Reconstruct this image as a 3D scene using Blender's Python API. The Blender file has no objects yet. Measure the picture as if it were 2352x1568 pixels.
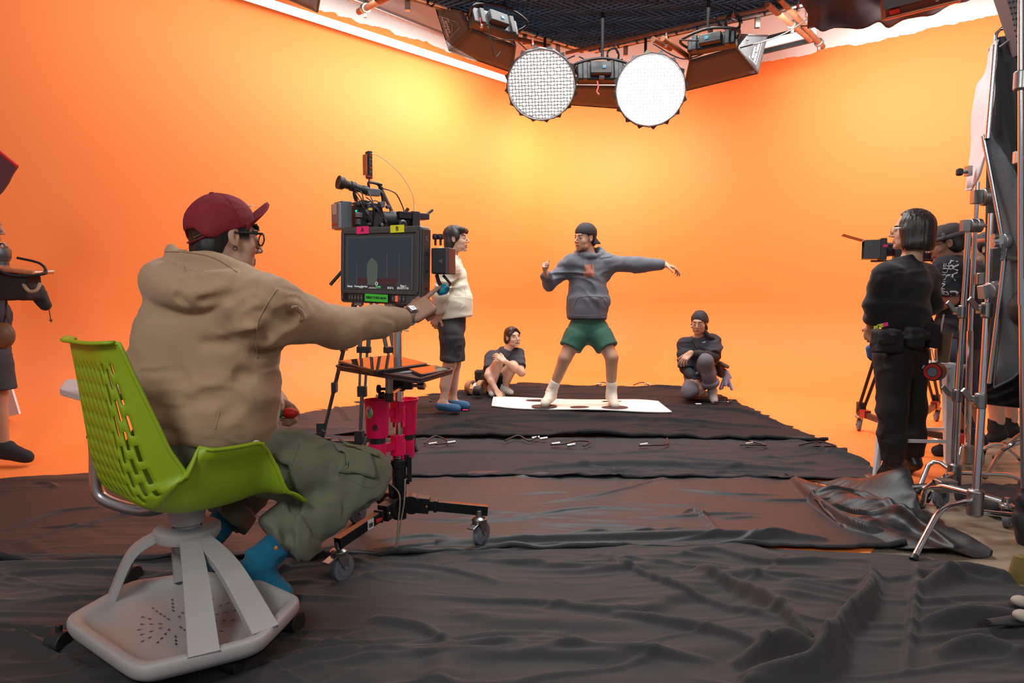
import bpy, bmesh, math, random, time
import numpy as np
from mathutils import Vector, Matrix
T00 = time.time()
sc = bpy.context.scene
COL = sc.collection
# ---------------- camera -------------------------------------------------
CAM_H = 1.10; PITCH = math.radians(4.0); FPX = 1568.0
cd = bpy.data.cameras.new('camera'); cam = bpy.data.objects.new('camera', cd); COL.objects.link(cam)
cam.location = (0, 0, CAM_H); cam.rotation_euler = (math.pi/2 - PITCH, 0, 0)
cd.sensor_width = 36.0; cd.lens = 36.0*FPX/2352.0; cd.clip_start = 0.05; cd.clip_end = 60
sc.camera = cam
sc.view_settings.view_transform = 'Standard'; sc.view_settings.look = 'None'
sc.view_settings.gamma = 1; sc.view_settings.use_curve_mapping = False
sc.view_settings.exposure = 0.0
sc.cycles.use_denoising = True
sc.cycles.max_bounces = 7; sc.cycles.diffuse_bounces = 4; sc.cycles.glossy_bounces = 3
sc.cycles.sample_clamp_indirect = 6
# ---------------- world ---------------------------------------------------
w = bpy.data.worlds.new('world'); sc.world = w; w.use_nodes = True
w.node_tree.nodes['Background'].inputs[0].default_value = (0.80, 0.88, 1.0, 1)
w.node_tree.nodes['Background'].inputs[1].default_value = 0.26
# ---------------- large lights (softbox lamps and added fill) ----------------------------
def area(name, loc, target, size, power, color=(1, 1, 1), sy=None, spread=180):
    l = bpy.data.lights.new(name, 'AREA'); l.energy = power; l.color = color
    l.shape = 'RECTANGLE'; l.size = size; l.size_y = sy or size; l.spread = math.radians(spread)
    o = bpy.data.objects.new(name, l); COL.objects.link(o); o.location = loc
    d = Vector(target) - Vector(loc); o.rotation_euler = d.to_track_quat('-Z', 'Y').to_euler()
    return o
CYC = (1.0, 0.97, 0.92)
area('cyc_light', (-.85, 6.85, 3.65), (-2.3, 7.7, 1.6), 2.6, 74, CYC, 0.7)
area('cyc_light', (0.05, 7.9, 3.5), (-.75, 8.9, 1.9), 1.2, 26, CYC, 0.5)  # extra lamp added to fill a dark gap on the left wall
area('cyc_light', (-2.35, 5.3, 3.9), (-3.7, 6.3, 1.8), 1.6, 20, CYC, 0.5)
area('cyc_light', (3.0, 6.6, 3.75), (4.2, 7.9, 2.0), 1.7, 95, CYC, 0.5)
area('cyc_light', (4.1, 5.2, 3.9), (5.4, 6.9, 2.0), 1.7, 100, CYC, 0.5)
area('cyc_light', (1.1, 8.6, 3.3), (1.15, 10.3, 1.8), 1.2, 62, CYC, 0.4)
area('overhead_fill', (0.8, 6.3, 3.85), (0.8, 6.6, 0), 2.4, 110, (1, 0.97, 0.94), 2.0, 130)  # overhead lamps are soft fill added under the unlit canopy
area('overhead_fill', (0.4, 4.3, 3.85), (0.2, 2.4, 0), 1.0, 105, (0.93, 0.97, 1.0), 1.0)
area('back_fill', (-1.6, -1.2, 3.4), (-0.6, 3.2, 0.8), 1.2, 85, (0.95, 0.98, 1.0), 1.0)  # lamps behind the camera are unseen fill, added to brighten the foreground
area('back_fill', (2.6, -1.0, 3.0), (1.6, 4.5, 0.8), 1.2, 40, (0.95, 0.98, 1.0), 1.0)
# ---------------- pixel helpers (rays of the camera onto real planes) --------
CP, SP = math.cos(PITCH), math.sin(PITCH)
def ray(px, py):
    a = (px-1176)/FPX; b = (784-py)/FPX
    return np.array([a, CP + b*SP, -SP + b*CP])
def PY(px, py, Y):
    r = ray(px, py); return r*(Y/r[1]) + np.array([0, 0, CAM_H])
def PZ(px, py, z=0.0):
    r = ray(px, py); return r*((z-CAM_H)/r[2]) + np.array([0, 0, CAM_H])
V3 = lambda *a: np.array(a, float)
def nrm(v):
    v = np.asarray(v, float); return v/(np.linalg.norm(v)+1e-12)
# ---------------- objects and tags -------------------------------------------
def tag(o, label=None, cat=None, group=None, kind=None):
    if label: o['label'] = label
    if cat: o['category'] = cat
    if group: o['group'] = group
    if kind: o['kind'] = kind
    return o
def empty(name, loc, label=None, cat=None, group=None):
    o = bpy.data.objects.new(name, None); COL.objects.link(o); o.location = loc
    o.empty_display_size = 0.1
    return tag(o, label, cat, group)
def absloc(o):
    l = Vector(o.location)
    while o.parent: o = o.parent; l = l + Vector(o.location)
    return l
def link(name, me, parent=None, mats=None, bevel=0, smooth=None, solid=0, seg=2, sub=0):
    if mats is not None:
        for m in (mats if isinstance(mats, (list, tuple)) else [mats]): me.materials.append(m)
    o = bpy.data.objects.new(name, me); COL.objects.link(o)
    if parent is not None:
        o.parent = parent
        l = absloc(parent)
        if l.length > 0: me.transform(Matrix.Translation(-l))
    if smooth is not None:
        me.polygons.foreach_set('use_smooth', [True]*len(me.polygons))
        if smooth < 179: me.set_sharp_from_angle(angle=math.radians(smooth))
    if solid:
        m = o.modifiers.new('solid', 'SOLIDIFY'); m.thickness = solid; m.offset = 0
    if bevel:
        m = o.modifiers.new('bevel', 'BEVEL'); m.width = bevel; m.segments = seg; m.limit_method = 'ANGLE'; m.angle_limit = math.radians(35)
        m.harden_normals = True
    if sub:
        m = o.modifiers.new('sub', 'SUBSURF'); m.levels = sub; m.render_levels = sub
    return o
def frame_from(d, up=(0, 0, 1)):
    d = nrm(d); up = np.asarray(up, float)
    if abs(d@nrm(up)) > .98: up = V3(1, 0, 0) if abs(d[0]) < .9 else V3(0, 1, 0)
    x = nrm(np.cross(up, d)); y = np.cross(d, x)
    return x, y, d
class MB:
    """collects shapes for ONE mesh"""
    def __init__(s): s.v = []; s.f = []; s.m = []
    def add(s, vs, fs, mi=0):
        n = len(s.v); s.v += [tuple(map(float, p)) for p in vs]
        s.f += [tuple(n+i for i in f) for f in fs]; s.m += [mi]*len(fs); return s
    def box(s, c, size, ax=None, mi=0):
        c = np.asarray(c, float); hx, hy, hz = [q/2 for q in size]
        if ax is None: ax = (V3(1, 0, 0), V3(0, 1, 0), V3(0, 0, 1))
        x, y, z = [np.asarray(a, float) for a in ax]
        vs = [c+x*i*hx+y*j*hy+z*k*hz for k in (-1, 1) for j in (-1, 1) for i in (-1, 1)]
        return s.add(vs, [(0, 2, 3, 1), (4, 5, 7, 6), (0, 1, 5, 4), (2, 6, 7, 3), (0, 4, 6, 2), (1, 3, 7, 5)], mi)
    def bar(s, a, b, w, h=None, up=(0, 0, 1), mi=0):
        a = np.asarray(a, float); b = np.asarray(b, float)
        x, y, d = frame_from(b-a, up)
        return s.box((a+b)/2, (w, h or w, np.linalg.norm(b-a)), (x, y, d), mi)
    def cyl(s, a, b, r, r2=None, n=16, caps=True, mi=0):
        return s.tube([a, b], [r, r if r2 is None else r2], n, caps, mi)
    def tube(s, path, r, n=10, caps=True, mi=0, closed=False, flat=None):
        P = [np.asarray(p, float) for p in path]; m = len(P)
        R = [r]*m if np.isscalar(r) else list(r)
        vs = []; fs = []
        prev = None
        for i in range(m):
            if closed: t = nrm(P[(i+1) % m]-P[i-1])
            else: t = nrm(P[min(i+1, m-1)]-P[max(i-1, 0)])
            if prev is None: x, y, _ = frame_from(t)
            else:
                x = nrm(prev - t*(prev@t)); y = np.cross(t, x)
            prev = x
            for k in range(n):
                a = 2*math.pi*k/n
                fy = 1 if flat is None else flat
                vs.append(P[i]+x*math.cos(a)*R[i]+y*math.sin(a)*R[i]*fy)
        mm = m if closed else m-1
        for i in range(mm):
            for k in range(n):
                j = (i+1) % m
                fs.append((i*n+k, i*n+(k+1) % n, j*n+(k+1) % n, j*n+k))
        if caps and not closed:
            fs.append(tuple(range(n-1, -1, -1))); fs.append(tuple((m-1)*n+k for k in range(n)))
        return s.add(vs, fs, mi)
    def lathe(s, c, prof, axis=(0, 0, 1), n=24, mi=0, caps=True):
        c = np.asarray(c, float); x, y, d = frame_from(axis)
        vs = []; fs = []
        for (r, h) in prof:
            for k in range(n):
                a = 2*math.pi*k/n; vs.append(c+d*h+(x*math.cos(a)+y*math.sin(a))*r)
        m = len(prof)
        for i in range(m-1):
            for k in range(n): fs.append((i*n+k, i*n+(k+1) % n, (i+1)*n+(k+1) % n, (i+1)*n+k))
        if caps: fs.append(tuple(range(n-1, -1, -1))); fs.append(tuple((m-1)*n+k for k in range(n)))
        return s.add(vs, fs, mi)
    def ball(s, c, r, n=12, ax=None, mi=0):
        c = np.asarray(c, float); r = V3(r, r, r) if np.isscalar(r) else np.asarray(r, float)
        if ax is None: ax = np.eye(3)
        ax = [np.asarray(a, float) for a in ax]
        vs = [c+ax[2]*r[2]]; fs = []
        for i in range(1, n):
            t = math.pi*i/n
            for k in range(2*n):
                a = math.pi*k/n
                vs.append(c+ax[0]*r[0]*math.sin(t)*math.cos(a)+ax[1]*r[1]*math.sin(t)*math.sin(a)+ax[2]*r[2]*math.cos(t))
        vs.append(c-ax[2]*r[2]); N = 2*n
        for k in range(N): fs.append((0, 1+k, 1+(k+1) % N))
        for i in range(n-2):
            for k in range(N): fs.append((1+i*N+k, 1+(i+1)*N+k, 1+(i+1)*N+(k+1) % N, 1+i*N+(k+1) % N))
        L = len(vs)-1
        for k in range(N): fs.append((L, 1+(n-2)*N+(k+1) % N, 1+(n-2)*N+k))
        return s.add(vs, fs, mi)
    def prism(s, pts, d, mi=0):
        """pts: outline (3d, ordered), d: extrusion vector"""
        P = [np.asarray(p, float) for p in pts]; n = len(P); d = np.asarray(d, float)
        vs = P+[p+d for p in P]
        fs = [tuple(range(n-1, -1, -1)), tuple(range(n, 2*n))]+[(i, (i+1) % n, n+(i+1) % n, n+i) for i in range(n)]
        return s.add(vs, fs, mi)
    def grid(s, G, mi=0):
        G = np.asarray(G, float); a, b = G.shape[:2]
        vs = G.reshape(-1, 3)
        fs = [(i*b+j, (i+1)*b+j, (i+1)*b+j+1, i*b+j+1) for i in range(a-1) for j in range(b-1)]
        return s.add(vs, fs, mi)
    def build(s, name, mats, parent=None, smooth=40, **kw):
        me = bpy.data.meshes.new(name); me.from_pydata(s.v, [], s.f)
        if any(s.m): me.polygons.foreach_set('material_index', s.m)
        bm = bmesh.new(); bm.from_mesh(me); bmesh.ops.recalc_face_normals(bm, faces=bm.faces); bm.to_mesh(me); bm.free()
        return link(name, me, parent, mats, smooth=smooth, **kw)
def spline(pts, n=8, closed=False):
    P = [np.asarray(p, float) for p in pts]; m = len(P); out = []
    rng = range(m if closed else m-1)
    for i in rng:
        if closed: p0, p1, p2, p3 = P[i-1], P[i], P[(i+1) % m], P[(i+2) % m]
        else: p0, p1, p2, p3 = P[max(i-1, 0)], P[i], P[i+1], P[min(i+2, m-1)]
        for k in range(n):
            t = k/n
            out.append(.5*((2*p1)+(p2-p0)*t+(2*p0-5*p1+4*p2-p3)*t*t+(3*p1-p0-3*p2+p3)*t**3))
    if not closed: out.append(P[-1])
    return out
def rrect(w, h, r, n=4):
    out = []
    for cx, cy, a0 in ((w/2-r, h/2-r, 0), (-w/2+r, h/2-r, 90), (-w/2+r, -h/2+r, 180), (w/2-r, -h/2+r, 270)):
        for k in range(n+1):
            a = math.radians(a0+90*k/n); out.append((cx+r*math.cos(a), cy+r*math.sin(a)))
    return out
# ---------------- materials ---------------------------------------------------
MATS = {}
def mat(name, color, rough=.6, metal=0, bump=0, bscale=60, sheen=0, var=0, vscale=8, emit=None, estr=0, spec=None, coat=0, stretch=None, alpha=None, sss=0, trans=0):
    if name in MATS: return MATS[name]
    m = bpy.data.materials.new(name); m.use_nodes = True; nt = m.node_tree; N = nt.nodes; L = nt.links
    b = N['Principled BSDF']; c = tuple(color)+(1,)
    b.inputs['Base Color'].default_value = c; b.inputs['Roughness'].default_value = rough; b.inputs['Metallic'].default_value = metal
    if spec is not None: b.inputs['Specular IOR Level'].default_value = spec
    if sheen: b.inputs['Sheen Weight'].default_value = sheen; b.inputs['Sheen Roughness'].default_value = .5
    if coat: b.inputs['Coat Weight'].default_value = coat; b.inputs['Coat Roughness'].default_value = .1
    if sss: b.inputs['Subsurface Weight'].default_value = sss; b.inputs['Subsurface Scale'].default_value = .01
    if trans: b.inputs['Transmission Weight'].default_value = trans
    if alpha is not None: b.inputs['Alpha'].default_value = alpha
    if emit: b.inputs['Emission Color'].default_value = tuple(emit)+(1,); b.inputs['Emission Strength'].default_value = estr
    if bump or var:
        tc = N.new('ShaderNodeTexCoord'); mp = N.new('ShaderNodeMapping'); L.new(tc.outputs['Object'], mp.inputs[0])
        if stretch: mp.inputs['Scale'].default_value = stretch
    if bump:
        n = N.new('ShaderNodeTexNoise'); n.inputs['Scale'].default_value = bscale; n.inputs['Detail'].default_value = 4; L.new(mp.outputs[0], n.inputs[0])
        bp = N.new('ShaderNodeBump'); bp.inputs['Strength'].default_value = bump; bp.inputs['Distance'].default_value = .004
        L.new(n.outputs[0], bp.inputs['Height']); L.new(bp.outputs[0], b.inputs['Normal'])
    if var:
        n = N.new('ShaderNodeTexNoise'); n.inputs['Scale'].default_value = vscale; n.inputs['Detail'].default_value = 3; L.new(mp.outputs[0], n.inputs[0])
        mx = N.new('ShaderNodeMix'); mx.data_type = 'RGBA'
        mx.inputs[6].default_value = tuple(q*(1-var) for q in color)+(1,); mx.inputs[7].default_value = tuple(min(1, q*(1+var)) for q in color)+(1,)
        L.new(n.outputs[0], mx.inputs[0]); L.new(mx.outputs[2], b.inputs['Base Color'])
    MATS[name] = m; return m
def SR(r, g, b):
    return tuple(((x/255)/12.92 if x/255 < .04045 else ((x/255+.055)/1.055)**2.4) for x in (r, g, b))
chrome = mat('chrome', (.72, .72, .74), .16, 1)
steel = mat('cast_steel', (.34, .33, .32), .38, 1, bump=.1)
dsteel = mat('dark_steel', (.12, .12, .125), .4, .8)
blackm = mat('black_metal', (.012, .012, .013), .42, .2)
blackp = mat('black_plastic', (.018, .018, .02), .45)
rubber = mat('black_rubber', (.015, .015, .015), .7)
greyrub = mat('grey_rubber', (.16, .17, .2), .6)
rust = mat('rusty_pipe', (.30, .12, .06), .6, .2, var=.4, vscale=20)
white = mat('white_paint', (.8, .8, .8), .5)
red = mat('red_plastic', (.6, .02, .015), .45)
# ---------------- writing ------------------------------------------------------
def text_mesh(txt, h, o, right, up, lift=0.0006, thick=0.0004, bold=0):
    cu = bpy.data.curves.new('t', 'FONT'); cu.body = txt; cu.size = h; cu.align_x = 'CENTER'; cu.align_y = 'CENTER'; cu.extrude = thick; cu.offset = bold
    cu.resolution_u = 3
    ob = bpy.data.objects.new('t', cu); COL.objects.link(ob)
    dg = bpy.context.evaluated_depsgraph_get(); me = bpy.data.meshes.new_from_object(ob.evaluated_get(dg))
    bpy.data.objects.remove(ob)
    right = nrm(right); up = nrm(up); n = np.cross(right, up); o = np.asarray(o, float)
    vs = [o+right*v.co.x+up*v.co.y+n*(v.co.z+lift) for v in me.vertices]; fs = [tuple(p.vertices) for p in me.polygons]
    bpy.data.meshes.remove(me)
    return vs, fs
def writing(name, txt, h, o, right, up, m, parent, lift=.0006, bold=0):
    vs, fs = text_mesh(txt, h, o, right, up, lift, bold=bold)
    b = MB(); b.add(vs, fs); return b.build(name, m, parent, smooth=None)
# ================= the studio: cyclorama, floor, ceiling =========================
KX, KY = 1.166, 10.5
aL, aR = math.radians(44.1), math.radians(52)
dL = V3(-math.sin(aL), -math.cos(aL), 0); dR = V3(math.sin(aR), -math.cos(aR), 0)     # from the corner towards us
K0 = V3(KX, KY, 0)
nL = V3(-dL[1], dL[0], 0); nL = nL if nL@V3(0.5, -1, 0) > 0 else -nL                     # inward normals
nR = V3(-dR[1], dR[0], 0); nR = nR if nR@V3(0, -1, 0) > 0 else -nR
FR = 1.3
half = math.acos(max(-1, min(1, float(dL@dR))))/2
tl = FR/math.tan(half)
bis = nrm(dL+dR); cc = K0+bis*FR/math.sin(half)
plan = []
for t in np.linspace(11.5, tl, 40): plan.append((K0+dL*t, nL))
a0 = math.atan2(-nL[1], -nL[0]); a1 = math.atan2(-nR[1], -nR[0])
if a1 > a0: a1 -= 2*math.pi
for q in np.linspace(a0, a1, 14)[1:-1]:
    u = V3(math.cos(q), math.sin(q), 0); plan.append((cc+u*FR, -u))
for t in np.linspace(tl, 11.5, 40): plan.append((K0+dR*t, nR))
CR = 1.0; Z0 = .004; CEIL = 4.85
prof = [(CR+.12, Z0)]+[(CR-CR*math.sin(q), Z0+CR-CR*math.cos(q)) for q in np.linspace(0, math.pi/2, 14)]+[(0, z) for z in np.linspace(1.3, CEIL, 6)]
G = [[p+n*off+V3(0, 0, z) for (off, z) in prof] for (p, n) in plan]
mw = bpy.data.materials.new('orange_cyclorama_paint'); mw.use_nodes = True
nt = mw.node_tree; N = nt.nodes; L = nt.links; bs = N['Principled BSDF']
geo = N.new('ShaderNodeNewGeometry'); sx = N.new('ShaderNodeSeparateXYZ'); L.new(geo.outputs['Position'], sx.inputs[0])
nz = N.new('ShaderNodeTexNoise'); nz.inputs['Scale'].default_value = 3.5; nz.inputs['Detail'].default_value = 9; nz.inputs['Roughness'].default_value = .62; L.new(geo.outputs['Position'], nz.inputs[0])
ma = N.new('ShaderNodeMath'); ma.operation = 'MULTIPLY_ADD'; ma.inputs[1].default_value = .16; L.new(nz.outputs[0], ma.inputs[0]); L.new(sx.outputs[2], ma.inputs[2])
gt = N.new('ShaderNodeMath'); gt.operation = 'GREATER_THAN'; gt.inputs[1].default_value = 4.11; L.new(ma.outputs[0], gt.inputs[0])
mx = N.new('ShaderNodeMix'); mx.data_type = 'RGBA'; ORANGE = (.90, .235, .055, 1)
mx.inputs[6].default_value = ORANGE; mx.inputs[7].default_value = (.82, .80, .80, 1)
L.new(gt.outputs[0], mx.inputs[0]); L.new(mx.outputs[2], bs.inputs['Base Color']); bs.inputs['Roughness'].default_value = .6
bs.inputs['Specular IOR Level'].default_value = .25
b = MB(); b.grid(G); cyc = b.build('wall_back', mw, smooth=180); tag(cyc, kind='structure')
# painted studio floor (orange) with its edge towards the bare floor on the right
def floorpoly(name, px, m, z):
    b = MB(); P = [p if len(p) == 3 else PZ(p[0], p[1], z) for p in px]; P = [V3(p[0], p[1], z) for p in P]
    b.add(P, [tuple(range(len(P)))]); o = b.build(name, m, smooth=None); tag(o, kind='structure'); return o
inner = [p+n*(CR*.75) for (p, n) in plan]
eA = PZ(2352, 915); eB = PZ(2085, 1185)
dd = eB-eA
pts = [V3(*q) for q in inner]
# stop the right side at the floor edge line
def side(p): return (p[0]-eA[0])*dd[1]-(p[1]-eA[1])*dd[0]
s0 = side(inner[0])
keep = [p for p in pts if side(p)*s0 > 0]
i0 = next(i for i in range(len(pts)//2, len(pts)) if side(pts[i])*s0 <= 0); u_ = side(pts[i0-1])/(side(pts[i0-1])-side(pts[i0])); far_r = pts[i0-1]+(pts[i0]-pts[i0-1])*u_; keep = pts[:i0]
near_r = eB+dd*1.0
mf = mat('orange_floor_paint', ORANGE[:3], .5, spec=.3, var=.03, vscale=3, bump=.05, bscale=15)
poly = keep+[far_r, near_r, V3(1.0, 0.6, 0), V3(-6.5, 0.6, 0)]
P_ = [V3(p[0], p[1], .005) for p in poly]; b = MB(); b.add(P_+[V3(.6, 3.2, .005)], [(i, (i+1) % len(P_), len(P_)) for i in range(len(P_))]); tag(b.build('floor_orange', mf, smooth=None), kind='structure')
mb_ = bpy.data.materials.new('beige_vinyl_floor'); mb_.use_nodes = True; nt = mb_.node_tree; N = nt.nodes; L = nt.links; bs = N['Principled BSDF']
tc = N.new('ShaderNodeTexCoord'); mp = N.new('ShaderNodeMapping'); mp.inputs['Rotation'].default_value = (0, 0, .12); mp.inputs['Scale'].default_value = (1, 7, 1); L.new(tc.outputs['Object'], mp.inputs[0])
n1 = N.new('ShaderNodeTexNoise'); n1.inputs['Scale'].default_value = 2.2; n1.inputs['Detail'].default_value = 6; L.new(mp.outputs[0], n1.inputs[0])
cr = N.new('ShaderNodeValToRGB'); cr.color_ramp.elements[0].position = .35; cr.color_ramp.elements[0].color = (.20, .155, .105, 1); cr.color_ramp.elements[1].position = .62; cr.color_ramp.elements[1].color = (.31, .25, .18, 1)
L.new(n1.outputs[0], cr.inputs[0]); L.new(cr.outputs[0], bs.inputs['Base Color']); bs.inputs['Roughness'].default_value = .35
floorpoly('floor', [(-14, -4, 0), (14, -4, 0), (14, 16, 0), (-14, 16, 0)], mb_, 0)
lp = [PZ(2310, 958, .007), PZ(2215, 1052, .007)]
b = MB(); dv = nrm(lp[1]-lp[0]); sd = V3(-dv[1], dv[0], 0)*.02
b.add([lp[0]-sd, lp[0]+sd, lp[1]+sd, lp[1]-sd], [(0, 1, 2, 3)]); tag(b.build('trim_floor_line', mat('pale_line', (.6, .52, .42), .6), smooth=None), kind='structure')
floorpoly('ceiling', [(-14, -4, 0), (14, -4, 0), (14, 16, 0), (-14, 16, 0)], mat('ceiling_white', (.82, .83, .84), .8), CEIL)
# ---- pale rail along the upper left wall; its glow is added, it is no lamp
def onwall(px, py, left=True, off=0.0):
    d, n = (dL, nL) if left else (dR, nR)
    r = ray(px, py); o = K0+n*off
    t = (o@n)/(r@n) if False else ((o-V3(0, 0, CAM_H))@n)/(r@n)
    return r*t+V3(0, 0, CAM_H)
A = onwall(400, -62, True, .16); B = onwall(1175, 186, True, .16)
b = MB(); b.bar(A, B, .085, .06); tag(b.build('wall_rail', mat('rail_glow_white', (.9, .9, .9), .5, emit=(1, .98, .95), estr=.9), bevel=.01), 'long straight white rail with an added glow along the top of the left wall', 'wall rail')

# ================= fabric helper noise ============================================
rs = np.random.RandomState(7)
_LAT = rs.rand(32, 32, 32)
def vnoise(P):
    P = np.asarray(P, float); I = np.floor(P).astype(int); f = P-I; f = f*f*(3-2*f)
    I0 = I % 32; I1 = (I+1) % 32
    x0, y0, z0 = I0[..., 0], I0[..., 1], I0[..., 2]; x1, y1, z1 = I1[..., 0], I1[..., 1], I1[..., 2]
    fx, fy, fz = f[..., 0], f[..., 1], f[..., 2]
    a = _LAT[x0, y0, z0]*(1-fx)+_LAT[x1, y0, z0]*fx; b_ = _LAT[x0, y1, z0]*(1-fx)+_LAT[x1, y1, z0]*fx
    c = _LAT[x0, y0, z1]*(1-fx)+_LAT[x1, y0, z1]*fx; d = _LAT[x0, y1, z1]*(1-fx)+_LAT[x1, y1, z1]*fx
    return (a*(1-fy)+b_*fy)*(1-fz)+(c*(1-fy)+d*fy)*fz*1.0
def segdist(X, Y, poly):
    best = np.full(X.shape, 1e9); tt = np.zeros(X.shape)
    n = len(poly)-1
    for i in range(n):
        a = poly[i][:2]; b_ = poly[i+1][:2]; ab = b_-a; L2 = ab@ab+1e-12
        t = np.clip(((X-a[0])*ab[0]+(Y-a[1])*ab[1])/L2, 0, 1)
        d = np.hypot(X-a[0]-ab[0]*t, Y-a[1]-ab[1]*t)
        m = d < best; best = np.where(m, d, best); tt = np.where(m, (i+t)/n, tt)
    return best, tt
SHEETS = {}
def sheet(name, far, near, z, m, label, group=None, du=.014, wr=1.0, ridges=(), seed=0, rag=0.0, edge=.0, wdir=0.0, solid=.004, zfun=None, xr=None, thin=0):
    """far / near: polylines on the floor (pixels or points); a rumpled sheet between them"""
    F = [PZ(*p) if len(p) == 2 else V3(*p) for p in far]; Nn = [PZ(*p) if len(p) == 2 else V3(*p) for p in near]
    def resamp(P, n):
        P = np.array(P); s = np.r_[0, np.cumsum(np.linalg.norm(np.diff(P, axis=0), axis=1))]
        q = np.linspace(0, s[-1], n); return np.stack([np.interp(q, s, P[:, k]) for k in range(3)], 1)
    ln = max(np.linalg.norm(F[-1]-F[0]), np.linalg.norm(Nn[-1]-Nn[0])); nu = int(ln/du)+2
    dp = max(np.linalg.norm(F[0]-Nn[0]), np.linalg.norm(F[-1]-Nn[-1]), np.linalg.norm(F[len(F)//2]-Nn[len(Nn)//2])); nv = int(dp/du)+2
    A = resamp(F, nu); B = resamp(Nn, nu); t = np.linspace(0, 1, nv)[:, None, None]
    G = A[None]*(1-t)+B[None]*t
    X, Y = G[..., 0].copy(), G[..., 1].copy()
    if rag:
        e = np.minimum(t[..., 0], 1-t[..., 0]); k = np.exp(-(e*nv*du/.05)**2)
        q = np.stack([X*18+seed, Y*0+seed*3.3, X*0], -1); q2 = np.stack([X*3+seed, Y*0+seed*1.7, X*0], -1)
        Y += k*rag*(vnoise(q)-.5+1.4*(vnoise(q2)-.5))*2
        u = np.linspace(0, 1, nu)[None, :]; e2 = np.minimum(u, 1-u); k2 = np.exp(-(e2*ln/.05)**2)
        q = np.stack([Y*14+seed, X*0+seed*2.3, X*0], -1)
        X += k2*rag*(vnoise(q)-.5)*2.5
    ca, sa = math.cos(wdir), math.sin(wdir)
    U = X*ca+Y*sa; W = -X*sa+Y*ca
    wa = vnoise(np.stack([U*1.1+seed, W*1.6, U*0+seed], -1)); wb = vnoise(np.stack([U*2.3+5+seed, W*3, U*0+2*seed], -1))
    Z = np.zeros(X.shape)
    f1 = vnoise(np.stack([U*1.2+wa*1.5, W*5.5+wb*1.5+wa*1.6, U*0+seed*.7], -1))
    f2 = vnoise(np.stack([U*3.2+wb*1.5, W*16+wa*3, U*0+seed*.3+9], -1))
    amp = np.clip(vnoise(np.stack([U*1.3+3, W*2.2, U*0+seed+4], -1))*2-.55, .12, 1)
    Z += wr*amp*(.019*np.abs(2*f1-1)**1.0*(f1 > 0)+.0042*(1-np.abs(2*f2-1)))
    g1 = (.5+.5*np.cos(2*math.pi*2.2*f1))**2.4; g2 = (.5+.5*np.cos(2*math.pi*2.0*f2))**1.8; amp2 = np.clip(amp*1.5-.15, .03, 1)
    Z = wr*(.026*amp2*g1+.0045*(.3+amp)*g2+.008*wa)
    for rd in ridges:
        poly, wd, ht = rd[:3]
        P = [PZ(*p) if len(p) == 2 else V3(*p) for p in poly]; P = spline(P, 6)
        d, tt = segdist(X, Y, P)
        tp = np.sin(np.clip(tt, .0, 1)*math.pi)**.5 if len(rd) < 4 else np.ones(X.shape)
        wv = .75*wd*(.8+.5*vnoise(np.stack([X*6, Y*6, X*0+seed+1], -1)))
        Z += 1.15*ht*tp*np.exp(-(d/wv)**2)*(.85+.3*wb)
    rt = np.random.RandomState(seed+99)
    for _ in range(thin):
        cx = rt.uniform(X.min(), X.max()); cy = rt.uniform(Y.min(), Y.max()); L_ = rt.uniform(.25, 1.1); an = rt.normal(0, .22)+wdir+(rt.rand() < .12)*rt.uniform(-.7, .7)
        s_ = np.linspace(-.5, .5, 6); P = [V3(cx+math.cos(an)*L_*q+0, cy+math.sin(an)*L_*q+.05*L_*math.sin(q*5+an*9), 0) for q in s_]
        wd = rt.uniform(.006, .016); ht = wd*rt.uniform(.7, 1.25); d, tt = segdist(X, Y, P)
        Z += ht*np.sin(np.clip(tt, 0, 1)*math.pi)**.8*np.exp(-(d/wd)**2)
    if edge:
        e = t[..., 0]; en = np.exp(-(((1-e)*dp-.02)/.022)**2); Z += edge*en*(.5+vnoise(np.stack([X*7, Y*0, X*0+seed], -1)))
    if zfun is not None: Z = zfun(X, Y, Z, t[..., 0]+0*X)
    G = np.stack([X, Y, Z+z], -1)
    b = MB(); b.grid(G[::-1]); o = b.build(name, m, smooth=180, solid=solid)
    tag(o, label, 'fabric', group); return o
def fabric(name, col, rough, sheen=.3, spec=.3, weave=0.25, satin=0):
    m = mat(name, col, rough, bump=weave, bscale=220, sheen=sheen*.25, spec=spec*.6, var=.12, vscale=2.5)
    return m
fb1 = fabric('black_backdrop_fabric', (.010, .010, .0115), .85, .12)
fb2 = fabric('charcoal_backdrop_fabric', (.024, .024, .027), .8, .25)
fb3 = fabric('black_satin_fabric', (.017, .017, .0185), .52, .15, .55)
fb4 = fabric('faded_black_fabric', (.037, .035, .035), .72, .35)
fb6 = fabric('deep_black_satin', (.010, .009, .010), .38, .1, .5)
fb5 = fabric('plum_black_fabric', (.034, .026, .029), .7, .25)
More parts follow.
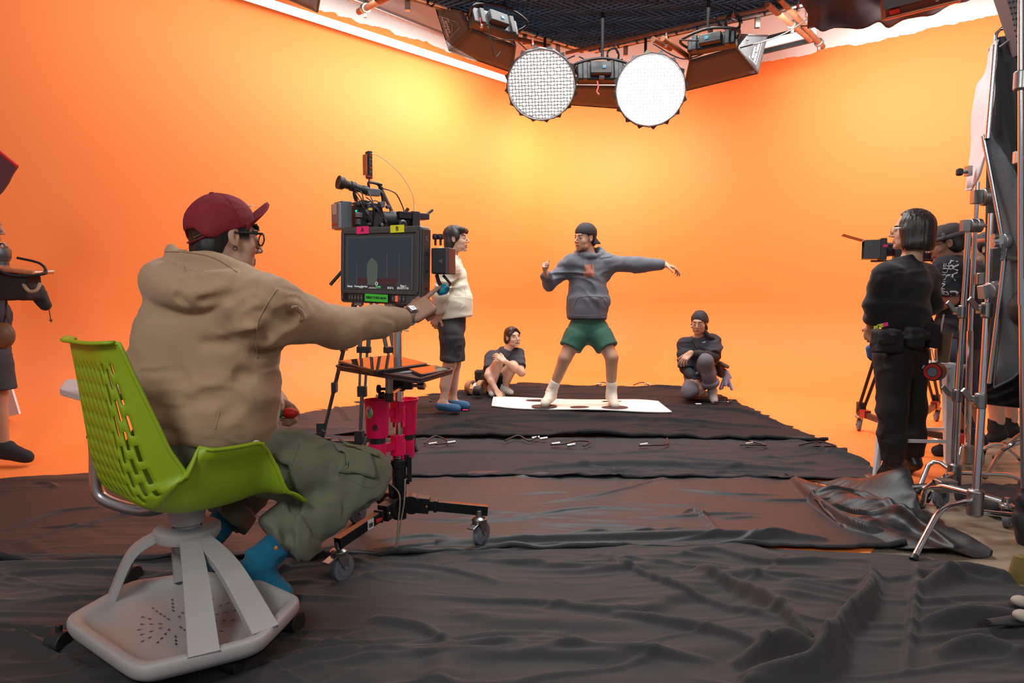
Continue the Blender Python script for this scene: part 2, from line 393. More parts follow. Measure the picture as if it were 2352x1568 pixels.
# sheets, from the front to the back of the set
R4 = [([(1600, 1320), (1750, 1400), (1870, 1500)], .030, .050), ([(2005, 1335), (1990, 1400), (1930, 1470), (1890, 1568)], .035, .075),
      ([(1400, 1300), (1560, 1370), (1800, 1450)], .018, .022), ([(1400, 1420), (1620, 1460), (1780, 1520)], .020, .026),
      ([(1690, 1545), (1800, 1500), (1900, 1530)], .03, .05), ([(1700, 1580), (1850, 1560), (1930, 1500)], .03, .055),
      ([(850, 1430), (960, 1450), (1050, 1500)], .025, .022), ([(830, 1505), (1300, 1500), (1640, 1530)], .022, .020),
      ([(880, 1300), (1000, 1315), (1150, 1350)], .018, .016), ([(1100, 1290), (1230, 1305), (1500, 1300)], .016, .010),
      ([(1560, 1290), (1640, 1280), (1760, 1300), (2000, 1295)], .018, .016), ([(2110, 1370), (2200, 1335), (2352, 1350)], .03, .05),
      ([(2120, 1450), (2250, 1440), (2400, 1450)], .03, .05), ([(2110, 1300), (2100, 1400), (2080, 1560)], .016, .02),
      ([(0, 1330), (200, 1325), (420, 1330)], .022, .02), ([(0, 1460), (80, 1500), (200, 1560)], .02, .02), ([(640, 1330), (720, 1300), (860, 1310)], .02, .02),
      ([(2150, 1520), (2250, 1500), (2400, 1540)], .03, .04), ([(560, 1568), (700, 1520), (830, 1500)], .02, .02)]
sheet('fabric_sheet', [(-300, 1290), (640, 1280), (1176, 1262), (1700, 1262), (2120, 1285), (2480, 1400)], [(-2.6, 1.15, 0), (0, 1.15, 0), (2.2, 1.15, 0)], .008, fb4,
      'faded black fabric nearest the viewer, rumpled in thick diagonal folds', du=.0085, ridges=R4, seed=3, wr=.8, thin=110)
R3 = [([(240, 1170), (120, 1185), (0, 1230)], .022, .010), ([(0, 1270), (200, 1210), (420, 1160)], .02, .008), ([(1000, 1258), (1300, 1248), (1700, 1240), (1900, 1247)], .03, .03),
      ([(1560, 1190), (1600, 1180), (1650, 1230)], .015, .012), ([(1300, 1230), (1450, 1225), (1560, 1235)], .012, .012),
      ([(1820, 1105), (1870, 1160), (1960, 1220), (2040, 1240)], .022, .05)]
sheet('fabric_sheet', [(-280, 1118), (0, 1108), (240, 1088), (640, 1086), (1180, 1090), (1820, 1095)], [(-300, 1312), (300, 1302), (800, 1292), (1176, 1272), (1700, 1266), (2080, 1268)], .012, fb3,
      'shiny dark satin fabric under the rolling monitor stand', du=.010, ridges=R3, thin=36, seed=11, wr=.35, edge=.026, rag=.012)
def flapz(X, Y, Z, t):
    pk = PZ(2115, 1150); return Z+.17*np.exp(-(((X-pk[0])/.20)**2+((Y-pk[1]-.05)/.17)**2))+.02*np.sin(X*22+Y*9)
sheet('fabric_sheet', [(1800, 1098), (1900, 1112), (2060, 1122), (2120, 1185), (2180, 1230), (2280, 1280)], [(1830, 1112), (1880, 1180), (1960, 1235), (2060, 1265), (2150, 1283), (2278, 1284)], .018, fb6,
      'bunched black satin fabric with a raised corner by the bent chrome leg', du=.010, seed=23, wr=1.3, zfun=flapz, ridges=[([(1900, 1180), (2050, 1200), (2200, 1265)], .02, .04), ([(1870, 1140), (1980, 1150), (2060, 1190)], .02, .03)])
sheet('fabric_sheet', [(590, 1006), (900, 1012), (1400, 1010), (1850, 1012), (1900, 1022)], [(560, 1095), (900, 1099), (1400, 1103), (1800, 1105), (2075, 1113)], .016, fb2,
      'charcoal fabric strip with the cables lying along its far edge', du=.014, thin=45, seed=31, wr=.55, rag=.025, edge=.012,
      ridges=[([(1180, 1086), (1400, 1076), (1700, 1082), (1880, 1090)], .03, .028), ([(1850, 1035), (1930, 1055), (2000, 1075)], .025, .03), ([(950, 1050), (1200, 1045), (1500, 1055)], .02, .008)])
sheet('fabric_sheet', [(930, 872), (1000, 872), (1060, 870), (1130, 880), (1350, 889), (1560, 893), (1640, 905)], [(930, 1012), (1150, 1014), (1400, 1010), (1650, 1014), (1900, 1022)], .018, fb1,
      'deep black fabric at the back under the white mat', du=.017, thin=50, seed=41, wr=.6, rag=.03, edge=.035,
      ridges=[([(1000, 985), (1200, 965), (1500, 975), (1800, 990)], .04, .03), ([(1040, 890), (1100, 888), (1200, 893)], .03, .03), ([(960, 1000), (1060, 985), (1150, 995)], .03, .03), ([(1560, 945), (1700, 950), (1800, 985)], .03, .03)])
sheet('fabric_sheet', [(600, 905), (660, 896), (760, 893), (850, 893), (985, 900)], [(560, 1000), (700, 1004), (850, 1006), (1010, 1010)], .014, fb5,
      'plum black fabric at the back left behind the tripod', du=.016, thin=20, seed=51, wr=.8, rag=.03, edge=.012, wdir=.25,
      ridges=[([(740, 925), (780, 915), (820, 905)], .03, .05), ([(800, 912), (850, 905), (870, 930)], .03, .06), ([(770, 940), (790, 955), (800, 970)], .02, .03)])
# ================= bodies and clothes: smooth solids grown from limbs ==============
def smin(a, b, k):
    if k <= 0: return np.minimum(a, b)
    h = np.maximum(k-np.abs(a-b), 0)/k
    return np.minimum(a, b)-h*h*k*.25
def smax(a, b, k): return -smin(-a, -b, k)
class Solid:
    def __init__(s): s.p = []; s.disp = None
    def cap(s, a, b, ra, rb=None, k=.02, flat=1.0, fw=None, op=1):
        a = np.asarray(a, float); b = np.asarray(b, float); rb = ra if rb is None else rb
        ab = b-a; L2 = max(ab@ab, 1e-10); fw_ = None if fw is None else nrm(fw)
        def f(P):
            t = np.clip((P-a)@ab/L2, 0, 1)[:, None]; v = P-a-ab*t
            r = ra+(rb-ra)*t[:, 0]
            if fw_ is not None:
                d = v@fw_; v = v+np.outer(d*(flat-1), fw_)
                return (np.linalg.norm(v, axis=1)-r)/(1+(flat-1)*.5)
            return np.linalg.norm(v, axis=1)-r
        s.p.append((op, f, k, (a+b)/2, math.sqrt(L2)/2+max(ra, rb))); return s
    def ell(s, c, r, ax=None, k=.02, op=1):
        c = np.asarray(c, float); r = np.asarray(r, float); A = np.eye(3) if ax is None else np.array(ax, float)
        def f(P):
            q = (P-c)@A.T; k0 = np.linalg.norm(q/r, axis=1); k1 = np.linalg.norm(q/(r*r), axis=1)+1e-9
            return k0*(k0-1)/k1
        s.p.append((op, f, k, c, float(max(r)))); return s
    def cone(s, a, b, ra, rb, e=.006, k=.02, op=1, flat=1.0, fw=None):
        """flat-ended tapered tube"""
        a = np.asarray(a, float); b = np.asarray(b, float); ab = b-a; L = np.linalg.norm(ab); u = ab/L; fw_ = None if fw is None else nrm(fw)
        def f(P):
            q = P-a; x = q@u; v = q-np.outer(x, u)
            if fw_ is not None:
                d = v@fw_; v = v+np.outer(d*(flat-1), fw_)
            r = ra+(rb-ra)*np.clip(x/L, 0, 1)
            d1 = np.linalg.norm(v, axis=1)-r+e; d2 = np.abs(x-L/2)-L/2+e
            return np.minimum(np.maximum(d1, d2), 0)+np.hypot(np.maximum(d1, 0), np.maximum(d2, 0))-e
        s.p.append((op, f, k, (a+b)/2, L/2+max(ra, rb))); return s
    def box(s, c, h, ax=None, e=.01, k=.01, op=1):
        c = np.asarray(c, float); h = np.asarray(h, float)-e; A = np.eye(3) if ax is None else np.array(ax, float)
        def f(P):
            q = np.abs((P-c)@A.T)-h
            return np.linalg.norm(np.maximum(q, 0), axis=1)+np.minimum(q.max(1), 0)-e
        s.p.append((op, f, k, c, float(np.linalg.norm(h))+e)); return s
    def cut(s, c, n, k=.006, R=None):
        """removes what lies on the side n of the plane (within R of c)"""
        c = np.asarray(c, float); n = nrm(n)
        if R is None:
            s.p.append((2, lambda P: (P-c)@n, k, c, 99))
        else:
            def f(P): return np.minimum((P-c)@n, (R-np.linalg.norm(P-c, axis=1)))
            s.p.append((3, f, k, c, R))
        return s
    def ev(s, P, full=False):
        d = np.full(len(P), 10.0)
        for (op, f, k, c, R) in s.p:
            if op == 2: d = smax(d, f(P), k); continue
            if full: m = slice(None)
            else:
                m = np.nonzero(((P-c)**2).sum(1) < (R+.07)**2)[0]
                if len(m) == 0: continue
            v = f(P[m])
            if op == 1: d[m] = smin(d[m], v, k)
            elif op == 0: d[m] = smax(d[m], -v, k)
            elif op == 3: d[m] = smax(d[m], v, k)
        if s.disp is not None: d = d-s.disp(P)
        return d
    def bounds(s):
        lo = np.array([1e9]*3); hi = -lo
        for (op, f, k, c, R) in s.p:
            if op == 1: lo = np.minimum(lo, c-R); hi = np.maximum(hi, c+R)
        return lo-.02, hi+.02
    def grad(s, P, e=.002):
        g = np.stack([s.ev(P+V3(*(e*(i == j) for j in range(3))))-s.ev(P-V3(*(e*(i == j) for j in range(3)))) for i in range(3)], 1)
        return g/(np.linalg.norm(g, axis=1)[:, None]+1e-9)
    def snap(s, P, off=0.0, it=5):
        P = np.array(P, float)
        for _ in range(it):
            d = s.ev(P, True); g = s.grad(P); P = P-g*(np.clip(d-off, -.04, .04))[:, None]*.9
        return P
    def shoot(s, P, d=None, off=.0015):
        """move points along d (default: the line of sight) until they meet the surface; also says which ones did"""
        P = np.array(P, float); t = np.zeros(len(P))
        if d is None: Dv = P-V3(0, 0, CAM_H); Dv /= np.linalg.norm(Dv, axis=1)[:, None]
        else: Dv = np.tile(nrm(d), (len(P), 1))
        for _ in range(70):
            v = s.ev(P+Dv*t[:, None], True); t += np.clip(v, -.02, .04)*.8
        return P+Dv*(t-off)[:, None], np.abs(v) < .012
    def mesh(s, res, lo=None, hi=None):
        if lo is None: lo, hi = s.bounds()
        n = np.ceil((hi-lo)/res).astype(int)+1; B = 8
        nb = np.ceil(n/B).astype(int); N = nb*B+1
        # coarse pass at block centres
        ix = np.stack(np.meshgrid(*[np.arange(q) for q in nb], indexing='ij'), -1).reshape(-1, 3)
        ctr = lo+(ix*B+B/2)*res
        dc = s.ev(ctr, True); act = np.abs(dc) < B*res*.87*1.35+.012
        V = np.empty(tuple(N), np.float32)
        sg = np.where(dc < 0, -1.0, 1.0).reshape(tuple(nb))
        for ax in range(3): sg = np.repeat(sg, B, axis=ax)
        V[:-1, :-1, :-1] = sg; V[-1] = 1; V[:, -1] = 1; V[:, :, -1] = 1
        off = np.stack(np.meshgrid(*[np.arange(B+1)]*3, indexing='ij'), -1).reshape(-1, 3)
        A = ix[act]
        for i0 in range(0, len(A), 600):
            a = A[i0:i0+600]; I = (a[:, None, :]*B+off[None]).reshape(-1, 3)
            V[I[:, 0], I[:, 1], I[:, 2]] = s.ev(lo+I*res)
        return surface_nets(V, lo, res)
def surface_nets(V, lo, res):
    S = V < 0
    c8 = [S[i:V.shape[0]-1+i, j:V.shape[1]-1+j, k:V.shape[2]-1+k] for i in (0, 1) for j in (0, 1) for k in (0, 1)]
    any_ = c8[0].copy(); all_ = c8[0].copy()
    for c in c8[1:]: any_ |= c; all_ &= c
    M = any_ & ~all_; cells = np.argwhere(M)
    if len(cells) == 0: return np.zeros((0, 3)), np.zeros((0, 4), int)
    idx = np.full(M.shape, -1, np.int64); idx[M] = np.arange(len(cells))
    acc = np.zeros((len(cells), 3)); cnt = np.zeros(len(cells))
    i, j, k = cells.T
    corner = lambda a, b, c: V[i+a, j+b, k+c].astype(float)
    for ax in range(3):
        for p in (0, 1):
            for q in (0, 1):
                a = [0, 0, 0]; o = [x for x in range(3) if x != ax]; a[o[0]] = p; a[o[1]] = q
                b = list(a); b[ax] = 1
                v0 = corner(*a); v1 = corner(*b); m = (v0 < 0) != (v1 < 0)
                t = np.where(m, v0/np.where(m, v0-v1, 1), 0)
                pt = np.tile(np.array(a, float), (len(cells), 1)); pt[:, ax] = t
                acc += pt*m[:, None]; cnt += m
    vs = lo+(cells+acc/cnt[:, None])*res
    faces = []
    for ax in range(3):
        o = [x for x in range(3) if x != ax]
        s0 = [slice(1, -1)]*3; s0[ax] = slice(0, -1); s1 = list(s0); s1[ax] = slice(1, None)
        A_ = S[tuple(s0)]; B_ = S[tuple(s1)]
        for sign in (0, 1):
            E = np.argwhere((A_ & ~B_) if sign == 0 else (~A_ & B_))
            E = E+1; E[:, ax] -= 1
            def cell(d0, d1):
                q = E.copy(); q[:, o[0]] += d0; q[:, o[1]] += d1
                ok = (q >= 0).all(1) & (q < np.array(M.shape)).all(1); r = np.full(len(q), -1); qq = q[ok]; r[ok] = idx[qq[:, 0], qq[:, 1], qq[:, 2]]; return r
            f = np.stack([cell(-1, -1), cell(0, -1), cell(0, 0), cell(-1, 0)], 1)
            f = f[(f >= 0).all(1)]
            flip = (sign == 0) ^ (ax == 1)
            if not flip: f = f[:, ::-1]
            faces.append(f)
    return vs, np.concatenate(faces)
def mesh_np(name, vs, fs, mi=None):
    me = bpy.data.meshes.new(name)
    me.vertices.add(len(vs)); me.vertices.foreach_set('co', np.asarray(vs, np.float32).ravel())
    n = fs.shape[1]; me.loops.add(len(fs)*n); me.loops.foreach_set('vertex_index', fs.astype(np.int32).ravel())
    me.polygons.add(len(fs)); me.polygons.foreach_set('loop_start', np.arange(0, len(fs)*n, n, dtype=np.int32))
    me.polygons.foreach_set('use_smooth', [True]*len(fs))
    if mi is not None: me.polygons.foreach_set('material_index', mi.astype(np.int32))
    me.update(calc_edges=True); return me
def solid_obj(name, S, res, mats, parent=None, fine=(), mfun=None):
    """fine: list of (centre, radius, finer res)"""
    vs, fs = S.mesh(res); parts = []
    cen = vs[fs].mean(1)
    keep = np.ones(len(fs), bool)
    for (c, r, rf) in fine: keep &= np.linalg.norm(cen-c, axis=1) > r-res*.6
    parts.append((vs, fs[keep]))
    done = []
    for (c, r, rf) in fine:
        v2, f2 = S.mesh(rf, np.asarray(c)-r-rf, np.asarray(c)+r+rf)
        if len(f2) == 0: continue
        c2 = v2[f2].mean(1); kp = np.linalg.norm(c2-c, axis=1) < r
        for (cc_, rr_) in done: kp &= np.linalg.norm(c2-cc_, axis=1) > rr_-rf
        parts.append((v2, f2[kp])); done.append((c, r))
    V_ = []; F_ = []; n = 0
    for v, f in parts: V_.append(v); F_.append(f+n); n += len(v)
    V_ = np.concatenate(V_); F_ = np.concatenate(F_)
    used = np.unique(F_); rm = np.full(len(V_), -1); rm[used] = np.arange(len(used)); V_ = V_[used]; F_ = rm[F_]
    mi = mfun(V_[F_].mean(1)) if mfun is not None else None
    me = mesh_np(name, V_, F_, mi)
    return link(name, me, parent, mats)
def wrinkle(amp, sc=(9, 9, 20), seed=0, dirs=None):
    """soft cloth folds as a displacement"""
    A = np.eye(3) if dirs is None else np.array(dirs, float)
    def f(P):
        q = P@A.T
        a = vnoise(q*3.5+seed); b_ = vnoise(q*np.array(sc)*.42+seed*2+a[:, None]*1.2)
        c = vnoise(q*np.array(sc)*1.3+seed*3+b_[:, None]*1.6)
        m = np.clip(a*2.2-.6, .15, 1)
        g = .5+.5*np.cos(2*math.pi*2.6*b_)
        g2 = .5+.5*np.cos(2*math.pi*2.0*c)
        return amp*(m*(1.25*(g**1.7-.4)+.42*(g2**1.3-.45))+(c-.5)*.4)
    return f
class Fr:
    def __init__(s, o, fwd, up):
        s.o = np.asarray(o, float); s.y = nrm(fwd); s.x = nrm(np.cross(s.y, up)); s.z = np.cross(s.x, s.y); s.A = np.array([s.x, s.y, s.z])
    def __call__(s, x, y, z): return s.o+s.x*x+s.y*y+s.z*z
    def loc(s, P): return (P-s.o)@s.A.T
# ---- skin, hair, cloth colours
def skin(name, c): return mat(name, c, .48, bump=.08, bscale=90, sss=.06, spec=.4)
lipm = mat('lips', (.33, .13, .10), .45)
browm = mat('dark_brow', (.02, .014, .012), .8)
eyew = mat('eye_white', (.42, .39, .37), .4); iris = mat('iris', (.02, .012, .01), .15)
hairm = mat('black_hair', (.009, .007, .007), .62, bump=.5, bscale=70, stretch=(1, 1, .12), spec=.6)
def head_prims(S, h, s=1.0, smile=0.0, mouth=0.0, wide=1.0):
    """adds a head with a face; h = Fr at the head's centre"""
    E = lambda c, r, k=.02, op=1: S.ell(h(c[0]*s*wide, c[1]*s, c[2]*s), V3(r[0]*wide, r[1], r[2])*s, h.A, k*s, op)
    C = lambda a, b, ra, rb=None, k=.012, op=1: S.cap(h(*(V3(*a)*s)), h(*(V3(*b)*s)), ra*s, (rb or ra)*s, k*s, op=op)
    E((0, -.016, .034), (.076, .094, .084)); E((0, .028, -.022), (.060, .064, .078), .03); E((0, .030, -.074), (.047, .050, .034), .03)
    E((0, .075, -.098), (.020, .016, .015), .02)
    for q in (-1, 1):
        E((q*.040, .052, -.032), (.024, .022, .026), .02); E((q*.040, .035, -.075), (.02, .03, .022), .02)
        if smile: E((q*.034, .070, -.030), (.017, .013, .015), .014)
    C((-.030, .081, .026), (.030, .081, .026), .010, k=.016)
    for q in (-1, 1): E((q*.0315, .096, .004), (.017, .011, .010), .010, 0)
    for q in (-1, 1): E((q*.0315, .077, .003), (.0150, .0115, .0088), .004)
    C((0, .089, .012), (0, .112, -.028), .0065, .0092, .010)
    for q in (-1, 1): E((q*.0115, .101, -.033), (.0075, .0085, .0065), .006)
    w_ = .022+.006*smile; m = -.064
    C((-w_, .083, m+.006*smile), (0, .0915, m+.004), .0046, .0054, .006); C((w_, .083, m+.006*smile), (0, .0915, m+.004), .0046, .0054, .006)
    lo = m-.009-.012*mouth
    C((-w_*.8, .082, lo+.004), (0, .0895, lo), .005, .0062, .006); C((w_*.8, .082, lo+.004), (0, .0895, lo), .005, .0062, .006)
    if mouth: E((0, .098, m-.004-.006*mouth), (.012, .012, .004+.005*mouth), .003, 0)
    for q in (-1, 1):
        E((q*.0775, -.006, .000), (.0075, .018, .031), .006); E((q*.083, .002, .003), (.006, .009, .018), .004, 0); E((q*.078, .002, -.024), (.0055, .008, .009), .004)
def face_mats(h, s=1.0, mouth=0.0, nosz=True):
    def f(C):
        q = h.loc(C)/s; mi = np.zeros(len(C), int)
        front = q[:, 1] > .068
        lips = front & (np.abs(q[:, 0]) < .0255) & (q[:, 2] > -.0815-.012*mouth) & (q[:, 2] < -.0575) & (q[:, 1] > .0835)
        mi[lips] = 1
        z0 = .0275-.12*np.maximum(np.abs(q[:, 0])-.03, 0)
        br = (q[:, 1] > .055) & (np.abs(q[:, 0]) > .014) & (np.abs(q[:, 0]) < .048) & (np.abs(q[:, 2]-z0) < .0036); mi[br] = 2; ls = (q[:, 1] > .070) & (np.abs(np.abs(q[:, 0])-.0315) < .0155) & (q[:, 2] > .0068) & (q[:, 2] < .0098); mi[ls] = 2
        return mi
    return f
def eyes(h, parent, s=1.0, look=(0, 1, 0)):
    for q in (-1, 1):
        b = MB(); c = h(q*.0315*s, .0775*s, .003*s); b.ball(c+h.y*.0028*s, V3(.0120, .0106, .0056)*s, 10, h.A)
        l = nrm(h.x*look[0]+h.y*look[1]+h.z*look[2]); x, y, z = frame_from(l)
        b.ball(c+l*.0098*s, V3(.0056, .0050, .0044)*s, 8, (x, y, z), 1); b.build('eye', [eyew, iris], parent, smooth=180)
POSES = {'relaxed': [(25, 35, 20)]*4, 'fist': [(80, 95, 60)]*4, 'point': [(5, 8, 5), (70, 85, 50), (75, 85, 50), (75, 80, 50)],
         'splay': [(8, 12, 8)]*4, 'grip': [(45, 60, 40)]*4, 'touch': [(15, 18, 10), (38, 40, 20), (50, 50, 30), (55, 55, 30)], 'droop': [(20, 25, 15), (30, 30, 20), (35, 35, 20), (40, 35, 20)]}
def hand_prims(S, wr, d, pn, side, pose='relaxed', s=1.0, thumb=None, spread=6):
    """wr wrist, d direction of the hand, pn outward normal of the palm, side +1: thumb towards +cross(d,pn)"""
    d = nrm(d); pn = nrm(np.asarray(pn)-d*(np.asarray(pn)@d)); t = np.cross(d, pn)*side
    A = np.array([t, d, pn])
    S.cap(wr-d*.02*s, wr+d*.02*s, .027*s, .026*s, .015*s, 1.35, pn)
    S.box(wr+d*.052*s, V3(.038, .046, .0135)*s, A, .012*s, .012*s)
    S.ell(wr+d*.03*s+t*.024*s+pn*.008*s, V3(.017, .030, .014)*s, A, .012*s)
    tips = []
    P = POSES[pose] if isinstance(pose, str) else pose
    for i, (off, L, r) in enumerate(((.028, .078, .0088), (.0095, .086, .0090), (-.0095, .080, .0086), (-.028, .063, .0076))):
        base = wr+d*(.094-(.004 if i in (0, 2) else (.012 if i == 3 else 0)))*s+t*off*s
        a = math.radians((1.5-i)*spread); dir_ = d*math.cos(a)+t*math.sin(a); p = base-dir_*.012*s; rr = r*s
        fl = 0
        S.cap(p, base, rr*1.05, rr*1.05, .006*s)
        p = base
        for j, (fr, ang) in enumerate(zip((.48, .30, .22), P[i])):
            fl += math.radians(ang); v = dir_*math.cos(fl)+pn*math.sin(fl); q = p+v*L*fr*s
            S.cap(p, q, rr*(1-.08*j), rr*(1-.08*(j+1)), .003*s); p = q
        tips.append(p)
    tb = wr+d*.030*s+t*.030*s+pn*.004*s
    th = thumb or (.75, .75, .25)
    v1 = nrm(t*th[0]+d*th[1]+pn*th[2]); k1 = tb+v1*.036*s; v2 = nrm(v1*.8+d*.5+pn*(.25 if pose != 'fist' else .7)); k2 = k1+v2*.030*s; v3 = nrm(v2*.9+pn*.3); k3 = k2+v3*.022*s
    S.cap(tb-v1*.01*s, k1, .0135*s, .0105*s, .010*s); S.cap(k1, k2, .0105*s, .0098*s, .004*s); S.cap(k2, k3, .0098*s, .0082*s, .004*s)
    return tips+[k3]
def tub(name, S, pts, r, m, parent, off=.0, closed=False, n=6, flat=None, k=6, snap=False):
    """a seam, strap or edge lying on a surface"""
    P = np.array(spline(pts, k, closed))
    if snap: P = S.snap(P, off, 12); ok = np.abs(S.ev(P, True)-off) < .006
    else: P = P-(P-V3(0, 0, CAM_H))*.04; P, ok = S.shoot(P, None, off)
    st = np.linalg.norm(np.diff(P, axis=0), axis=1); md = np.median(st)
    run = []; best = []
    for i in range(len(P)):
        if ok[i] and (not run or st[i-1] < md*4+.01): run.append(P[i])
        else:
            if len(run) > len(best): best = run
            run = [P[i]] if ok[i] else []
    if len(run) > len(best): best = run
    if len(best) < 3: return None
    closed = closed and len(best) == len(P)
    b = MB(); b.tube(best, r, n, closed=closed, flat=flat)
    return b.build(name, m, parent, smooth=180)
def filt(V, F, ok, lim=.05):
    out = []
    for f in F:
        if max(np.linalg.norm(V[f[i]]-V[f[i-1]]) for i in range(len(f))) < lim: out.append(f)
    return out
def patch(name, S, c, ux, uy, d, m, parent, w=None, h=None, n=10, off=.0018, outline=None, solid=0, lim=.06):
    """a print or panel laid on a surface along d"""
    ux = nrm(ux); uy = nrm(uy)
    pts = [c+ux*w*(i/n-.5)+uy*h*(j/n-.5) for i in range(n+1) for j in range(n+1)]
    C_, _ = S.shoot(np.array([c-nrm(d)*.15]), d, 0); pts = np.array(pts)+(C_[0]-c); P = S.snap(pts, off, 8); ok = np.ones(len(P), bool); N_ = n+1
    fs = [(i*N_+j, (i+1)*N_+j, (i+1)*N_+j+1, i*N_+j+1) for i in range(n) for j in range(n)]
    b = MB(); b.add(P, filt(P, fs, ok, lim)); return b.build(name, m, parent, smooth=180, solid=solid)
def textpatch(name, S, txt, hgt, c, ux, uy, d, m, parent, off=.002, bold=0.0):
    vs, fs = text_mesh(txt, hgt, c, ux, uy, 0, 0, bold=bold)
    C_, _ = S.shoot(np.array([c-nrm(d)*.15]), d, 0); P = S.snap(np.array(vs)+(C_[0]-np.asarray(c)), off, 8); ok = np.ones(len(P), bool); b = MB(); b.add(P, filt(P, fs, ok, hgt*1.2)); return b.build(name, m, parent, smooth=None)
# ================= people ===========================================================
def P3(p, Y0): return PY(p[0], p[1], Y0+(p[2] if len(p) > 2 else 0))
class Fig:
    """joints from the pose; s = size of the person (1 = 1.75 m tall)"""
    def __init__(s, name, label, base, F, size=1.0, skincol=(.50, .27, .17), group=None):
        s.root = empty('person', base, label, 'person', group); s.F = nrm(F); s.s = size
        s.R = nrm(np.cross(s.F, (0, 0, 1))); s.B = Solid(); s.fine = []; s.nm = name
        s.sk = skin('skin_'+name, skincol); s.J = {}
    def torso(s, pel, che, nek, shR, shL, female=False):
        k = s.s; J = s.J; J.update(pel=pel, che=che, nek=nek, shR=shR, shL=shL)
        B = s.B; B.cap(pel, (pel+che)/2, .125*k, .115*k, .06, 1.35, s.F); B.cap((pel+che)/2, che, .115*k, .125*k, .06, 1.35, s.F)
        B.cap(shR*.8+che*.2, shL*.8+che*.2, .07*k, .07*k, .05); B.cap(che, nek, .075*k, .058*k, .05)
        B.cap(nek*.6+shR*.4, shR, .045*k, .05*k, .03); B.cap(nek*.6+shL*.4, shL, .045*k, .05*k, .03)
    def head(s, c, fwd, up=(0, 0, 1), smile=0, mouth=0, size=1.0, look=(0, 1, 0), wide=1.0, res=.0034):
        k = s.s*size; h = Fr(c, fwd, up); s.h = h; s.hs = k
        head_prims(s.B, h, k, smile, mouth, wide); s.B.cap(h(0, -.028*k, -.055*k), s.J['nek'], .052*k, .058*k, .02); s.fine.append((c, .150*k, res)); s.mouth = mouth
        eyes(h, s.root, k, look)
    def arm(s, sh, el, wr, side, hand=None, pn=None, pose='relaxed', thumb=None, hs=1.0, res=.003):
        k = s.s; s.J['el'+side] = el; s.J['wr'+side] = wr; B = s.B
        B.cap(sh, el, .050*k, .040*k, .02); B.cap(el, el*.6+wr*.4, .040*k, .040*k, .02); B.cap(el*.6+wr*.4, wr, .040*k, .027*k, .02)
        if hand is not None:
            d = nrm(hand-wr); t = hand_prims(B, wr, d, pn, s.sidesign(side, d, pn), pose, k*hs, thumb); s.J['tips'+side] = t
            s.fine.append((wr+d*.095*k*hs, .125*k*hs, res))
    def sidesign(s, side, d, pn):
        # thumb = cross(d, palm normal)*sign : right hand +1, left hand -1
        return 1 if side == 'R' else -1
    def leg(s, hip, kn, an, side, toe, calfdir=None):
        k = s.s; J = s.J; J['hip'+side] = hip; J['kn'+side] = kn; J['an'+side] = an; J['toe'+side] = toe; B = s.B
        B.cap(hip, kn, .088*k, .056*k, .04); B.cap(kn, an, .052*k, .034*k, .03)
        u = nrm(an-kn); back = -(s.F-u*(s.F@u)) if calfdir is None else np.asarray(calfdir)
        B.cap(kn+u*.05*k+back*.012, kn+u*.20*k+back*.018*k, .046*k, .040*k, .03)
        d = toe-an; dh = nrm(V3(d[0], d[1], 0)) if calfdir is None or True else d
        B.cap(an-dh*.025*k+V3(0, 0, -.030)*k, toe-dh*.03*k+V3(0, 0, .0), .034*k, .026*k, .03, .0+1.0); B.cap(an, an-dh*.02*k+V3(0, 0, -.03)*k, .034*k, .032*k, .02)
    def body(s, res=.008):
        s.bobj = solid_obj('body', s.B, res, [s.sk, lipm, browm], s.root, s.fine, face_mats(s.h, s.hs, s.mouth) if hasattr(s, 'h') else None)
    def foot(s, side, m, k_=1.0, name='sock', up=.12, shoe=False, res=.006, low=False):
        k = s.s*k_; an = s.J['an'+side]; toe = s.J['toe'+side]; kn = s.J['kn'+side]; u = nrm(kn-an)
        S = Solid(); d = toe-an; dh = nrm(V3(d[0], d[1], 0)); heel = an-dh*.03*k+V3(0, 0, -.034)*k
        if not low: S.cone(an-u*.01, an+u*up, .046*k, .046*k, .008)
        hz = heel+V3(0, 0, .002); S.cap(hz, toe-dh*.03*k, .040*k, .033*k, .02); S.cap(an+V3(0, 0, -.005 if not low else -.03), toe-dh*.06*k+V3(0, 0, .01), .040*k, .030*k, .03)
        zc = min(heel[2], toe[2])-.030*k; S.cut(V3(0, 0, zc), V3(0, 0, -1), .008)
        if low: S.cut(an+V3(0, 0, -.012)+dh*.02, nrm(V3(0, 0, 1)+dh*.10), .004)
        if shoe:
            a = heel-dh*.02; b_ = toe+dh*.005; a = V3(a[0], a[1], zc-.005); b_ = V3(b_[0], b_[1], zc-.005); S.cap(a+V3(0, 0, .012), b_+V3(0, 0, .012), .046*k, .044*k, .01, 2.2, V3(0, 0, 1))
        S.disp = wrinkle(.004, (18, 18, 40), 3)
        return solid_obj(name, S, res, m, s.root)
    def top(s, m, name, hem, rh=.165, rc=.150, flat=1.4, sleeves=(1.0, 1.0), rs=(.075, .055), amp=.012, res=.008, cuff=True, collar=.075, seed=1, belly=0, extra=None, wsc=(7, 7, 16), hemcut=None):
        k = s.s; J = s.J; S = Solid(); che, nek = J['che'], J['nek']; hem = np.asarray(hem, float)
        S.cone(hem, che*.5+hem*.5, rh*k, (rh*.5+rc*.5+.008)*k, .02, .05, 1, flat, s.F); S.cap(che*.5+hem*.5, che, (rh*.5+rc*.5)*k, rc*k, .07, flat, s.F)
        S.cap(J['shR']*.75+che*.25, J['shL']*.75+che*.25, .085*k, .085*k, .06); S.cap(che, nek, .10*k, (collar if collar != .0901 else .060)*k, .05)
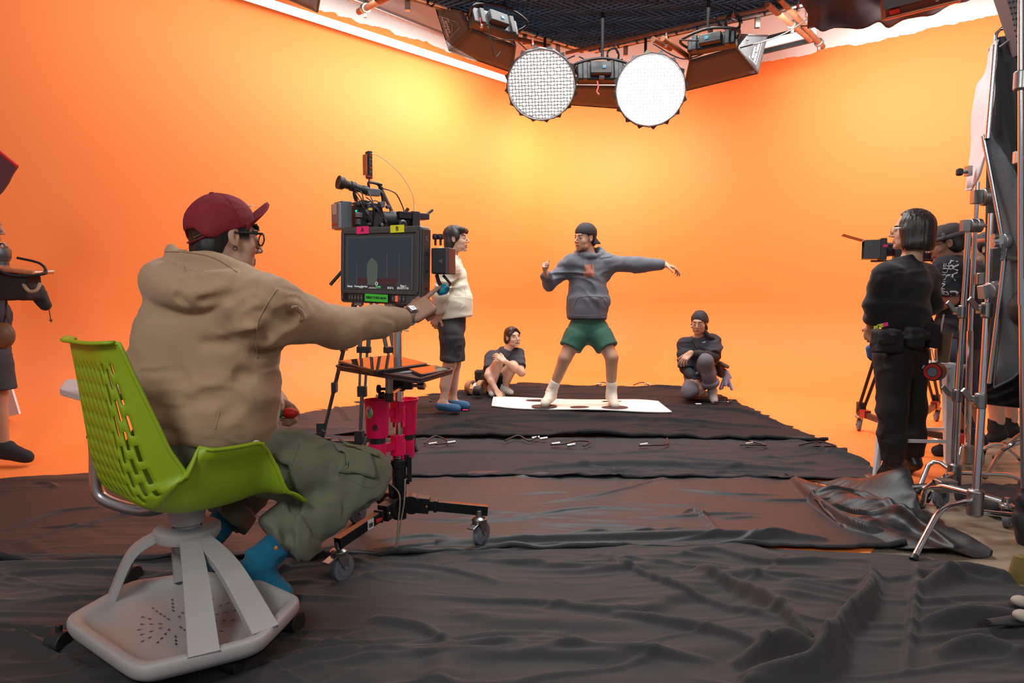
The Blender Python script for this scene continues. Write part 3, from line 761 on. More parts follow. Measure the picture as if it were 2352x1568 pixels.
        S.cap(nek*.7+J['shR']*.3, J['shR'], .058*k, rs[0]*.95*k, .04); S.cap(nek*.7+J['shL']*.3, J['shL'], .058*k, rs[0]*.95*k, .04)
        if belly: S.ell(hem*.62+che*.38+s.F*.035, V3(.12, .12, .18)*k, k=.08)
        for sd, fr in zip('RL', sleeves):
            if 'el'+sd not in J or fr <= 0: continue
            sh, el, wr = J['sh'+sd], J['el'+sd], J['wr'+sd]
            if fr <= .5:
                e = sh+(el-sh)*fr*2; S.cap(sh, sh*.6+e*.4, rs[0]*k, rs[0]*k, .04); S.cone(sh*.7+e*.3, e, rs[0]*k, (rs[0]*.98)*k, .008, .03)
            else:
                e = el+(wr-el)*(fr-.5)*2; u = nrm(e-el)
                S.cap(sh, el, rs[0]*k, rs[0]*.86*k, .04); S.cap(el, e-u*.03, rs[0]*.84*k, rs[1]*k, .03)
                if cuff: S.cone(e-u*.045, e+u*.01, rs[1]*.90*k, rs[1]*.80*k, .008, .008)
                else: S.cone(e-u*.05, e, rs[1]*k, rs[1]*.95*k, .008, .01)
        if extra: extra(S)
        S.cut(nek+V3(0, 0, .035)*k+s.F*.0, nrm(V3(0, 0, 1)+s.F*.35), .01, R=.11*k) if collar < .09 else None
        if hemcut is not None: S.cut(*hemcut)
        S.disp = wrinkle(amp, wsc, seed); s.T = S
        return solid_obj(name, S, res, m, s.root)
    def bottoms(s, m, name, ends, rw=.15, rt=.105, rk=.085, amp=.010, res=.008, top_=.05, seed=5, flat=1.3, extra=None, wsc=(8, 8, 14), rhem=None):
        """ends: per leg, fraction along hip-knee (0..1) or knee-ankle (1..2)"""
        k = s.s; J = s.J; S = Solid(); pel = J['pel']
        S.cap(pel+V3(0, 0, top_), pel-V3(0, 0, .03), rw*k, rw*k, .05, flat, s.F)
        for sd, e in zip('RL', ends):
            hp, kn, an = J['hip'+sd], J['kn'+sd], J['an'+sd]
            if e <= 1:
                q = hp+(kn-hp)*e; S.cap(hp, hp*.7+q*.3, rt*.9*k, rt*.9*k, .05); S.cone(hp*.85+q*.15, q, rt*.92*k, (rhem or rk)*.92*k, .006, .03)
            else:
                q = kn+(an-kn)*(e-1); S.cap(hp, kn, rt*k, rk*k, .06); S.cap(kn, kn*.4+q*.6, rk*k, rk*.95*k, .04); S.cone(kn*.5+q*.5, q, rk*.95*k, (rhem or rk)*k, .008, .03)
        if extra: extra(S)
        S.disp = wrinkle(amp, wsc, seed); s.L = S
        return solid_obj(name, S, res, m, s.root)
    def hair(s, m, kind, res=.004, name='hair', seed=2, front=.052, hl=.03, extra=None, vol=1.0):
        k = s.hs; h = s.h; S = Solid()
        S.ell(h(0, -.022*k, .040*k), V3(.086, .100, .090)*k*vol, h.A, .02)
        if kind == 'bob':
            S.cap(h(0, -.03*k, .02*k), h(0, -.035*k, -.085*k), .088*k, .098*k, .05); S.cut(h(0, 0, -.125*k), -h.z, .01)
        if kind in ('short', 'bob', 'pony', 'medium'):
            S.cap(h(-.04*k, -.05*k, -.03*k), h(.04*k, -.05*k, -.03*k), .052*k, k=.03)
        if kind == 'crop': S.cap(h(-.03*k, -.062*k, -.035*k), h(.03*k, -.062*k, -.035*k), .040*k, k=.03); S.cap(h(0, -.055*k, -.05*k), h(0, -.055*k, -.075*k), .045*k, .035*k, .02)
        if kind == 'medium':
            S.cap(h(-.03*k, -.06*k, -.07*k), h(.03*k, -.06*k, -.07*k), .042*k, k=.03)
            for q in (-1, 1): S.ell(h(q*.070*k, .012*k, .020*k), V3(.020, .035, .045)*k, h.A, .02)
            S.cap(h(-.05*k, .072*k, .068*k), h(.05*k, .07*k, .072*k), .028*k, k=.03)
        # face opening
        S.box(h(0, .11*k, -.060*k), V3(.061, .085, .115)*k, h.A, .035*k, .012, 0)
        for q in (-1, 1): S.ell(h(q*.082*k, 0, -.012*k), V3(.02, .022, .034)*k, h.A, .008, 0)
        if extra: extra(S, h, k)
        A = np.array([h.x, h.y, h.z])
        S.disp = lambda P: .006*k*(vnoise(h.loc(P)*np.array([90, 90, 9])/k+seed)-.5)+.004*k*(vnoise(h.loc(P)*np.array([30, 30, 7])/k+seed)-.5)
        return solid_obj(name, S, res, m, s.root)
def capm(name, c, r=.85): return mat(name, c, r, bump=.4, bscale=160, var=.15, vscale=14)
def ballcap(fig, m, brim=1, tilt=0.0, res=.0035, drop=.0, big=1.0, bill=(.082, .075)):
    """cap on the head; brim +1 forward, -1 backwards"""
    h, k = fig.h, fig.hs*big
    f = h.y*math.cos(tilt)+h.z*math.sin(tilt)*1.0; c = Fr(h(0, -.012*k, .040*k-drop), f, h.z)
    root = empty('baseball_cap', tuple(c.o)); root.parent = fig.root; root.location = Vector(tuple(c.o))-Vector(fig.root.location)
    return c, k, root
# ---------- the director on the green chair ---------------------------------------
DF = nrm(V3(.62, .78, 0))                # way the body faces
def director():
    f = Fig('director', 'seated person in tan hoodie, maroon cap and glasses pointing at the monitor', tuple(PZ(430, 1300, .5)*0+V3(-1.02, 2.28, 0)), DF, 1.04, (.42, .235, .155))
    R = f.R
    pel = PY(468, 985, 2.26); che = PY(505, 735, 2.28); nek = PY(505, 628, 2.27)
    shR = PY(610, 710, 2.12); shL = PY(420, 730, 2.50); f.torso(pel, che, nek, shR, shL)
    f.head(PY(520, 548, 2.27), (.73, .68, -.06), (-.08, -.02, 1), look=(.0, 1, -.05), res=.003, size=.98)
    elR = PY(775, 752, 2.38); wrR = PY(940, 727, 2.62)
    f.arm(shR, elR, wrR, 'R', PY(1000, 690, 2.68), (.15, .85, -.4), [(-4, 10, 6), (62, 55, 30), (70, 60, 30), (75, 60, 30)], thumb=(.55, .85, .35), hs=1.06, res=.0026)
    elL = PY(560, 900, 2.80); wrL = PY(640, 915, 2.70)
    f.arm(shL, elL, wrL, 'L', PY(680, 945, 2.66), (-.55, -.35, -.55), 'grip', hs=1.0, res=.003)
    hipR = PY(508, 1048, 2.32); knR = PY(832, 1090, 2.54); anR = PY(592, 1290, 2.29)
    f.leg(hipR, knR, anR, 'R', PY(672, 1362, 2.30), calfdir=V3(-.5, .3, -.5))
    hipL = PY(470, 1040, 2.48); knL = PY(620, 1070, 2.75); anL = PY(455, 1265, 2.50)
    f.leg(hipL, knL, anL, 'L', PY(470, 1330, 2.44), calfdir=V3(-.5, .3, -.5))
    f.body(.007)
    # hoodie ---------------------------------------------------------------
    tan = mat('tan_fleece', SR(166, 137, 105), .95, bump=.35, bscale=400, sheen=.15, var=.06, vscale=5)
    tanrib = mat('tan_rib', SR(140, 112, 84), .95, bump=.8, bscale=300, stretch=(1, 1, .1))
    S = Solid(); k = f.s; F = f.F
    hem = PY(480, 1010, 2.27)
    S.cone(hem, hem*.55+che*.45, .182, .196, .03, .06, 1, 1.22, F); S.cap(hem*.55+che*.45, che, .190, .178, .08, 1.25, F)
    S.cap(che+F*.0, nek, .15, .085, .06); S.cap(shR*.85+che*.15, shL*.85+che*.15, .105, .095, .07)
    S.cap(nek*.6+shR*.4, shR, .075, .088, .05); S.cap(nek*.6+shL*.4, shL, .075, .085, .05)
    S.cap(shR, elR, .090, .070, .05); uR = nrm(wrR-elR)
    S.cap(elR, elR*.5+wrR*.5, .070, .056, .04); S.cap(elR*.5+wrR*.5, wrR-uR*.075, .057, .046, .03); S.cone(wrR-uR*.085, wrR-uR*.018, .041, .037, .01, .012)
    S.cap(shL, elL, .09, .08, .05); uL = nrm(wrL-elL); S.cap(elL, wrL-uL*.05, .075, .055, .04); S.cone(wrL-uL*.07, wrL-uL*.01, .045, .042, .01, .01)
    # back slump and the fabric under the arm
    S.ell(PY(400, 850, 2.27), V3(.14, .14, .26), k=.10); S.ell(PY(560, 880, 2.25), V3(.12, .12, .20), k=.08)
    S.ell(PY(440, 740, 2.33), V3(.13, .13, .14), k=.08)
    # folds cut into the cloth
    def cr(px, r=.012, k_=.03, Y=2.05, op=0):
        pts = [PY(a, b_, Y) for a, b_ in px]; q = Sn.snap(np.array(pts), 0.0, 9)
        for a, b_ in zip(q[:-1], q[1:]): S.cap(a, b_, r, r*.6, k_, op=op)
    S.box(PY(395, 1030, 2.2), (.0, .0, .0), k=0) if False else None
    Sn = Solid(); Sn.p = list(S.p)
    for px, r, op in (([(640, 800), (600, 830), (560, 880), (500, 960)], .014, 0), ([(650, 815), (600, 870), (555, 950), (500, 1000)], .012, 0), ([(420, 800), (470, 820), (560, 820)], .010, 0),
                      ([(430, 910), (500, 900), (545, 915)], .010, 0), ([(390, 940), (450, 930), (520, 945)], .012, 0),
                      ([(620, 760), (690, 768), (760, 760)], .012, 0), ([(800, 735), (780, 770), (740, 800)], .014, 0), ([(640, 740), (700, 752), (760, 780)], .009, 0),
                      ([(560, 680), (520, 700), (470, 760)], .014, 0), ([(600, 720), (560, 735), (510, 750)], .012, 0), ([(860, 720), (850, 745), (860, 770)], .008, 0), ([(620, 930), (600, 970), (610, 1000)], .014, 0),
                      ([(640, 900), (610, 930), (590, 990)], .009, 0)):
        cr(px, r, .035, 2.0, op)
    # lying hood: a thick roll round the neck, open upper rim behind the head
    def hp(a, b_, Y): return PY(a, b_, Y)
    roll = spline([hp(582, 640, 2.15), hp(520, 655, 2.10), hp(450, 668, 2.12), hp(395, 655, 2.20), hp(372, 640, 2.32), hp(400, 640, 2.46)], 4)
    rad = np.interp(np.linspace(0, 1, len(roll)), [0, .3, .6, .85, 1], [.022, .052, .070, .062, .045])
    for a, b_, ra, rb in zip(roll[:-1], roll[1:], rad[:-1], rad[1:]): S.cap(a, b_, ra, rb, .02)
    roll2 = spline([hp(560, 628, 2.14), hp(500, 600, 2.15), hp(440, 590, 2.20), hp(398, 590, 2.30), hp(410, 605, 2.42)], 4)
    for i, (a, b_) in enumerate(zip(roll2[:-1], roll2[1:])):
        S.cap(a+V3(0, 0, -.0), b_, .022, .022, .02); S.cap(a+V3(0, 0, -.035)+(nek-a)*.05, b_+V3(0, 0, -.035)+(nek-b_)*.05, .030, .030, .02)
    S.cap(hp(392, 575, 2.28), hp(408, 630, 2.26), .016, .03, .03)
    S.cap(hp(350, 650, 2.33), hp(372, 670, 2.28), .045, .055, .03)
    # carve folds of the hood
    for pts, r in (([(395, 640), (450, 625), (500, 632)], .012), ([(405, 650), (395, 690), (410, 705)], .010), ([(460, 700), (520, 680), (580, 655)], .013), ([(420, 612), (435, 640), (470, 640)], .014)):
        q = [hp(a, b_, 2.045) for a, b_ in pts]; Sn.p = list(S.p); q = Sn.snap(np.array(q), 0, 10)
        for a, b_ in zip(q[:-1], q[1:]): S.cap(a, b_, r, r*.8, .02, op=0)
    # opening for head and neck
    hh = f.h; S.ell(hh(0, -.01, .0), V3(.090, .112, .125), hh.A, .012, 0); S.cap(hh(0, .0, -.06), nek+V3(0, 0, .04), .062, .064, .012, op=0)
    S.disp = wrinkle(.013, (8, 8, 13), 4)
    solid_obj('hoodie', S, .0062, tan, f.root, [(PY(480, 640, 2.2), .16, .005)])
    f.T = S
    tub('sleeve_seam', S, [PY(636, 662, 1.98), PY(612, 700, 1.98), PY(592, 740, 1.98), PY(588, 780, 1.98), PY(592, 822, 2.0)], .0028, tan, f.root, .0)
    tub('hood_seam', S, [PY(425, 566, 2.1), PY(418, 590, 2.08), PY(425, 625, 2.06)], .0024, tan, f.root, 0)
    tub('hood_stitching', S, [PY(380, 578, 2.2), PY(430, 580, 2.12), PY(490, 592, 2.08), PY(545, 625, 2.05)], .0018, tanrib, f.root, 0)
    tub('side_seam', S, [PY(495, 985, 2.0), PY(500, 960, 2.0), PY(505, 945, 2.0)], .0018, tan, f.root, 0)
    # cap ----------------------------------------------------------------------
    mar = capm('maroon_corduroy', SR(118, 18, 34), .85)
    h, q = f.h, f.hs
    c = Fr(h(0, -.012*q, .040*q), nrm(h.y*.90+h.z*.30), nrm(h.z*.9-h.y*.30))
    C = Solid(); C.ell(c(0, -.008, .008), V3(.090, .112, .098), c.A, .02); C.cut(c(0, 0, -.022), -c.z, .004); C.ell(c(0, 0, -.05), V3(.080, .1, .10), c.A, .004, 0)
    C.cap(c(-.055, -.07, -.014), c(.055, -.07, -.014), .03, k=.03); C.cap(c(0, -.06, -.04), c(0, -.03, .01), .070, .06, .02, op=0)
    C.disp = wrinkle(.006, (14, 14, 20), 8)
    cap = solid_obj('baseball_cap', C, .0035, mar, f.root); cap['label'] = 'maroon corduroy cap'
    def brimsurf(c, w, l, z0, arch, thick=.006, m_=None, back=1, y0=.085, lift=.0):
        b = MB(); G = []
        for i in range(13):
            u = -1+2*i/12; row = []
            for j in range(7):
                v = j/6; hw = w*(1-.0*v); ed = math.sqrt(max(0, 1-(abs(u))**2.6))
                x = u*hw; yb = back*(y0*math.sqrt(max(0, 1-(u*.86)**2))); y = yb+back*v*l*ed
                row.append(c(x, y, z0+lift*v-arch*u*u*(1+.4*v)))
            G.append(row)
        b.grid(G); return b
    b = brimsurf(c, .080, .085, .006, .040, lift=.040); b.build('brim', mar, cap, smooth=180, solid=.006)
    tub('crown_seam', C, [c(.0, .11, .02), c(.0, .08, .08), c(0, 0, .12), c(0, -.08, .08), c(0, -.12, .02)], .0014, mar, cap, 0, snap=True)
    for s_ in (-1, 1): tub('crown_seam', C, [c(.10*s_, .03, -.01), c(.08*s_, .02, .07), c(0, 0, .12)], .0014, mar, cap, 0, snap=True)
    b = MB(); b.ball(c(0, -.004, .108), V3(.009, .009, .004), 6, c.A); b.build('cap_button', mar, cap)
    b = MB(); st = [c(-.062, -.086, -.024), c(-.035, -.106, -.030), c(0, -.114, -.032), c(.035, -.106, -.030), c(.062, -.086, -.024)]
    b.tube(spline(st, 5), .010, 8, flat=.3); b.build('cap_strap', mar, cap, smooth=180)
    b = MB()
    for dz in (-.011, .011): b.tube([c(.028, -.1115, -.029+dz), c(.062, -.089, -.024+dz)], .0012, 6)
    b.build('strap_buckle', mat('brass', (.5, .3, .15), .4, .9), cap)
    b = MB(); b.box(c(.012, .104, .045), (.03, .004, .006), (c.x, c.z, c.y)); b.build('cap_patch', white, cap)
    # hair under the cap
    def ex(S_, h_, k_):
        S_.cut(c(0, 0, .02), c.z, .004)
        S_.box(h_(0, .075*k_, -.02*k_), V3(.2, .02, .06)*k_, h_.A, .01, .01, 0) if False else None
    f.hair(hairm, 'crop', .003, extra=ex, vol=.965)
    b = MB()
    for i in range(14):
        x = -.05+.1*i/13; b.tube([h(x, .076, .052), h(x*1.05, .084, .042), h(x*1.08+.004*math.sin(i), .086, .028)], [.005, .0040, .001], 5)
    b.build('fringe', hairm, f.root)
    for s_ in (-1, 1):
        b = MB()
        for i in range(9): b.tube([h(s_*.074, .01+.004*i, .03), h(s_*.0745, .014+.004*i, -.004-.002*(i % 3))], [.004, .001], 5)
        b.build('sideburn', hairm, f.root)
    # glasses, earring
    gb = mat('glossy_black_frame', (.015, .015, .018), .12, spec=.8); G_ = empty('glasses', (0, 0, 0)); G_.parent = f.root; G_.location = tuple(-np.array(f.root.location)*0)
    b = MB()
    for s_ in (-1, 1): b.tube([h(s_*.033+.026*math.cos(a)*(1+.1*abs(math.cos(a))), .107-abs(s_*.033+.026*math.cos(a))*.10, .004+.019*math.sin(a)) for a in np.linspace(0, 2*math.pi, 20)[:-1]], .0026, 6, closed=True)
    b.tube([h(-.008, .108, .010), h(.008, .108, .010)], .002, 6); b.build('rim', gb, G_)
    for s_ in (-1, 1):
        b = MB(); b.tube([h(s_*.060, .100, .018), h(s_*.082, .085, .018), h(s_*.084, .02, .014), h(s_*.080, -.01, .010), h(s_*.078, -.022, -.010)], [.0034, .004, .004, .003, .002], 8); b.build('temple', gb, G_)
    glass = mat('clear_lens', (1, 1, 1), .02, trans=1.0)
    b = MB()
    for s_ in (-1, 1): b.lathe(h(s_*.033, .104, .004), [(.0245, -.0006), (.0245, .0006)], h.y+h.x*s_*.10, 20)
    b.build('lens', glass, G_)
    b = MB(); ce = h(.081, -.002, -.040); b.tube([ce+(h.y*math.cos(a)+h.z*math.sin(a))*.0065 for a in np.linspace(0, 2*math.pi, 16)[:-1]], .0014, 6, closed=True); b.build('earring', blackm, f.root)
    # trousers ------------------------------------------------------------
    ol = mat('olive_cotton', SR(100, 103, 82), .9, bump=.35, bscale=260, sheen=.1, var=.16, vscale=7)
    S = Solid()
    S.cap(pel+V3(0, 0, .0), pel-V3(0, 0, .05), .155, .15, .05, 1.2, F)
    S.cap(hipR, hipR*.5+knR*.5, .110, .108, .07); S.cap(hipR*.5+knR*.5, knR, .106, .094, .05)
    cuR = knR+(anR-knR)*.80; S.cap(knR, knR*.5+cuR*.5, .093, .088, .05); S.cone(knR*.6+cuR*.4, cuR, .085, .085, .01, .03); S.cone(knR*.24+cuR*.76, cuR, .104, .106, .006, .003)
    S.cap(hipL, knL, .110, .092, .06); cuL = knL+(anL-knL)*.66; S.cap(knL, knL*.5+cuL*.5, .09, .085, .05); S.cone(knL*.6+cuL*.4, cuL, .083, .083, .01, .03); S.cone(knL*.28+cuL*.72, cuL, .100, .100, .006, .003)
    Sn.p = list(S.p); Sn.disp = None
    for px, r, op in (([(625, 1020), (615, 1080), (600, 1120)], .009, 0), ([(690, 1030), (670, 1090), (690, 1130)], .010, 0), ([(700, 1110), (780, 1120), (850, 1125)], .012, 0), ([(720, 1135), (800, 1128), (860, 1135)], .009, 0),
                      ([(760, 1160), (800, 1150), (850, 1160)], .010, 0), ([(690, 1170), (720, 1200), (770, 1200)], .012, 0), ([(650, 1200), (680, 1230), (720, 1240)], .010, 0), ([(700, 1150), (740, 1180), (800, 1180)], .009, 0),
                      ([(600, 1040), (640, 1060), (660, 1110)], .009, 0)):
        q = Sn.snap(np.array([PY(a, b_, 2.15) for a, b_ in px]), 0, 10)
        for a, b_ in zip(q[:-1], q[1:]): S.cap(a, b_, r, r*.7, .03, op=op)
    S.disp = wrinkle(.015, (11, 11, 11), 14)
    tr = solid_obj('trousers', S, .006, ol, f.root); d = V3(.05, 1, -.05); ux = nrm(PY(800, 1040, 2.2)-PY(700, 1030, 2.2)); uy = nrm(np.cross(d, ux))*-1
    pc = PY(765, 1086, 2.2); patch('cargo_pocket', S, pc, ux, V3(0, .0, 1)-ux*.05, d, ol, tr, .145, .135, 10, .009, solid=.008)
    patch('pocket_flap', S, pc+V3(0, 0, .022), ux, V3(0, 0, 1)-ux*.05, d, ol, tr, .145, .05, 10, .013, solid=.006)
    tub('trouser_seam', S, [PY(584, 1060, 2.0), PY(640, 1072, 2.0), PY(672, 1078, 2.0)], .0018, ol, tr, .0)
    tub('trouser_seam', S, [PY(690, 1010, 2.1), PY(672, 1060, 2.0), PY(655, 1110, 2.0)], .0018, ol, tr, .0)
    tub('trouser_seam', S, [PY(800, 1100, 2.2), PY(850, 1120, 2.2), PY(872, 1105, 2.3)], .0018, ol, tr, .0)
    b = MB(); b.ball(PY(590, 1014, 2.20), V3(.012, .03, .022), 8); b.build('shirt_tail', mat('white_cotton', (.7, .7, .72), .8), f.root)
    # socks -----------------------------------------------------------------
    teal = mat('teal_sock', SR(0, 98, 128), .9, bump=.5, bscale=200, sheen=.1, var=.08)
    o = f.foot('R', teal, 1.12, 'sock', .20, res=.005); f.foot('L', teal, 1.12, 'sock', .2, res=.005)
    b = MB(); q = PY(634, 1258, 2.22); b.ball(q, V3(.006, .004, .008), 6); b.build('sock_logo', mat('orange_thread', (.6, .2, .02), .8), o)
    # watch
    W = empty('wristwatch', (0, 0, 0)); W.parent = f.root; u = uR; wc = wrR-u*.0; x, y, z = frame_from(u, V3(0, 0, 1))
    st = mat('brushed_steel', (.45, .44, .42), .3, 1)
    b = MB()
    for i in range(22):
        a = 2*math.pi*i/22; rr = .034; b.box(wc+(x*math.cos(a)*.9+y*math.sin(a))*rr, (.0105, .004, .018), (-x*math.sin(a)+y*math.cos(a), x*math.cos(a)+y*math.sin(a), z))
    b.build('bracelet', st, W, bevel=.001)
    n = nrm(V3(-.1, -1, .75)-u*(V3(-.1, -1, .75)@u)); t = np.cross(u, n); cw = wc+n*.037
    b = MB(); b.box(cw, (.034, .036, .010), (t, u, n)); b.build('watch_case', st, W, bevel=.004)
    b = MB(); b.box(cw+n*.0056, (.026, .028, .002), (t, u, n)); b.box(cw+n*.007, (.010, .012, .001), (t, u, n), 1); b.build('watch_face', [mat('black_dial', (.01, .012, .015), .15), mat('grey_lcd', (.12, .14, .12), .3)], W, bevel=.001)
    return f
D = director()
def gadget():
    tips = D.J['tipsL']; c = np.mean(tips[:3], 0)*.55+tips[4]*.45; c = PY(652, 948, 2.60)
    t = empty('soft_toy', tuple(c), 'green and red squashy object held in the seated person\'s left hand', 'toy')
    ax = nrm(V3(1, .25, -.05)); b = MB(); b.ball(c-ax*.022, V3(.030, .024, .022), 10, frame_from(V3(0, 0, 1), ax)[::1]); b.build('green_half', mat('green_foam', SR(20, 120, 90), .6), t)
    b = MB(); b.ball(c+ax*.022, V3(.032, .024, .021), 10, (ax, nrm(np.cross(V3(0, 0, 1), ax)), V3(0, 0, 1))); b.build('red_half', mat('red_foam', SR(205, 30, 25), .55), t)
gadget()
# ================= the green wheeled chair ==========================================
def node_chair():
    C0 = PY(430, 1190, 2.25); C0 = V3(C0[0], C0[1], 0); th = math.radians(49)
    f = V3(math.cos(th), math.sin(th), 0); r = V3(f[1], -f[0], 0); U = V3(0, 0, 1)
    t = empty('rolling_chair', tuple(C0), 'lime green shell chair with slotted back on a grey tray base with casters', 'chair')
    g = mat('lime_plastic', SR(138, 168, 22), .42, bump=.25, bscale=500, sss=0)
    W = lambda x, y, z: C0+r*x+f*y+U*z                         # x to the sitter's right, y forward
    # shell : centre line from the top of the back down and forward to the front lip
    line = spline([(-.295, .955), (-.28, .84), (-.262, .70), (-.245, .58), (-.205, .475), (-.10, .425), (.05, .415), (.17, .425), (.245, .415), (.30, .388)], 9)
    line = np.array([(q[0], q[1]) for q in [np.append(V3(*p, 0)[:2], 0)[:2] for p in [np.array([l[0], l[1]]) for l in line]]]) if False else np.array([[l[0], l[1]] for l in line])
    n = len(line); nu = 49; us = np.linspace(-1, 1, nu)
    L = np.r_[0, np.cumsum(np.hypot(*np.diff(line, axis=0).T))]; T = L/L[-1]
    G = np.zeros((n, nu, 3))
    for i in range(n):
        t_ = T[i]; tan_ = line[min(i+1, n-1)]-line[max(i-1, 0)]; tan_ = tan_/np.linalg.norm(tan_); nn = V3(-tan_[1], tan_[0]) if False else np.array([tan_[1]*-1, tan_[0]])
        nn = np.array([-tan_[1], tan_[0]]); nn = nn if nn[1]+nn[0]*.8 > 0 else -nn          # towards the sitter
        w = np.interp(t_, [0, .25, .42, .5, .62, .8, 1], [.192, .228, .252, .272, .282, .278, .225])
        cup = np.interp(t_, [0, .1, .3, .42, .465, .50, .54, .80, .845, .90, 1], [.035, .055, .10, .13, .12, .135, .215, .212, .200, .02, -.005])   # how far the sides fold up
        for j, u in enumerate(us):
            a = abs(u); s_ = max(0, (a-.45)/.55); x = u*w*(1-.10*s_*cup/.17); up = cup*s_**(1.9 if t_ < .5 else 2.2)
            flare = .028*max(0, (a-.93)/.07)*(1 if .56 < t_ < .85 else 0)
            p = line[i]+nn*up; G[i, j] = W(x+np.sign(u)*flare, p[0], p[1])
    G += r*.022
    # split lengthwise cells to cut slots
    b = MB(); vs = G.reshape(-1, 3); fs = []; m = 0
    for i in range(n-1):
        for j in range(nu-1):
            row = j//2; t_ = T[i]; a = abs(us[j]+us[j+1])/2
            slot = .055 < t_ < .475 and a < .80 and j % 2 == 0 and (i+(row % 2)*3) % 6 < 4
            if not slot: fs.append((i*nu+j, i*nu+j+1, (i+1)*nu+j+1, (i+1)*nu+j))
    b.add(vs, fs); sh = b.build('seat_shell', g, t, smooth=180, solid=.007); sh['label'] = 'lime green moulded shell with slots'
    # rolled lips of the shell edge
    b = MB(); edge = [G[i, 0] for i in range(n)]+[G[-1, j] for j in range(1, nu)]+[G[i, -1] for i in range(n-2, -1, -1)]+[G[0, j] for j in range(nu-2, 0, -1)]
    b.tube([edge[i] for i in range(0, len(edge), 2)], .0065, 8, closed=True); b.build('shell_rim', g, t, smooth=180)
    b = MB(); top = [G[0, j]-f*.016+U*.004 for j in range(0, nu, 3)]; b.tube(top, .013, 8, flat=.5); b.build('top_lip', g, t, smooth=180)
    # column and seat support
    grey = mat('warm_grey_plastic', SR(160, 158, 155), .5, bump=.2, bscale=600); alu = mat('satin_aluminium', (.42, .42, .43), .32, .9)
    b = MB(); b.lathe(W(0, 0, 0), [(.055, .335), (.058, .37), (.060, .395), (.050, .40)], n=28); b.lathe(W(0, 0, 0), [(.036, .235), (.042, .24), (.042, .27), (.040, .37)], n=24); b.build('column', grey, t)
    b = MB(); b.lathe(W(0, 0, 0), [(.07, .39), (.11, .40), (.12, .418)], n=28); b.build('seat_plate', blackp, t)
    # tray base ---------------------------------------------------------------
    HEX = [(138, 1425), (228, 1362), (470, 1318), (640, 1358), (697, 1372), (610, 1470), (320, 1548)]
    zt = .135
    O = np.array([PZ(a, b_, zt) for a, b_ in [(140, 1415), (300, 1332), (470, 1310), (600, 1330), (694, 1372), (600, 1468), (312, 1540)]])
    O[0] = PZ(140, 1420, zt)
    cen = O.mean(0)
    def rounded(P, q=.16, n=5):
        out = []; m_ = len(P)
        for i in range(m_):
            a, b_, c = P[i-1], P[i], P[(i+1) % m_]; p0 = b_+(a-b_)*q; p2 = b_+(c-b_)*q
            for k in np.linspace(0, 1, n): out.append((1-k)**2*p0+2*k*(1-k)*b_+k*k*p2)
        return np.array(out)
    Rg = rounded(O); b = MB()
    rings = []
    for sc_, dz in ((.93, -.055), (1.0, -.040), (1.012, -.018), (1.0, -.002), (.985, .002), (.90, .0), (.865, -.010), (.80, -.034), (.40, -.045), (.004, -.047)):
        rings.append([cen+(p-cen)*sc_+U*dz for p in Rg])
    # keep the rim of even width
    b.grid([ring+[ring[0]] for ring in rings]); tray = b.build('tray_base', grey, t, smooth=50)
    sm = tray.modifiers.new('sub', 'SUBSURF'); sm.levels = 1; sm.render_levels = 1
    b = MB(); b.add([cen+(p-cen)*.94+U*-.060 for p in Rg], [tuple(range(len(Rg)))]); b.build('tray_underside', blackp, t, smooth=None)
    # small drainage slots of the tray
    b = MB(); ctr = PZ(400, 1432, zt-.043)
    for k in range(16):
        a = 2*math.pi*k/16+.1
        for j in range(1, 7):
            if k % 2 and j < 3: continue
            rr = .026*j+.012; d = V3(math.cos(a), math.sin(a), 0); d2 = V3(-d[1], d[0], 0); p = ctr+d*rr*1.02
            rel = np.linalg.norm((p-cen)[:2]); z = zt-.0400+.011*max(0, (rel-.14)/.14)
            if rel > .175: continue
            p = V3(p[0], p[1], z); b.add([p-d*.008, p+d*.007+d2*.0035, p+d*.007-d2*.0035], [(0, 1, 2)])
    x = b.build('tray_slots', blackp, tray, smooth=None); x['kind'] = 'stuff'
    # four struts up to the hub ring
    hubz = .318
    b = MB(); b.lathe(W(0, 0, 0), [(.050, hubz-.030), (.098, hubz-.034), (.104, hubz-.02), (.104, hubz), (.096, hubz+.006), (.045, hubz+.004), (.044, hubz-.03)], n=36, caps=False); b.build('hub_ring', grey, t)
    feet = [PZ(258, 1362, zt), PZ(430, 1325, zt), PZ(468, 1500, zt), PZ(608, 1444, zt)]
    for p in feet:
        d = nrm(V3(p[0]-C0[0], p[1]-C0[1], 0)); s_ = V3(-d[1], d[0], 0); a = W(0, 0, hubz-.008)+d*.085
        pth = spline([a-d*.03+U*.0, a+d*.012-U*.012, a*.55+p*.45+d*.02+U*.02, p+U*-.01], 7)
        b = MB(); G2 = []
        for i, q in enumerate(pth):
            tt = i/(len(pth)-1); wd = .024+.016*tt; th_ = .013; tg = nrm(pth[min(i+1, len(pth)-1)]-pth[max(i-1, 0)]); nn = nrm(np.cross(tg, s_))
            G2.append([q+s_*wd+nn*th_, q-s_*wd+nn*th_, q-s_*wd-nn*th_, q+s_*wd-nn*th_, q+s_*wd+nn*th_])
        b.grid(G2); b.build('strut', grey, t, smooth=40, bevel=.004)
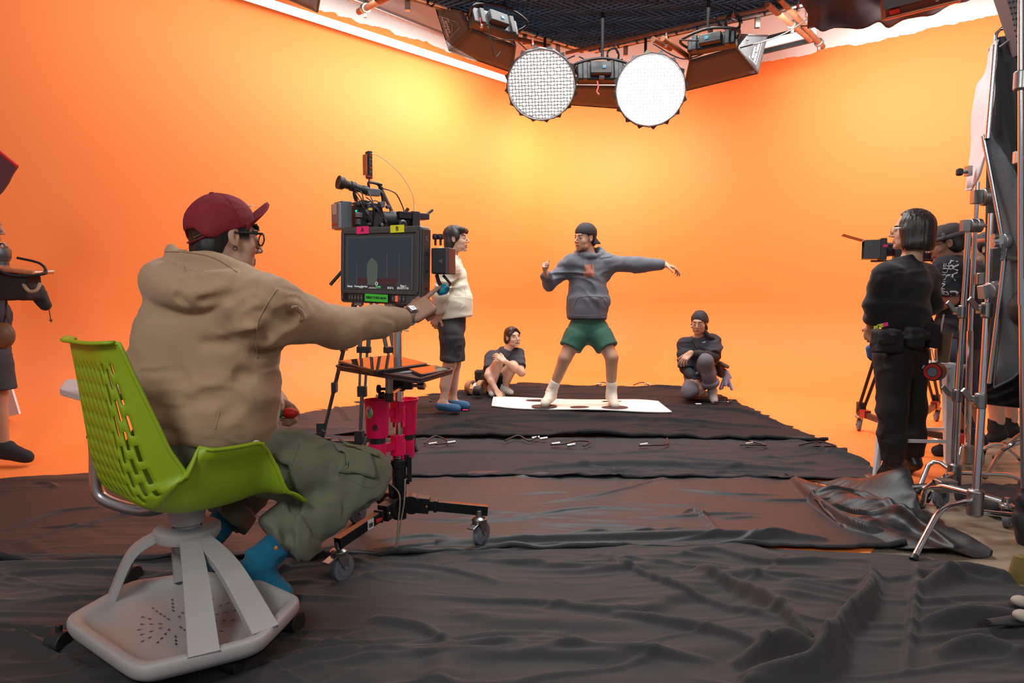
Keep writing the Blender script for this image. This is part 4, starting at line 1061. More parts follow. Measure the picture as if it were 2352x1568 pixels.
    # casters
    for (px, py) in ((138, 1500), (345, 1588), (540, 1548), (672, 1452), (300, 1340), (520, 1335)):
        p = PZ(px, py, .0); p = p+nrm(cen-p)*.0; d = nrm(V3(.3, 1, 0)); s_ = V3(d[1], -d[0], 0)
        b = MB(); b.cyl(p+U*.033-s_*.024, p+U*.033-s_*.006, .033, n=24); b.cyl(p+U*.033+s_*.006, p+U*.033+s_*.024, .033, n=24); b.cyl(p+U*.033-s_*.02, p+U*.033+s_*.02, .012)
        c_ = b.build('caster', rubber, t, bevel=.003)
        b = MB(); b.lathe(p+U*.036, [(.0365, -.027), (.0365, .027)], s_, 24); b.cyl(p+U*.05, p+U*.092, .010); cover = b.build('caster_hood', blackp, c_, bevel=.004)
    # tablet arm and its tube
    b = MB(); pth = spline([W(-.05, -.02, .39), PY(330, 1172, 2.33), PY(250, 1152, 2.36), PY(222, 1120, 2.37), PY(219, 1040, 2.37), PY(213, 945, 2.37)], 7)
    b.tube(pth, .021, 14); b.build('arm_tube', alu, t, smooth=180)
    b = MB(); b.cyl(PY(215, 1005, 2.37), PY(215, 1000, 2.37), .023); b.bar(PY(205, 990, 2.33), PY(226, 985, 2.35), .012, .03); b.build('clamp', blackm, t)
    q = [(-.0, 0)]; b = MB(); zc = PY(135, 895, 2.33)[2]
    P = [PZ(135, 890, zc), PZ(178, 886, zc) if False else PY(190, 884, 2.75), PY(330, 892, 2.72), PY(330, 912, 2.32), PY(205, 905, 2.20)]
    P = [V3(p[0], p[1], zc) for p in (V3(*PY(135, 884, 2.35)), V3(*PY(150, 884, 2.62)), V3(*PY(290, 884, 2.66)), V3(*PY(330, 884, 2.3)), V3(*PY(205, 884, 2.16)))]
    b.prism(rounded(P, .12, 4), V3(0, 0, -.022)); b.build('writing_tablet', mat('pale_grey_laminate', (.42, .44, .46), .4), t, bevel=.004)
    return t
node_chair()
# ================= the rest of the people ============================================
SK1 = (.46, .25, .16); SK2 = (.55, .33, .23); SK3 = (.40, .21, .13)
def hoodring(S, nek, F, k, r=.030, R=.085, up=.03, back=.05):
    R_ = nrm(np.cross(F, (0, 0, 1))); pts = []
    for a in np.linspace(0, 2*math.pi, 17):
        y = math.cos(a); pts.append(nek+F*(y*R*k*.9-back*.35*k)+R_*math.sin(a)*R*k*1.1+V3(0, 0, up*k+.025*k-y*.035*k))
    S.cap(nek+V3(0, 0, .02)*k, nek+V3(0, 0, .10)*k-F*.01, .066*k, .075*k, .008, op=0)
    for a, b in zip(pts[:-1], pts[1:]): S.cap(a, b, r*k*.8, k=.012)
    S.cap(nek-F*.10*k+R_*.06*k+V3(0, 0, .02), nek-F*.10*k-R_*.06*k+V3(0, 0, .02), .05*k, k=.03)
def dancer():
    Y = 6.42; q = lambda x, y, d=0: PY(x, y, Y+d)
    f = Fig('dancer', 'person in grey hoodie, green shorts and backwards cap posing on the white mat', tuple(PZ(1345, 932, .05)), (-.08, -1, 0), 1.05, SK1)
    f.torso(q(1350, 748, .02), q(1352, 640, .02), q(1354, 592, .02), q(1309, 606), q(1400, 603))
    f.head(q(1343, 547, -.02), (-.80, -.60, -.04), (.06, 0, 1), mouth=1.0, size=.99, look=(-.4, 1, 0))
    f.arm(q(1309, 606), q(1262, 650, -.02), q(1254, 630, -.17), 'R', q(1249, 612, -.21), (.75, -.1, .1), 'fist', res=.0045)
    f.arm(q(1400, 603), q(1466, 607, -.02), q(1527, 608, -.06), 'L', q(1550, 615, -.09), (0, .15, -1), [(15, 20, 10), (25, 25, 15), (35, 30, 20), (40, 35, 20)], spread=None if False else None) if False else \
        f.arm(q(1400, 603), q(1466, 607, -.02), q(1527, 607, -.06), 'L', q(1548, 614, -.09), (-.2, .15, -1), [(15, 20, 10), (25, 25, 15), (35, 30, 20), (40, 35, 20)], res=.0045)
    f.leg(q(1328, 762), q(1298, 822, -.06), q(1266, 902, .03), 'R', q(1247, 928, -.16))
    f.leg(q(1374, 762), q(1405, 820, -.10), q(1404, 904, .0), 'L', q(1416, 932, -.18))
    f.body(.0085)
    gr = mat('grey_fleece', SR(92, 93, 100), .92, bump=.3, bscale=300, sheen=.1, var=.08, vscale=6)
    T = f.top(gr, 'hoodie', q(1348, 733, .0), .180, .165, 1.30, (.98, .98), (.074, .052), .016, .0075, seed=3, collar=.0901, extra=lambda S: (hoodring(S, f.J['nek'], f.F, f.s, .034, .098, .020), S.cut(q(1347, 737), (0, 0, -1), .01)), wsc=(8, 8, 11))
    S = f.T; d = V3(0, 1, 0)
    patch('chest_print', S, q(1350, 622), V3(1, 0, .02), V3(0, 0, 1), d, mat('rust_print', (.33, .12, .08), .9, var=.35, vscale=60), T, .105, .118, 8, .003)
    b = MB()
    tub('pouch_pocket', S, [q(1318, 705, -.3), q(1326, 686, -.3), q(1340, 681, -.3), q(1372, 681, -.3), q(1386, 686, -.3), q(1396, 706, -.3)], .004, gr, T)
    for x0, x1, y1 in ((1339, 1344, 622), (1358, 1359, 614)): tub('drawstring', S, [q(x0, 582, -.25), q(x0, 597, -.25), q((x0+x1)/2, 608, -.25), q(x1, y1, -.25)], .0045, gr, T, .004)
    tub('hem_seam', S, [q(x, 722+3*math.sin((x-1296)/104*3.14), -.3) for x in np.linspace(1298, 1398, 9)], .003, gr, T)
    gs = mat('green_shorts', SR(42, 88, 72), .75, bump=.2, bscale=200, var=.1)
    f.bottoms(gs, 'shorts', (.62, .66), .145, .115, .108, .010, .0075, rhem=.112)
    sk_ = mat('cream_sock', SR(214, 205, 190), .9, bump=.5, bscale=150)
    f.foot('R', sk_, 1.06, up=.13); f.foot('L', sk_, 1.06, up=.13)
    # backwards cap
    bk = capm('black_cap_cloth', (.022, .02, .021)); h, k = f.h, f.hs; c = Fr(h(0, -.012*k, .040*k), h.y*.98+h.z*.12, h.z)
    C = Solid(); C.ell(c(0, -.006, .010), V3(.089, .108, .092)*k, c.A, .02); C.cut(c(0, 0, -.012), -c.z, .004); C.ell(c(0, .0, -.05), V3(.077, .096, .09)*k, c.A, .004, 0); C.box(c(0, .10, -.0), V3(.035, .03, .014), c.A, .01, .006, 0) if False else None
    C.disp = wrinkle(.005, (14, 14, 20), 8); cp = solid_obj('baseball_cap', C, .004, bk, f.root)
    b = MB(); G = []
    for i in range(9):
        u = -1+2*i/8; G.append([c(u*.078, -(.088*math.sqrt(max(0, 1-(u*.86)**2))+v*.095*math.sqrt(max(0, 1-abs(u)**2.6))), -.008-.030*u*u-.055*v) for v in np.linspace(0, 1, 5)])
    b.grid(G); b.build('brim', bk, cp, smooth=180, solid=.006)
    f.hair(hairm, 'crop', .004, extra=lambda S_, h_, k_: S_.cut(c(0, 0, -.004), c.z, .004), vol=.97)
    b = MB(); b.ball(h(.080*k, .0, -.028*k), .004, 6); b.build('earring', chrome, f.root)
    return f
def cream_man():
    Y = 6.16; q = lambda x, y, d=0: PY(x, y, Y+d)
    f = Fig('cream', 'standing person in a cream hoodie and black shorts smiling, behind the monitor', tuple(PZ(1030, 945, .04)), (1, .05, 0), 1.01, SK2)
    f.torso(q(1038, 742), q(1037, 640), q(1035, 592), q(1032, 612, -.19), q(1042, 612, .19))
    f.head(q(1048, 549), (1, -.18, .05), (-.05, 0, 1), smile=1, mouth=.4, size=1.0, res=.0036)
    f.arm(q(1032, 612, -.19), q(1010, 678, -.22), q(1004, 722, -.15), 'R', q(997, 742, -.12), (.3, .9, .1), 'relaxed', res=.0045)
    f.arm(q(1042, 612, .19), q(1020, 678, .2), q(1008, 720, .12), 'L')
    f.leg(q(1037, 765, -.09), q(1033, 835, -.09), q(1018, 922, -.12), 'R', q(1058, 938, -.14))
    f.leg(q(1040, 765, .09), q(1044, 835, .09), q(1040, 915, .10), 'L', q(1080, 932, .08))
    f.body(.0085)
    cr = mat('cream_fleece', SR(214, 205, 184), .9, bump=.25, bscale=300, sheen=.1, var=.04, vscale=6)
    T = f.top(cr, 'hoodie', q(1043, 733), .150, .140, 1.0, (.93, .93), (.080, .058), .017, .0075, seed=9, belly=1, extra=lambda S: (hoodring(S, f.J['nek'], f.F, f.s, .030, .085, .0), S.cut(q(1043, 730), (.12, 0, -1), .01)))
    tub('sleeve_seam', f.T, [q(1056, 590, -.4), q(1048, 610, -.4), q(1044, 640, -.4), q(1040, 670, -.4)], .0035, cr, T)
    tub('pouch_pocket', f.T, [q(1066, 660, -.4), q(1070, 680, -.4), q(1066, 700, -.4), q(1056, 712, -.4)], .0035, cr, T)
    f.bottoms(mat('black_shorts', (.028, .027, .03), .85, bump=.2, var=.2), 'shorts', (.92, .92), .128, .110, .105, .010, .0075, flat=1.0, rhem=.108)
    bl = mat('blue_sock', SR(52, 92, 128), .9, bump=.3)
    for sd in 'RL': f.foot(sd, bl, 1.05, low=True)
    f.hair(hairm, 'medium', .0038)
def crouch_girl():
    Y = 7.25; q = lambda x, y, d=0: PY(x, y, Y+d)
    f = Fig('crouch', 'person crouching in a dark tee and striped socks, holding the left corner of the mat', tuple(PZ(1140, 903, .04)), (.25, -.95, 0), .92, SK2)
    f.torso(q(1126, 876, .10), q(1155, 832, .0), q(1166, 806, -.03), q(1130, 822, .02), q(1190, 816, -.02), True)
    f.head(q(1178, 774, -.06), (.50, -.84, .06), (-.12, 0, 1), smile=.6, size=.98, look=(.4, 1, .2))
    f.arm(q(1130, 822, .02), q(1121, 862, -.20), q(1140, 896, -.28), 'R', q(1147, 907, -.30), (.1, .3, -1), 'splay', res=.0045)
    f.arm(q(1190, 816, -.02), q(1198, 856, -.18), q(1160, 830, -.30), 'L', q(1146, 820, -.30), (.1, .6, -.7), 'relaxed', res=.0045)
    f.leg(q(1120, 880, .08), q(1143, 836, -.22), q(1129, 892, -.12), 'R', q(1131, 906, -.28), calfdir=V3(-.3, .8, 0))
    f.leg(q(1142, 882, .10), q(1178, 840, -.18), q(1157, 893, -.08), 'L', q(1177, 902, -.20), calfdir=V3(-.3, .8, 0))
    f.body(.008)
    dk = mat('charcoal_tee', (.035, .035, .043), .9, bump=.2, var=.2)
    T = f.top(dk, 'tshirt', q(1128, 876, .10), .135, .130, 1.3, (.34, .34), (.070, .060), .012, .0075, seed=5, collar=.07)
    f.bottoms(mat('black_shorts2', (.014, .013, .014), .85), 'shorts', (.62, .62), .13, .095, .088, .006, .008)
    ws = bpy.data.materials.new('striped_sock'); ws.use_nodes = True; nt = ws.node_tree; wv = nt.nodes.new('ShaderNodeTexWave'); tc = nt.nodes.new('ShaderNodeTexCoord'); mp = nt.nodes.new('ShaderNodeMapping'); mp.inputs['Rotation'].default_value = (.3, .5, .0)
    nt.links.new(tc.outputs['Object'], mp.inputs[0]); nt.links.new(mp.outputs[0], wv.inputs[0]); wv.inputs['Scale'].default_value = 22
    rp = nt.nodes.new('ShaderNodeValToRGB'); rp.color_ramp.interpolation = 'CONSTANT'; rp.color_ramp.elements[0].color = (.72, .68, .64, 1); rp.color_ramp.elements[1].position = .72; rp.color_ramp.elements[1].color = (.03, .03, .03, 1)
    nt.links.new(wv.outputs[0], rp.inputs[0]); nt.links.new(rp.outputs[0], nt.nodes['Principled BSDF'].inputs['Base Color']); nt.nodes['Principled BSDF'].inputs['Roughness'].default_value = .9
    for sd in 'RL': f.foot(sd, ws, 1.0, up=.05, res=.005)
    def pony(S, h, k): S.cap(h(-.01, -.09*k, .01), h(-.04*k, -.125*k, -.075*k), .03*k, .022*k, .02); S.cap(h(-.04*k, -.125*k, -.07*k), h(-.05*k, -.11*k, -.11*k), .022*k, .008, .02); [S.cap(h(q_*.066*k, .045*k, .05*k), h(q_*.072*k, .040*k, -.03*k), .010*k, .005*k, .01) for q_ in (-1, 1)]
    fr_ = lambda S, h, k: [S.cap(h(q_*.012*k, .070*k, .098*k), h(q_*.062*k, .062*k, .040*k), .014*k, .012*k, .015) for q_ in (-1, 1)]
    f.hair(mat('dark_brown_hair', (.018, .010, .008), .42, bump=.4, bscale=70, stretch=(1, 1, .12)), 'pony', .004, extra=lambda S, h, k: (pony(S, h, k), fr_(S, h, k)))
    tub('camera_strap', f.T, [q(1180, 800, -.3), q(1172, 812, -.3), q(1160, 826, -.35), q(1150, 840, -.4)], .008, mat('strap_black', (.012, .012, .012), .7), f.root, .006, flat=.3)
    S = Solid(); S.ell(q(1106, 868, .12), V3(.07, .08, .08)); S.box(q(1104, 862, .1), V3(.06, .07, .06), None, .03); S.disp = wrinkle(.01, (12, 12, 12), 2)
    bg = solid_obj('shoulder_bag', S, .008, mat('brown_black_canvas', (.02, .014, .013), .85), None); tag(bg, 'dark pouch bag on the crouching person\'s hip', 'bag')
    return f
def kneel_woman():
    Y = 6.95; q = lambda x, y, d=0: PY(x, y, Y+d)
    f = Fig('kneel', 'person kneeling in a black head scarf, black tee and rolled grey jeans', tuple(PZ(1610, 915, .04)), (-.25, -.96, 0), .95, SK3)
    f.torso(q(1608, 862, .05), q(1604, 812, .0), q(1606, 778, -.02), q(1573, 792, .0), q(1637, 787, .0), True)
    f.head(q(1606, 741, -.06), (-.46, -.86, -.16), (.02, 0, 1), size=1.0, look=(-.3, 1, -.3))
    f.arm(q(1637, 787), q(1640, 820, -.15), q(1584, 812, -.33), 'L', q(1574, 823, -.36), (.2, .5, -.7), 'droop', res=.0045)
    f.arm(q(1573, 792), q(1574, 846, -.05), q(1599, 878, -.20), 'R', q(1609, 893, -.24), (-.2, .7, -.5), 'relaxed', res=.0045)
    f.leg(q(1594, 866, .05), q(1583, 897, -.28), q(1590, 900, .22), 'R', q(1592, 905, .36))
    f.leg(q(1622, 864, .05), q(1620, 830, -.32), q(1637, 898, -.22), 'L', q(1643, 922, -.34), calfdir=V3(0, .8, 0))
    f.body(.008)
    nv = mat('navy_black_tee', (.022, .021, .030), .9, bump=.2, var=.2)
    bl = mat('black_undershirt', (.008, .008, .009), .8)
    # fitted sleeves
    S = Solid()
    for sd in 'RL':
        sh, el, wr = f.J['sh'+sd], f.J['el'+sd], f.J['wr'+sd]; S.cap(sh, el, .058, .053, .03); S.cap(el, el*.4+wr*.6, .053, .046, .02); S.cone(el*.7+wr*.3, wr+(el-wr)*.06, .047, .038, .006, .02)
    S.disp = wrinkle(.005, (12, 12, 16), 3); solid_obj('fitted_sleeves', S, .006, bl, f.root)
    T = f.top(nv, 'tshirt', q(1606, 866, .05), .150, .145, 1.3, (.48, .48), (.083, .082), .014, .0075, seed=15, collar=.075)
    writing('shirt_logo', 'huff', .022, q(1623, 787, -.22), (1, -.1, .1), (0, 0, 1), white, T) if False else textpatch('shirt_logo', f.T, 'huff', .024, q(1623, 787, -.2), V3(1, -.1, .15), V3(0, 0, 1), V3(0, 1, 0), white, T)
    gj = mat('grey_denim', SR(92, 88, 96), .85, bump=.3, bscale=200, var=.25, vscale=6)
    f.bottoms(gj, 'jeans', (1.75, 1.76), .15, .098, .076, .014, .0075, rhem=.074, extra=lambda S: S.cone(f.J['knL']*.34+f.J['anL']*.66, f.J['knL']*.22+f.J['anL']*.78, .085, .085, .008, .004))
    gk = mat('grey_sock', SR(165, 150, 145), .9, bump=.3)
    f.foot('L', gk, 1.0, up=.07, res=.005); f.foot('R', gk, 1.0, up=.05, res=.006)
    S = Solid(); h, k = f.h, f.hs
    S.ell(h(0, -.02*k, .040*k), V3(.088, .104, .092)*k, h.A); S.cap(h(-.0, -.075*k, .01*k), h(.0, -.10*k, -.055*k), .062*k, .058*k, .04); S.cap(h(-.03*k, -.08*k, -.07*k), h(.04*k, -.08*k, -.06*k), .04*k, k=.03)
    S.box(h(0, .105*k, -.075*k), V3(.066, .10, .125)*k, h.A, .045*k, .01, 0)
    for s_ in (-1, 1): S.ell(h(s_*.085*k, .012, -.03*k), V3(.03, .03, .045), h.A, .01, 0)
    S.cap(h(.05*k, -.03*k, -.03*k), h(.075*k, -.10*k, -.05*k), .035*k, .04*k, .03); S.cap(h(-.055*k, .02*k, -.085*k), h(-.11*k, .0, -.15*k), .022*k, .026*k, .02); S.cap(h(-.11*k, .0, -.15*k), h(-.15*k, -.02*k, -.17*k), .022*k, .012*k, .02)
    S.disp = wrinkle(.008, (16, 16, 10), 7); solid_obj('head_scarf', S, .004, mat('black_scarf', (.014, .012, .014), .75, var=.2), f.root)
    b = MB(); c = h(.082*k, .01, -.045*k); b.tube([c+(h.y*math.cos(a)+h.z*math.sin(a))*.013 for a in np.linspace(0, 6.28, 14)[:-1]], .0025, 6, closed=True); b.build('hoop_earring', chrome, f.root)
    # crossbody bag, its strap and the cloth clipped to it
    tub('bag_strap', f.T, [q(1588, 775, -.3), q(1598, 792, -.3), q(1612, 812, -.3), q(1630, 826, -.2)], .010, mat('strap_black', (.012, .012, .012), .7), f.root, .004, flat=.3)
    br = mat('khaki_canvas', (.13, .095, .065), .85, bump=.3, var=.2)
    t = empty('shoulder_bag', tuple(q(1652, 850, .05)), 'khaki and brown bag hanging at the kneeling person\'s side', 'bag')
    S = Solid(); A = frame_from(V3(.35, 0, -1)); S.box(q(1653, 848, .08), V3(.035, .10, .075), (nrm(V3(1, 0, .35)), V3(0, 1, 0), nrm(V3(-.35, 0, 1))), .025); S.disp = wrinkle(.01, (14, 14, 14), 4); solid_obj('pouch', S, .006, mat('brown_canvas', (.09, .045, .03), .85, var=.2), t)
    S = Solid(); S.box(q(1658, 836, .02), V3(.055, .10, .018), (nrm(V3(1, 0, -.55)), V3(0, 1, 0), nrm(V3(.55, 0, 1))), .015); S.disp = wrinkle(.005, (14, 14, 14), 4); solid_obj('flap', S, .006, br, t)
    b = MB(); b.ball(q(1666, 849, .0), .012, 6); b.build('clip', blackm, t)
    S = Solid(); p0 = q(1668, 853, .0)
    for i in range(6):
        a = i-2.5; S.cap(p0, p0+V3(a*.022-.0, .02*math.sin(i*2.1), -.15-.03*math.sin(i*1.3+1)), .012, .016, .012)
    S.cap(p0+V3(.01, 0, -.0), p0+V3(.045, .0, -.06), .016, .015, .01)
    lc = solid_obj('cleaning_cloth', S, .005, mat('lilac_cloth', SR(150, 150, 178), .9, bump=.3), None); tag(lc, 'lilac cloth clipped to the khaki bag', 'cloth')
    return f
def lady_black():
    Y = 3.98; q = lambda x, y, d=0: PY(x, y, Y+d)
    f = Fig('lady', 'person with a black bob in black sweater and trousers, seen from behind', tuple(PZ(2060, 1098, .01)), (-.62, .78, 0), .95, SK2)
    F = f.F; R = f.R
    f.torso(q(2068, 800), q(2083, 660), q(2092, 600), q(2128, 640, .16), q(2034, 634, -.08), True)
    f.head(q(2092, 530, 0), (-.85, .50, .02), (0, 0, 1), size=.98, res=.004)
    f.arm(q(2034, 634, -.08), q(2012, 702, -.02), q(2000, 752, .10), 'L', q(1994, 782, .16), (.6, .3, 0), 'relaxed')
    f.arm(q(2128, 640, .16), q(2136, 700, .22), q(2090, 740, .40), 'R', q(2060, 745, .45), (0, -.3, -.5), 'relaxed')
    f.leg(q(2050, 818, -.07), q(2050, 935, -.08), q(2050, 1062, -.06), 'L', q(2004, 1088, .0))
    f.leg(q(2086, 818, .08), q(2093, 935, .10), q(2095, 1050, .10), 'R', q(2062, 1078, .22))
    f.body(.009)
    bk = mat('black_knit', (.010, .009, .011), .95, bump=.4, bscale=250, sheen=.12, var=.1)
    T = f.top(bk, 'sweater', q(2075, 752), .150, .150, 1.25, (.72, .8), (.078, .058), .015, .007, seed=21, collar=.070, belly=0)
    f.bottoms(mat('black_twill', (.011, .010, .011), .8, bump=.3, var=.15), 'trousers', (1.97, 1.97), .15, .112, .082, .009, .007, rhem=.066)
    sh = mat('black_leather', (.014, .012, .012), .35, bump=.2)
    for sd, dy in (('L', 0), ('R', 0)):
        o = f.foot(sd, sh, 1.06, 'shoe', .02, shoe=True, res=.005)
        an, toe = f.J['an'+sd], f.J['toe'+sd]; d = nrm(V3(*(toe-an)[:2], 0)); b = MB(); r_ = V3(-d[1], d[0], 0)
        for i in range(4): p = an+d*(.05+.022*i)+V3(0, 0, -.022-.010*i); b.tube([p-r_*.028, p+V3(0, 0, .012), p+r_*.028], .0025, 5)
        b.build('laces', blackp, o)
    h, k = f.h, f.hs; S = Solid()
    S.ell(h(0, -.018*k, .036*k), V3(.098, .110, .098)*k, h.A); S.cap(h(0, -.030*k, .02*k), h(0, -.036*k, -.070*k), .096*k, .104*k, .04)
    for s_ in (-1, 1): S.cap(h(s_*.082*k, .03*k, .0), h(s_*.080*k, .02*k, -.09*k), .022*k, k=.03)
    S.cut(h(0, 0, -.122*k), -h.z, .012); S.box(h(0, .125*k, -.04*k), V3(.062, .085, .14)*k, h.A, .03*k, .012, 0); S.cap(h(0, .0, -.05), f.J['nek']-V3(0, 0, .05), .05, .055, .01, op=0)
    S.disp = lambda P: .007*(vnoise(h.loc(P)*np.array([110, 110, 5])+3)-.5)
    solid_obj('bob_hair', S, .0034, mat('dark_brown_bob', (.020, .012, .010), .45, bump=.6, bscale=90, stretch=(1, 1, .06), spec=.6), f.root)
    b = MB(); b.tube([h(-.060, .09, .012), h(-.082, .06, .012), h(-.086, .0, .008)], .002, 6); b.tube([h(-.033+.02*math.cos(a), .10, .0+.017*math.sin(a)) for a in np.linspace(0, 6.28, 14)[:-1]], .0018, 5, closed=True); b.build('glasses', mat('thin_metal', (.5, .4, .38), .3, 1), f.root)
    # belt with pouches (worn: each its own thing)
    nyl = mat('black_nylon', (.014, .013, .014), .8, bump=.4, bscale=200, var=.2)
    belt = empty('tool_belt', tuple(q(2080, 780)), 'black nylon waist belt with pouches on the person with the bob haircut', 'belt')
    def pouch(name, px, py, d, hx, hz, hy=.035, m=nyl, pr=belt, ax=None):
        S = Solid(); S.box(q(px, py, d), V3(hx, hy, hz), ax, .022); S.disp = wrinkle(.007, (18, 18, 18), 5); return solid_obj(name, S, .005, m, pr)
    a = (nrm(V3(1, .25, 0)), nrm(V3(-.25, 1, 0)), V3(0, 0, 1))
    pouch('front_pouch', 2036, 782, -.175, .085, .065, .04, ax=a); pouch('pouch_pocket', 2038, 776, -.215, .060, .040, .02, ax=a); pouch('tool_pouch', 2100, 775, -.165, .050, .060, .04)
    pouch('radio_pouch', 2136, 770, -.06, .042, .072, .045)
    S = Solid(); pts = [q(2005, 770, .0)+V3(0, 0, 0)]; pel = q(2072, 768, 0)
    ring = [pel+R*.172*math.cos(a_)+F*.150*math.sin(a_) for a_ in np.linspace(0, 6.28, 25)[:-1]]
    b = MB(); b.tube(ring, .026, 8, closed=True, flat=.35) if False else None
    G = [[p+V3(0, 0, z) for z in (-.025, .025)] for p in ring+[ring[0]]]; b.grid(G); b.build('belt_band', nyl, belt, smooth=180, solid=.006)
    for i, (px, py, c_) in enumerate(((2022, 748, SR(205, 220, 40)), (2034, 745, SR(240, 60, 130)), (2013, 752, SR(200, 220, 60)))):
        b = MB(); b.box(q(px, py, -.185), (.028, .003, .02), (nrm(V3(1, 0, .2)), V3(0, 1, 0), nrm(V3(-.2, 0, 1)))); tp = b.build('sticky_note', mat('note%d' % i, c_, .6), smooth=None)
        tag(tp, ['yellow paper tab sticking out of the black waist pouch, beside the pink one', 'pink paper tab sticking out of the black waist pouch', 'yellow paper tab at the outer end of the black waist pouch'][i], 'note')
    writing('pouch_label', 'ARCO', .014, q(2052, 768, -.262), a[0], (0, 0, 1), mat('grey_print', (.12, .12, .12), .7), belt)
    tr = empty('tape_roll', tuple(q(2146, 852, -.10)), 'black and red roll hanging from the tool belt on a cord', 'tape roll')
    c = q(2147, 853, -.12); ax_ = nrm(V3(-.75, -.6, 0)); b = MB(); b.lathe(c, [(.014, -.032), (.052, -.032), (.052, .032), (.014, .032)], ax_, 28, caps=False); b.build('roll', blackp, tr)
    b = MB(); b.lathe(c+ax_*.033, [(.030, 0), (.045, 0), (.045, .004), (.030, .004), (.030, 0)], ax_, 28, caps=False); b.build('red_ring', red, tr); b = MB(); b.lathe(c+ax_*.032, [(.0, .0), (.026, 0), (.026, .004), (.0, .004)], ax_, 20); b.build('grey_hub', greyrub, tr)
    b = MB(); b.tube(spline([q(2137, 800, -.1), q(2139, 825, -.12), c+V3(-.02, 0, .05), c+V3(.02, 0, .05), q(2146, 825, -.11), q(2140, 800, -.1)], 4), .002, 5); b.build('cord', blackp, tr)
    S = Solid(); S.cap(q(1999, 800, .12), q(2002, 825, .12), .018, .010); S.cap(q(1996, 800, .12), q(1997, 818, .12), .016, .012); o = solid_obj('glove', S, .005, mat('blue_fabric', (.05, .12, .25), .8), None); tag(o, 'blue cloth hanging below the black-dressed person\'s left hand', 'cloth')
    return f
def cap_man():
    Y = 4.55; q = lambda x, y, d=0: PY(x, y, Y+d)
    f = Fig('capman', 'person in a flat cap and navy tee bending over the camera, behind chrome stands', tuple(PZ(2180, 1040, .01)), (-.80, .55, 0), 1.02, SK3)
    f.torso(q(2200, 800), q(2205, 665), q(2196, 598), q(2235, 632, .16), q(2178, 622, -.14))
    f.head(q(2170, 557, -.02), (-.92, .28, -.30), (-.25, 0, 1), size=1.0, res=.004)
    f.arm(q(2178, 622, -.14), q(2185, 686, -.16), q(2130, 712, .05), 'L', q(2110, 715, .1), (0, .5, -.5), 'grip')
    f.arm(q(2235, 632, .16), q(2240, 690, .3), q(2180, 700, .42), 'R')
    f.leg(q(2190, 815, -.08), q(2205, 905, -.06), q(2205, 1010, -.02), 'L', q(2140, 1034, .02))
    f.leg(q(2225, 815, .08), q(2235, 905, .12), q(2240, 1000, .14), 'R', q(2190, 1022, .2))
    f.body(.009)
    nv = mat('navy_tee', (.020, .022, .030), .9, bump=.2, var=.15)
    T = f.top(nv, 'tshirt', q(2202, 800), .158, .150, 1.25, (.44, .44), (.085, .082), .012, .008, seed=31, collar=.07, belly=0)
    d = V3(.0, 1, 0); wt = mat('faded_white_print', (.55, .55, .55), .8)
    textpatch('shirt_text', f.T, 'UNIQUE', .055, q(2214, 640, -.4), V3(.12, 0, 1), V3(-1, 0, .12), d, wt, T)
    textpatch('shirt_text', f.T, 'PRODUCT', .075, q(2232, 678, -.4), V3(1, 0, .1), V3(-.1, 0, 1), d, wt, T, bold=.001); textpatch('shirt_text', f.T, 'ART', .085, q(2232, 612, -.4), V3(.2, 0, 1), V3(-1, 0, .2), d, wt, T, bold=.001)
    f.bottoms(mat('dark_blue_denim', (.030, .042, .065), .85, bump=.3, var=.3), 'shorts', (.96, .96), .155, .118, .112, .010, .008, rhem=.110)
    bs_ = mat('black_sock', (.012, .012, .013), .85)
    for sd in 'RL': f.foot(sd, bs_, 1.1, up=.09)
    h, k = f.h, f.hs; c = Fr(h(0, -.008, .045), h.y, h.z); C = Solid(); C.ell(c(0, -.01, .004), V3(.088, .112, .070)*k, c.A, .02); C.cut(c(0, 0, -.012), -c.z, .004); C.cap(c(-.03, .09, .0), c(.03, .09, .0), .022, k=.03); C.disp = wrinkle(.004, (14, 14, 20), 8)
    cp = solid_obj('flat_cap', C, .005, mat('grey_brown_cap', (.06, .048, .045), .9, bump=.3), f.root)
    b = MB(); rg = [c(.096*math.cos(a)*k, -.008+.116*math.sin(a)*k, -.006) for a in np.linspace(0, 6.28, 25)[:-1]]; G = [[p+c.z*z for z in (-.012, .012)] for p in rg+[rg[0]]]; b.grid(G); b.build('head_strap', mat('grey_strap', (.12, .10, .095), .8), cp, smooth=180, solid=.004)
    b = MB(); b.box(c(-.060, -.105, .0), (.03, .03, .045), c.A); b.box(c(-.094, .03, .01), (.012, .02, .03), c.A); b.build('strap_buckle', greyrub, cp, bevel=.004)
    f.hair(hairm, 'short', .0045, extra=lambda S_, h_, k_: (S_.cut(c(0, 0, -.005), c.z, .004)))
    b = MB()
    for s_ in (-1, 1): b.tube([h(s_*.033+.021*math.cos(a), .104, .003+.017*math.sin(a)) for a in np.linspace(0, 6.28, 14)[:-1]], .002, 5, closed=True)
    b.tube([h(-.06, .1, .01), h(-.082, .0, .008)], .002, 5); b.build('glasses', blackp, f.root)
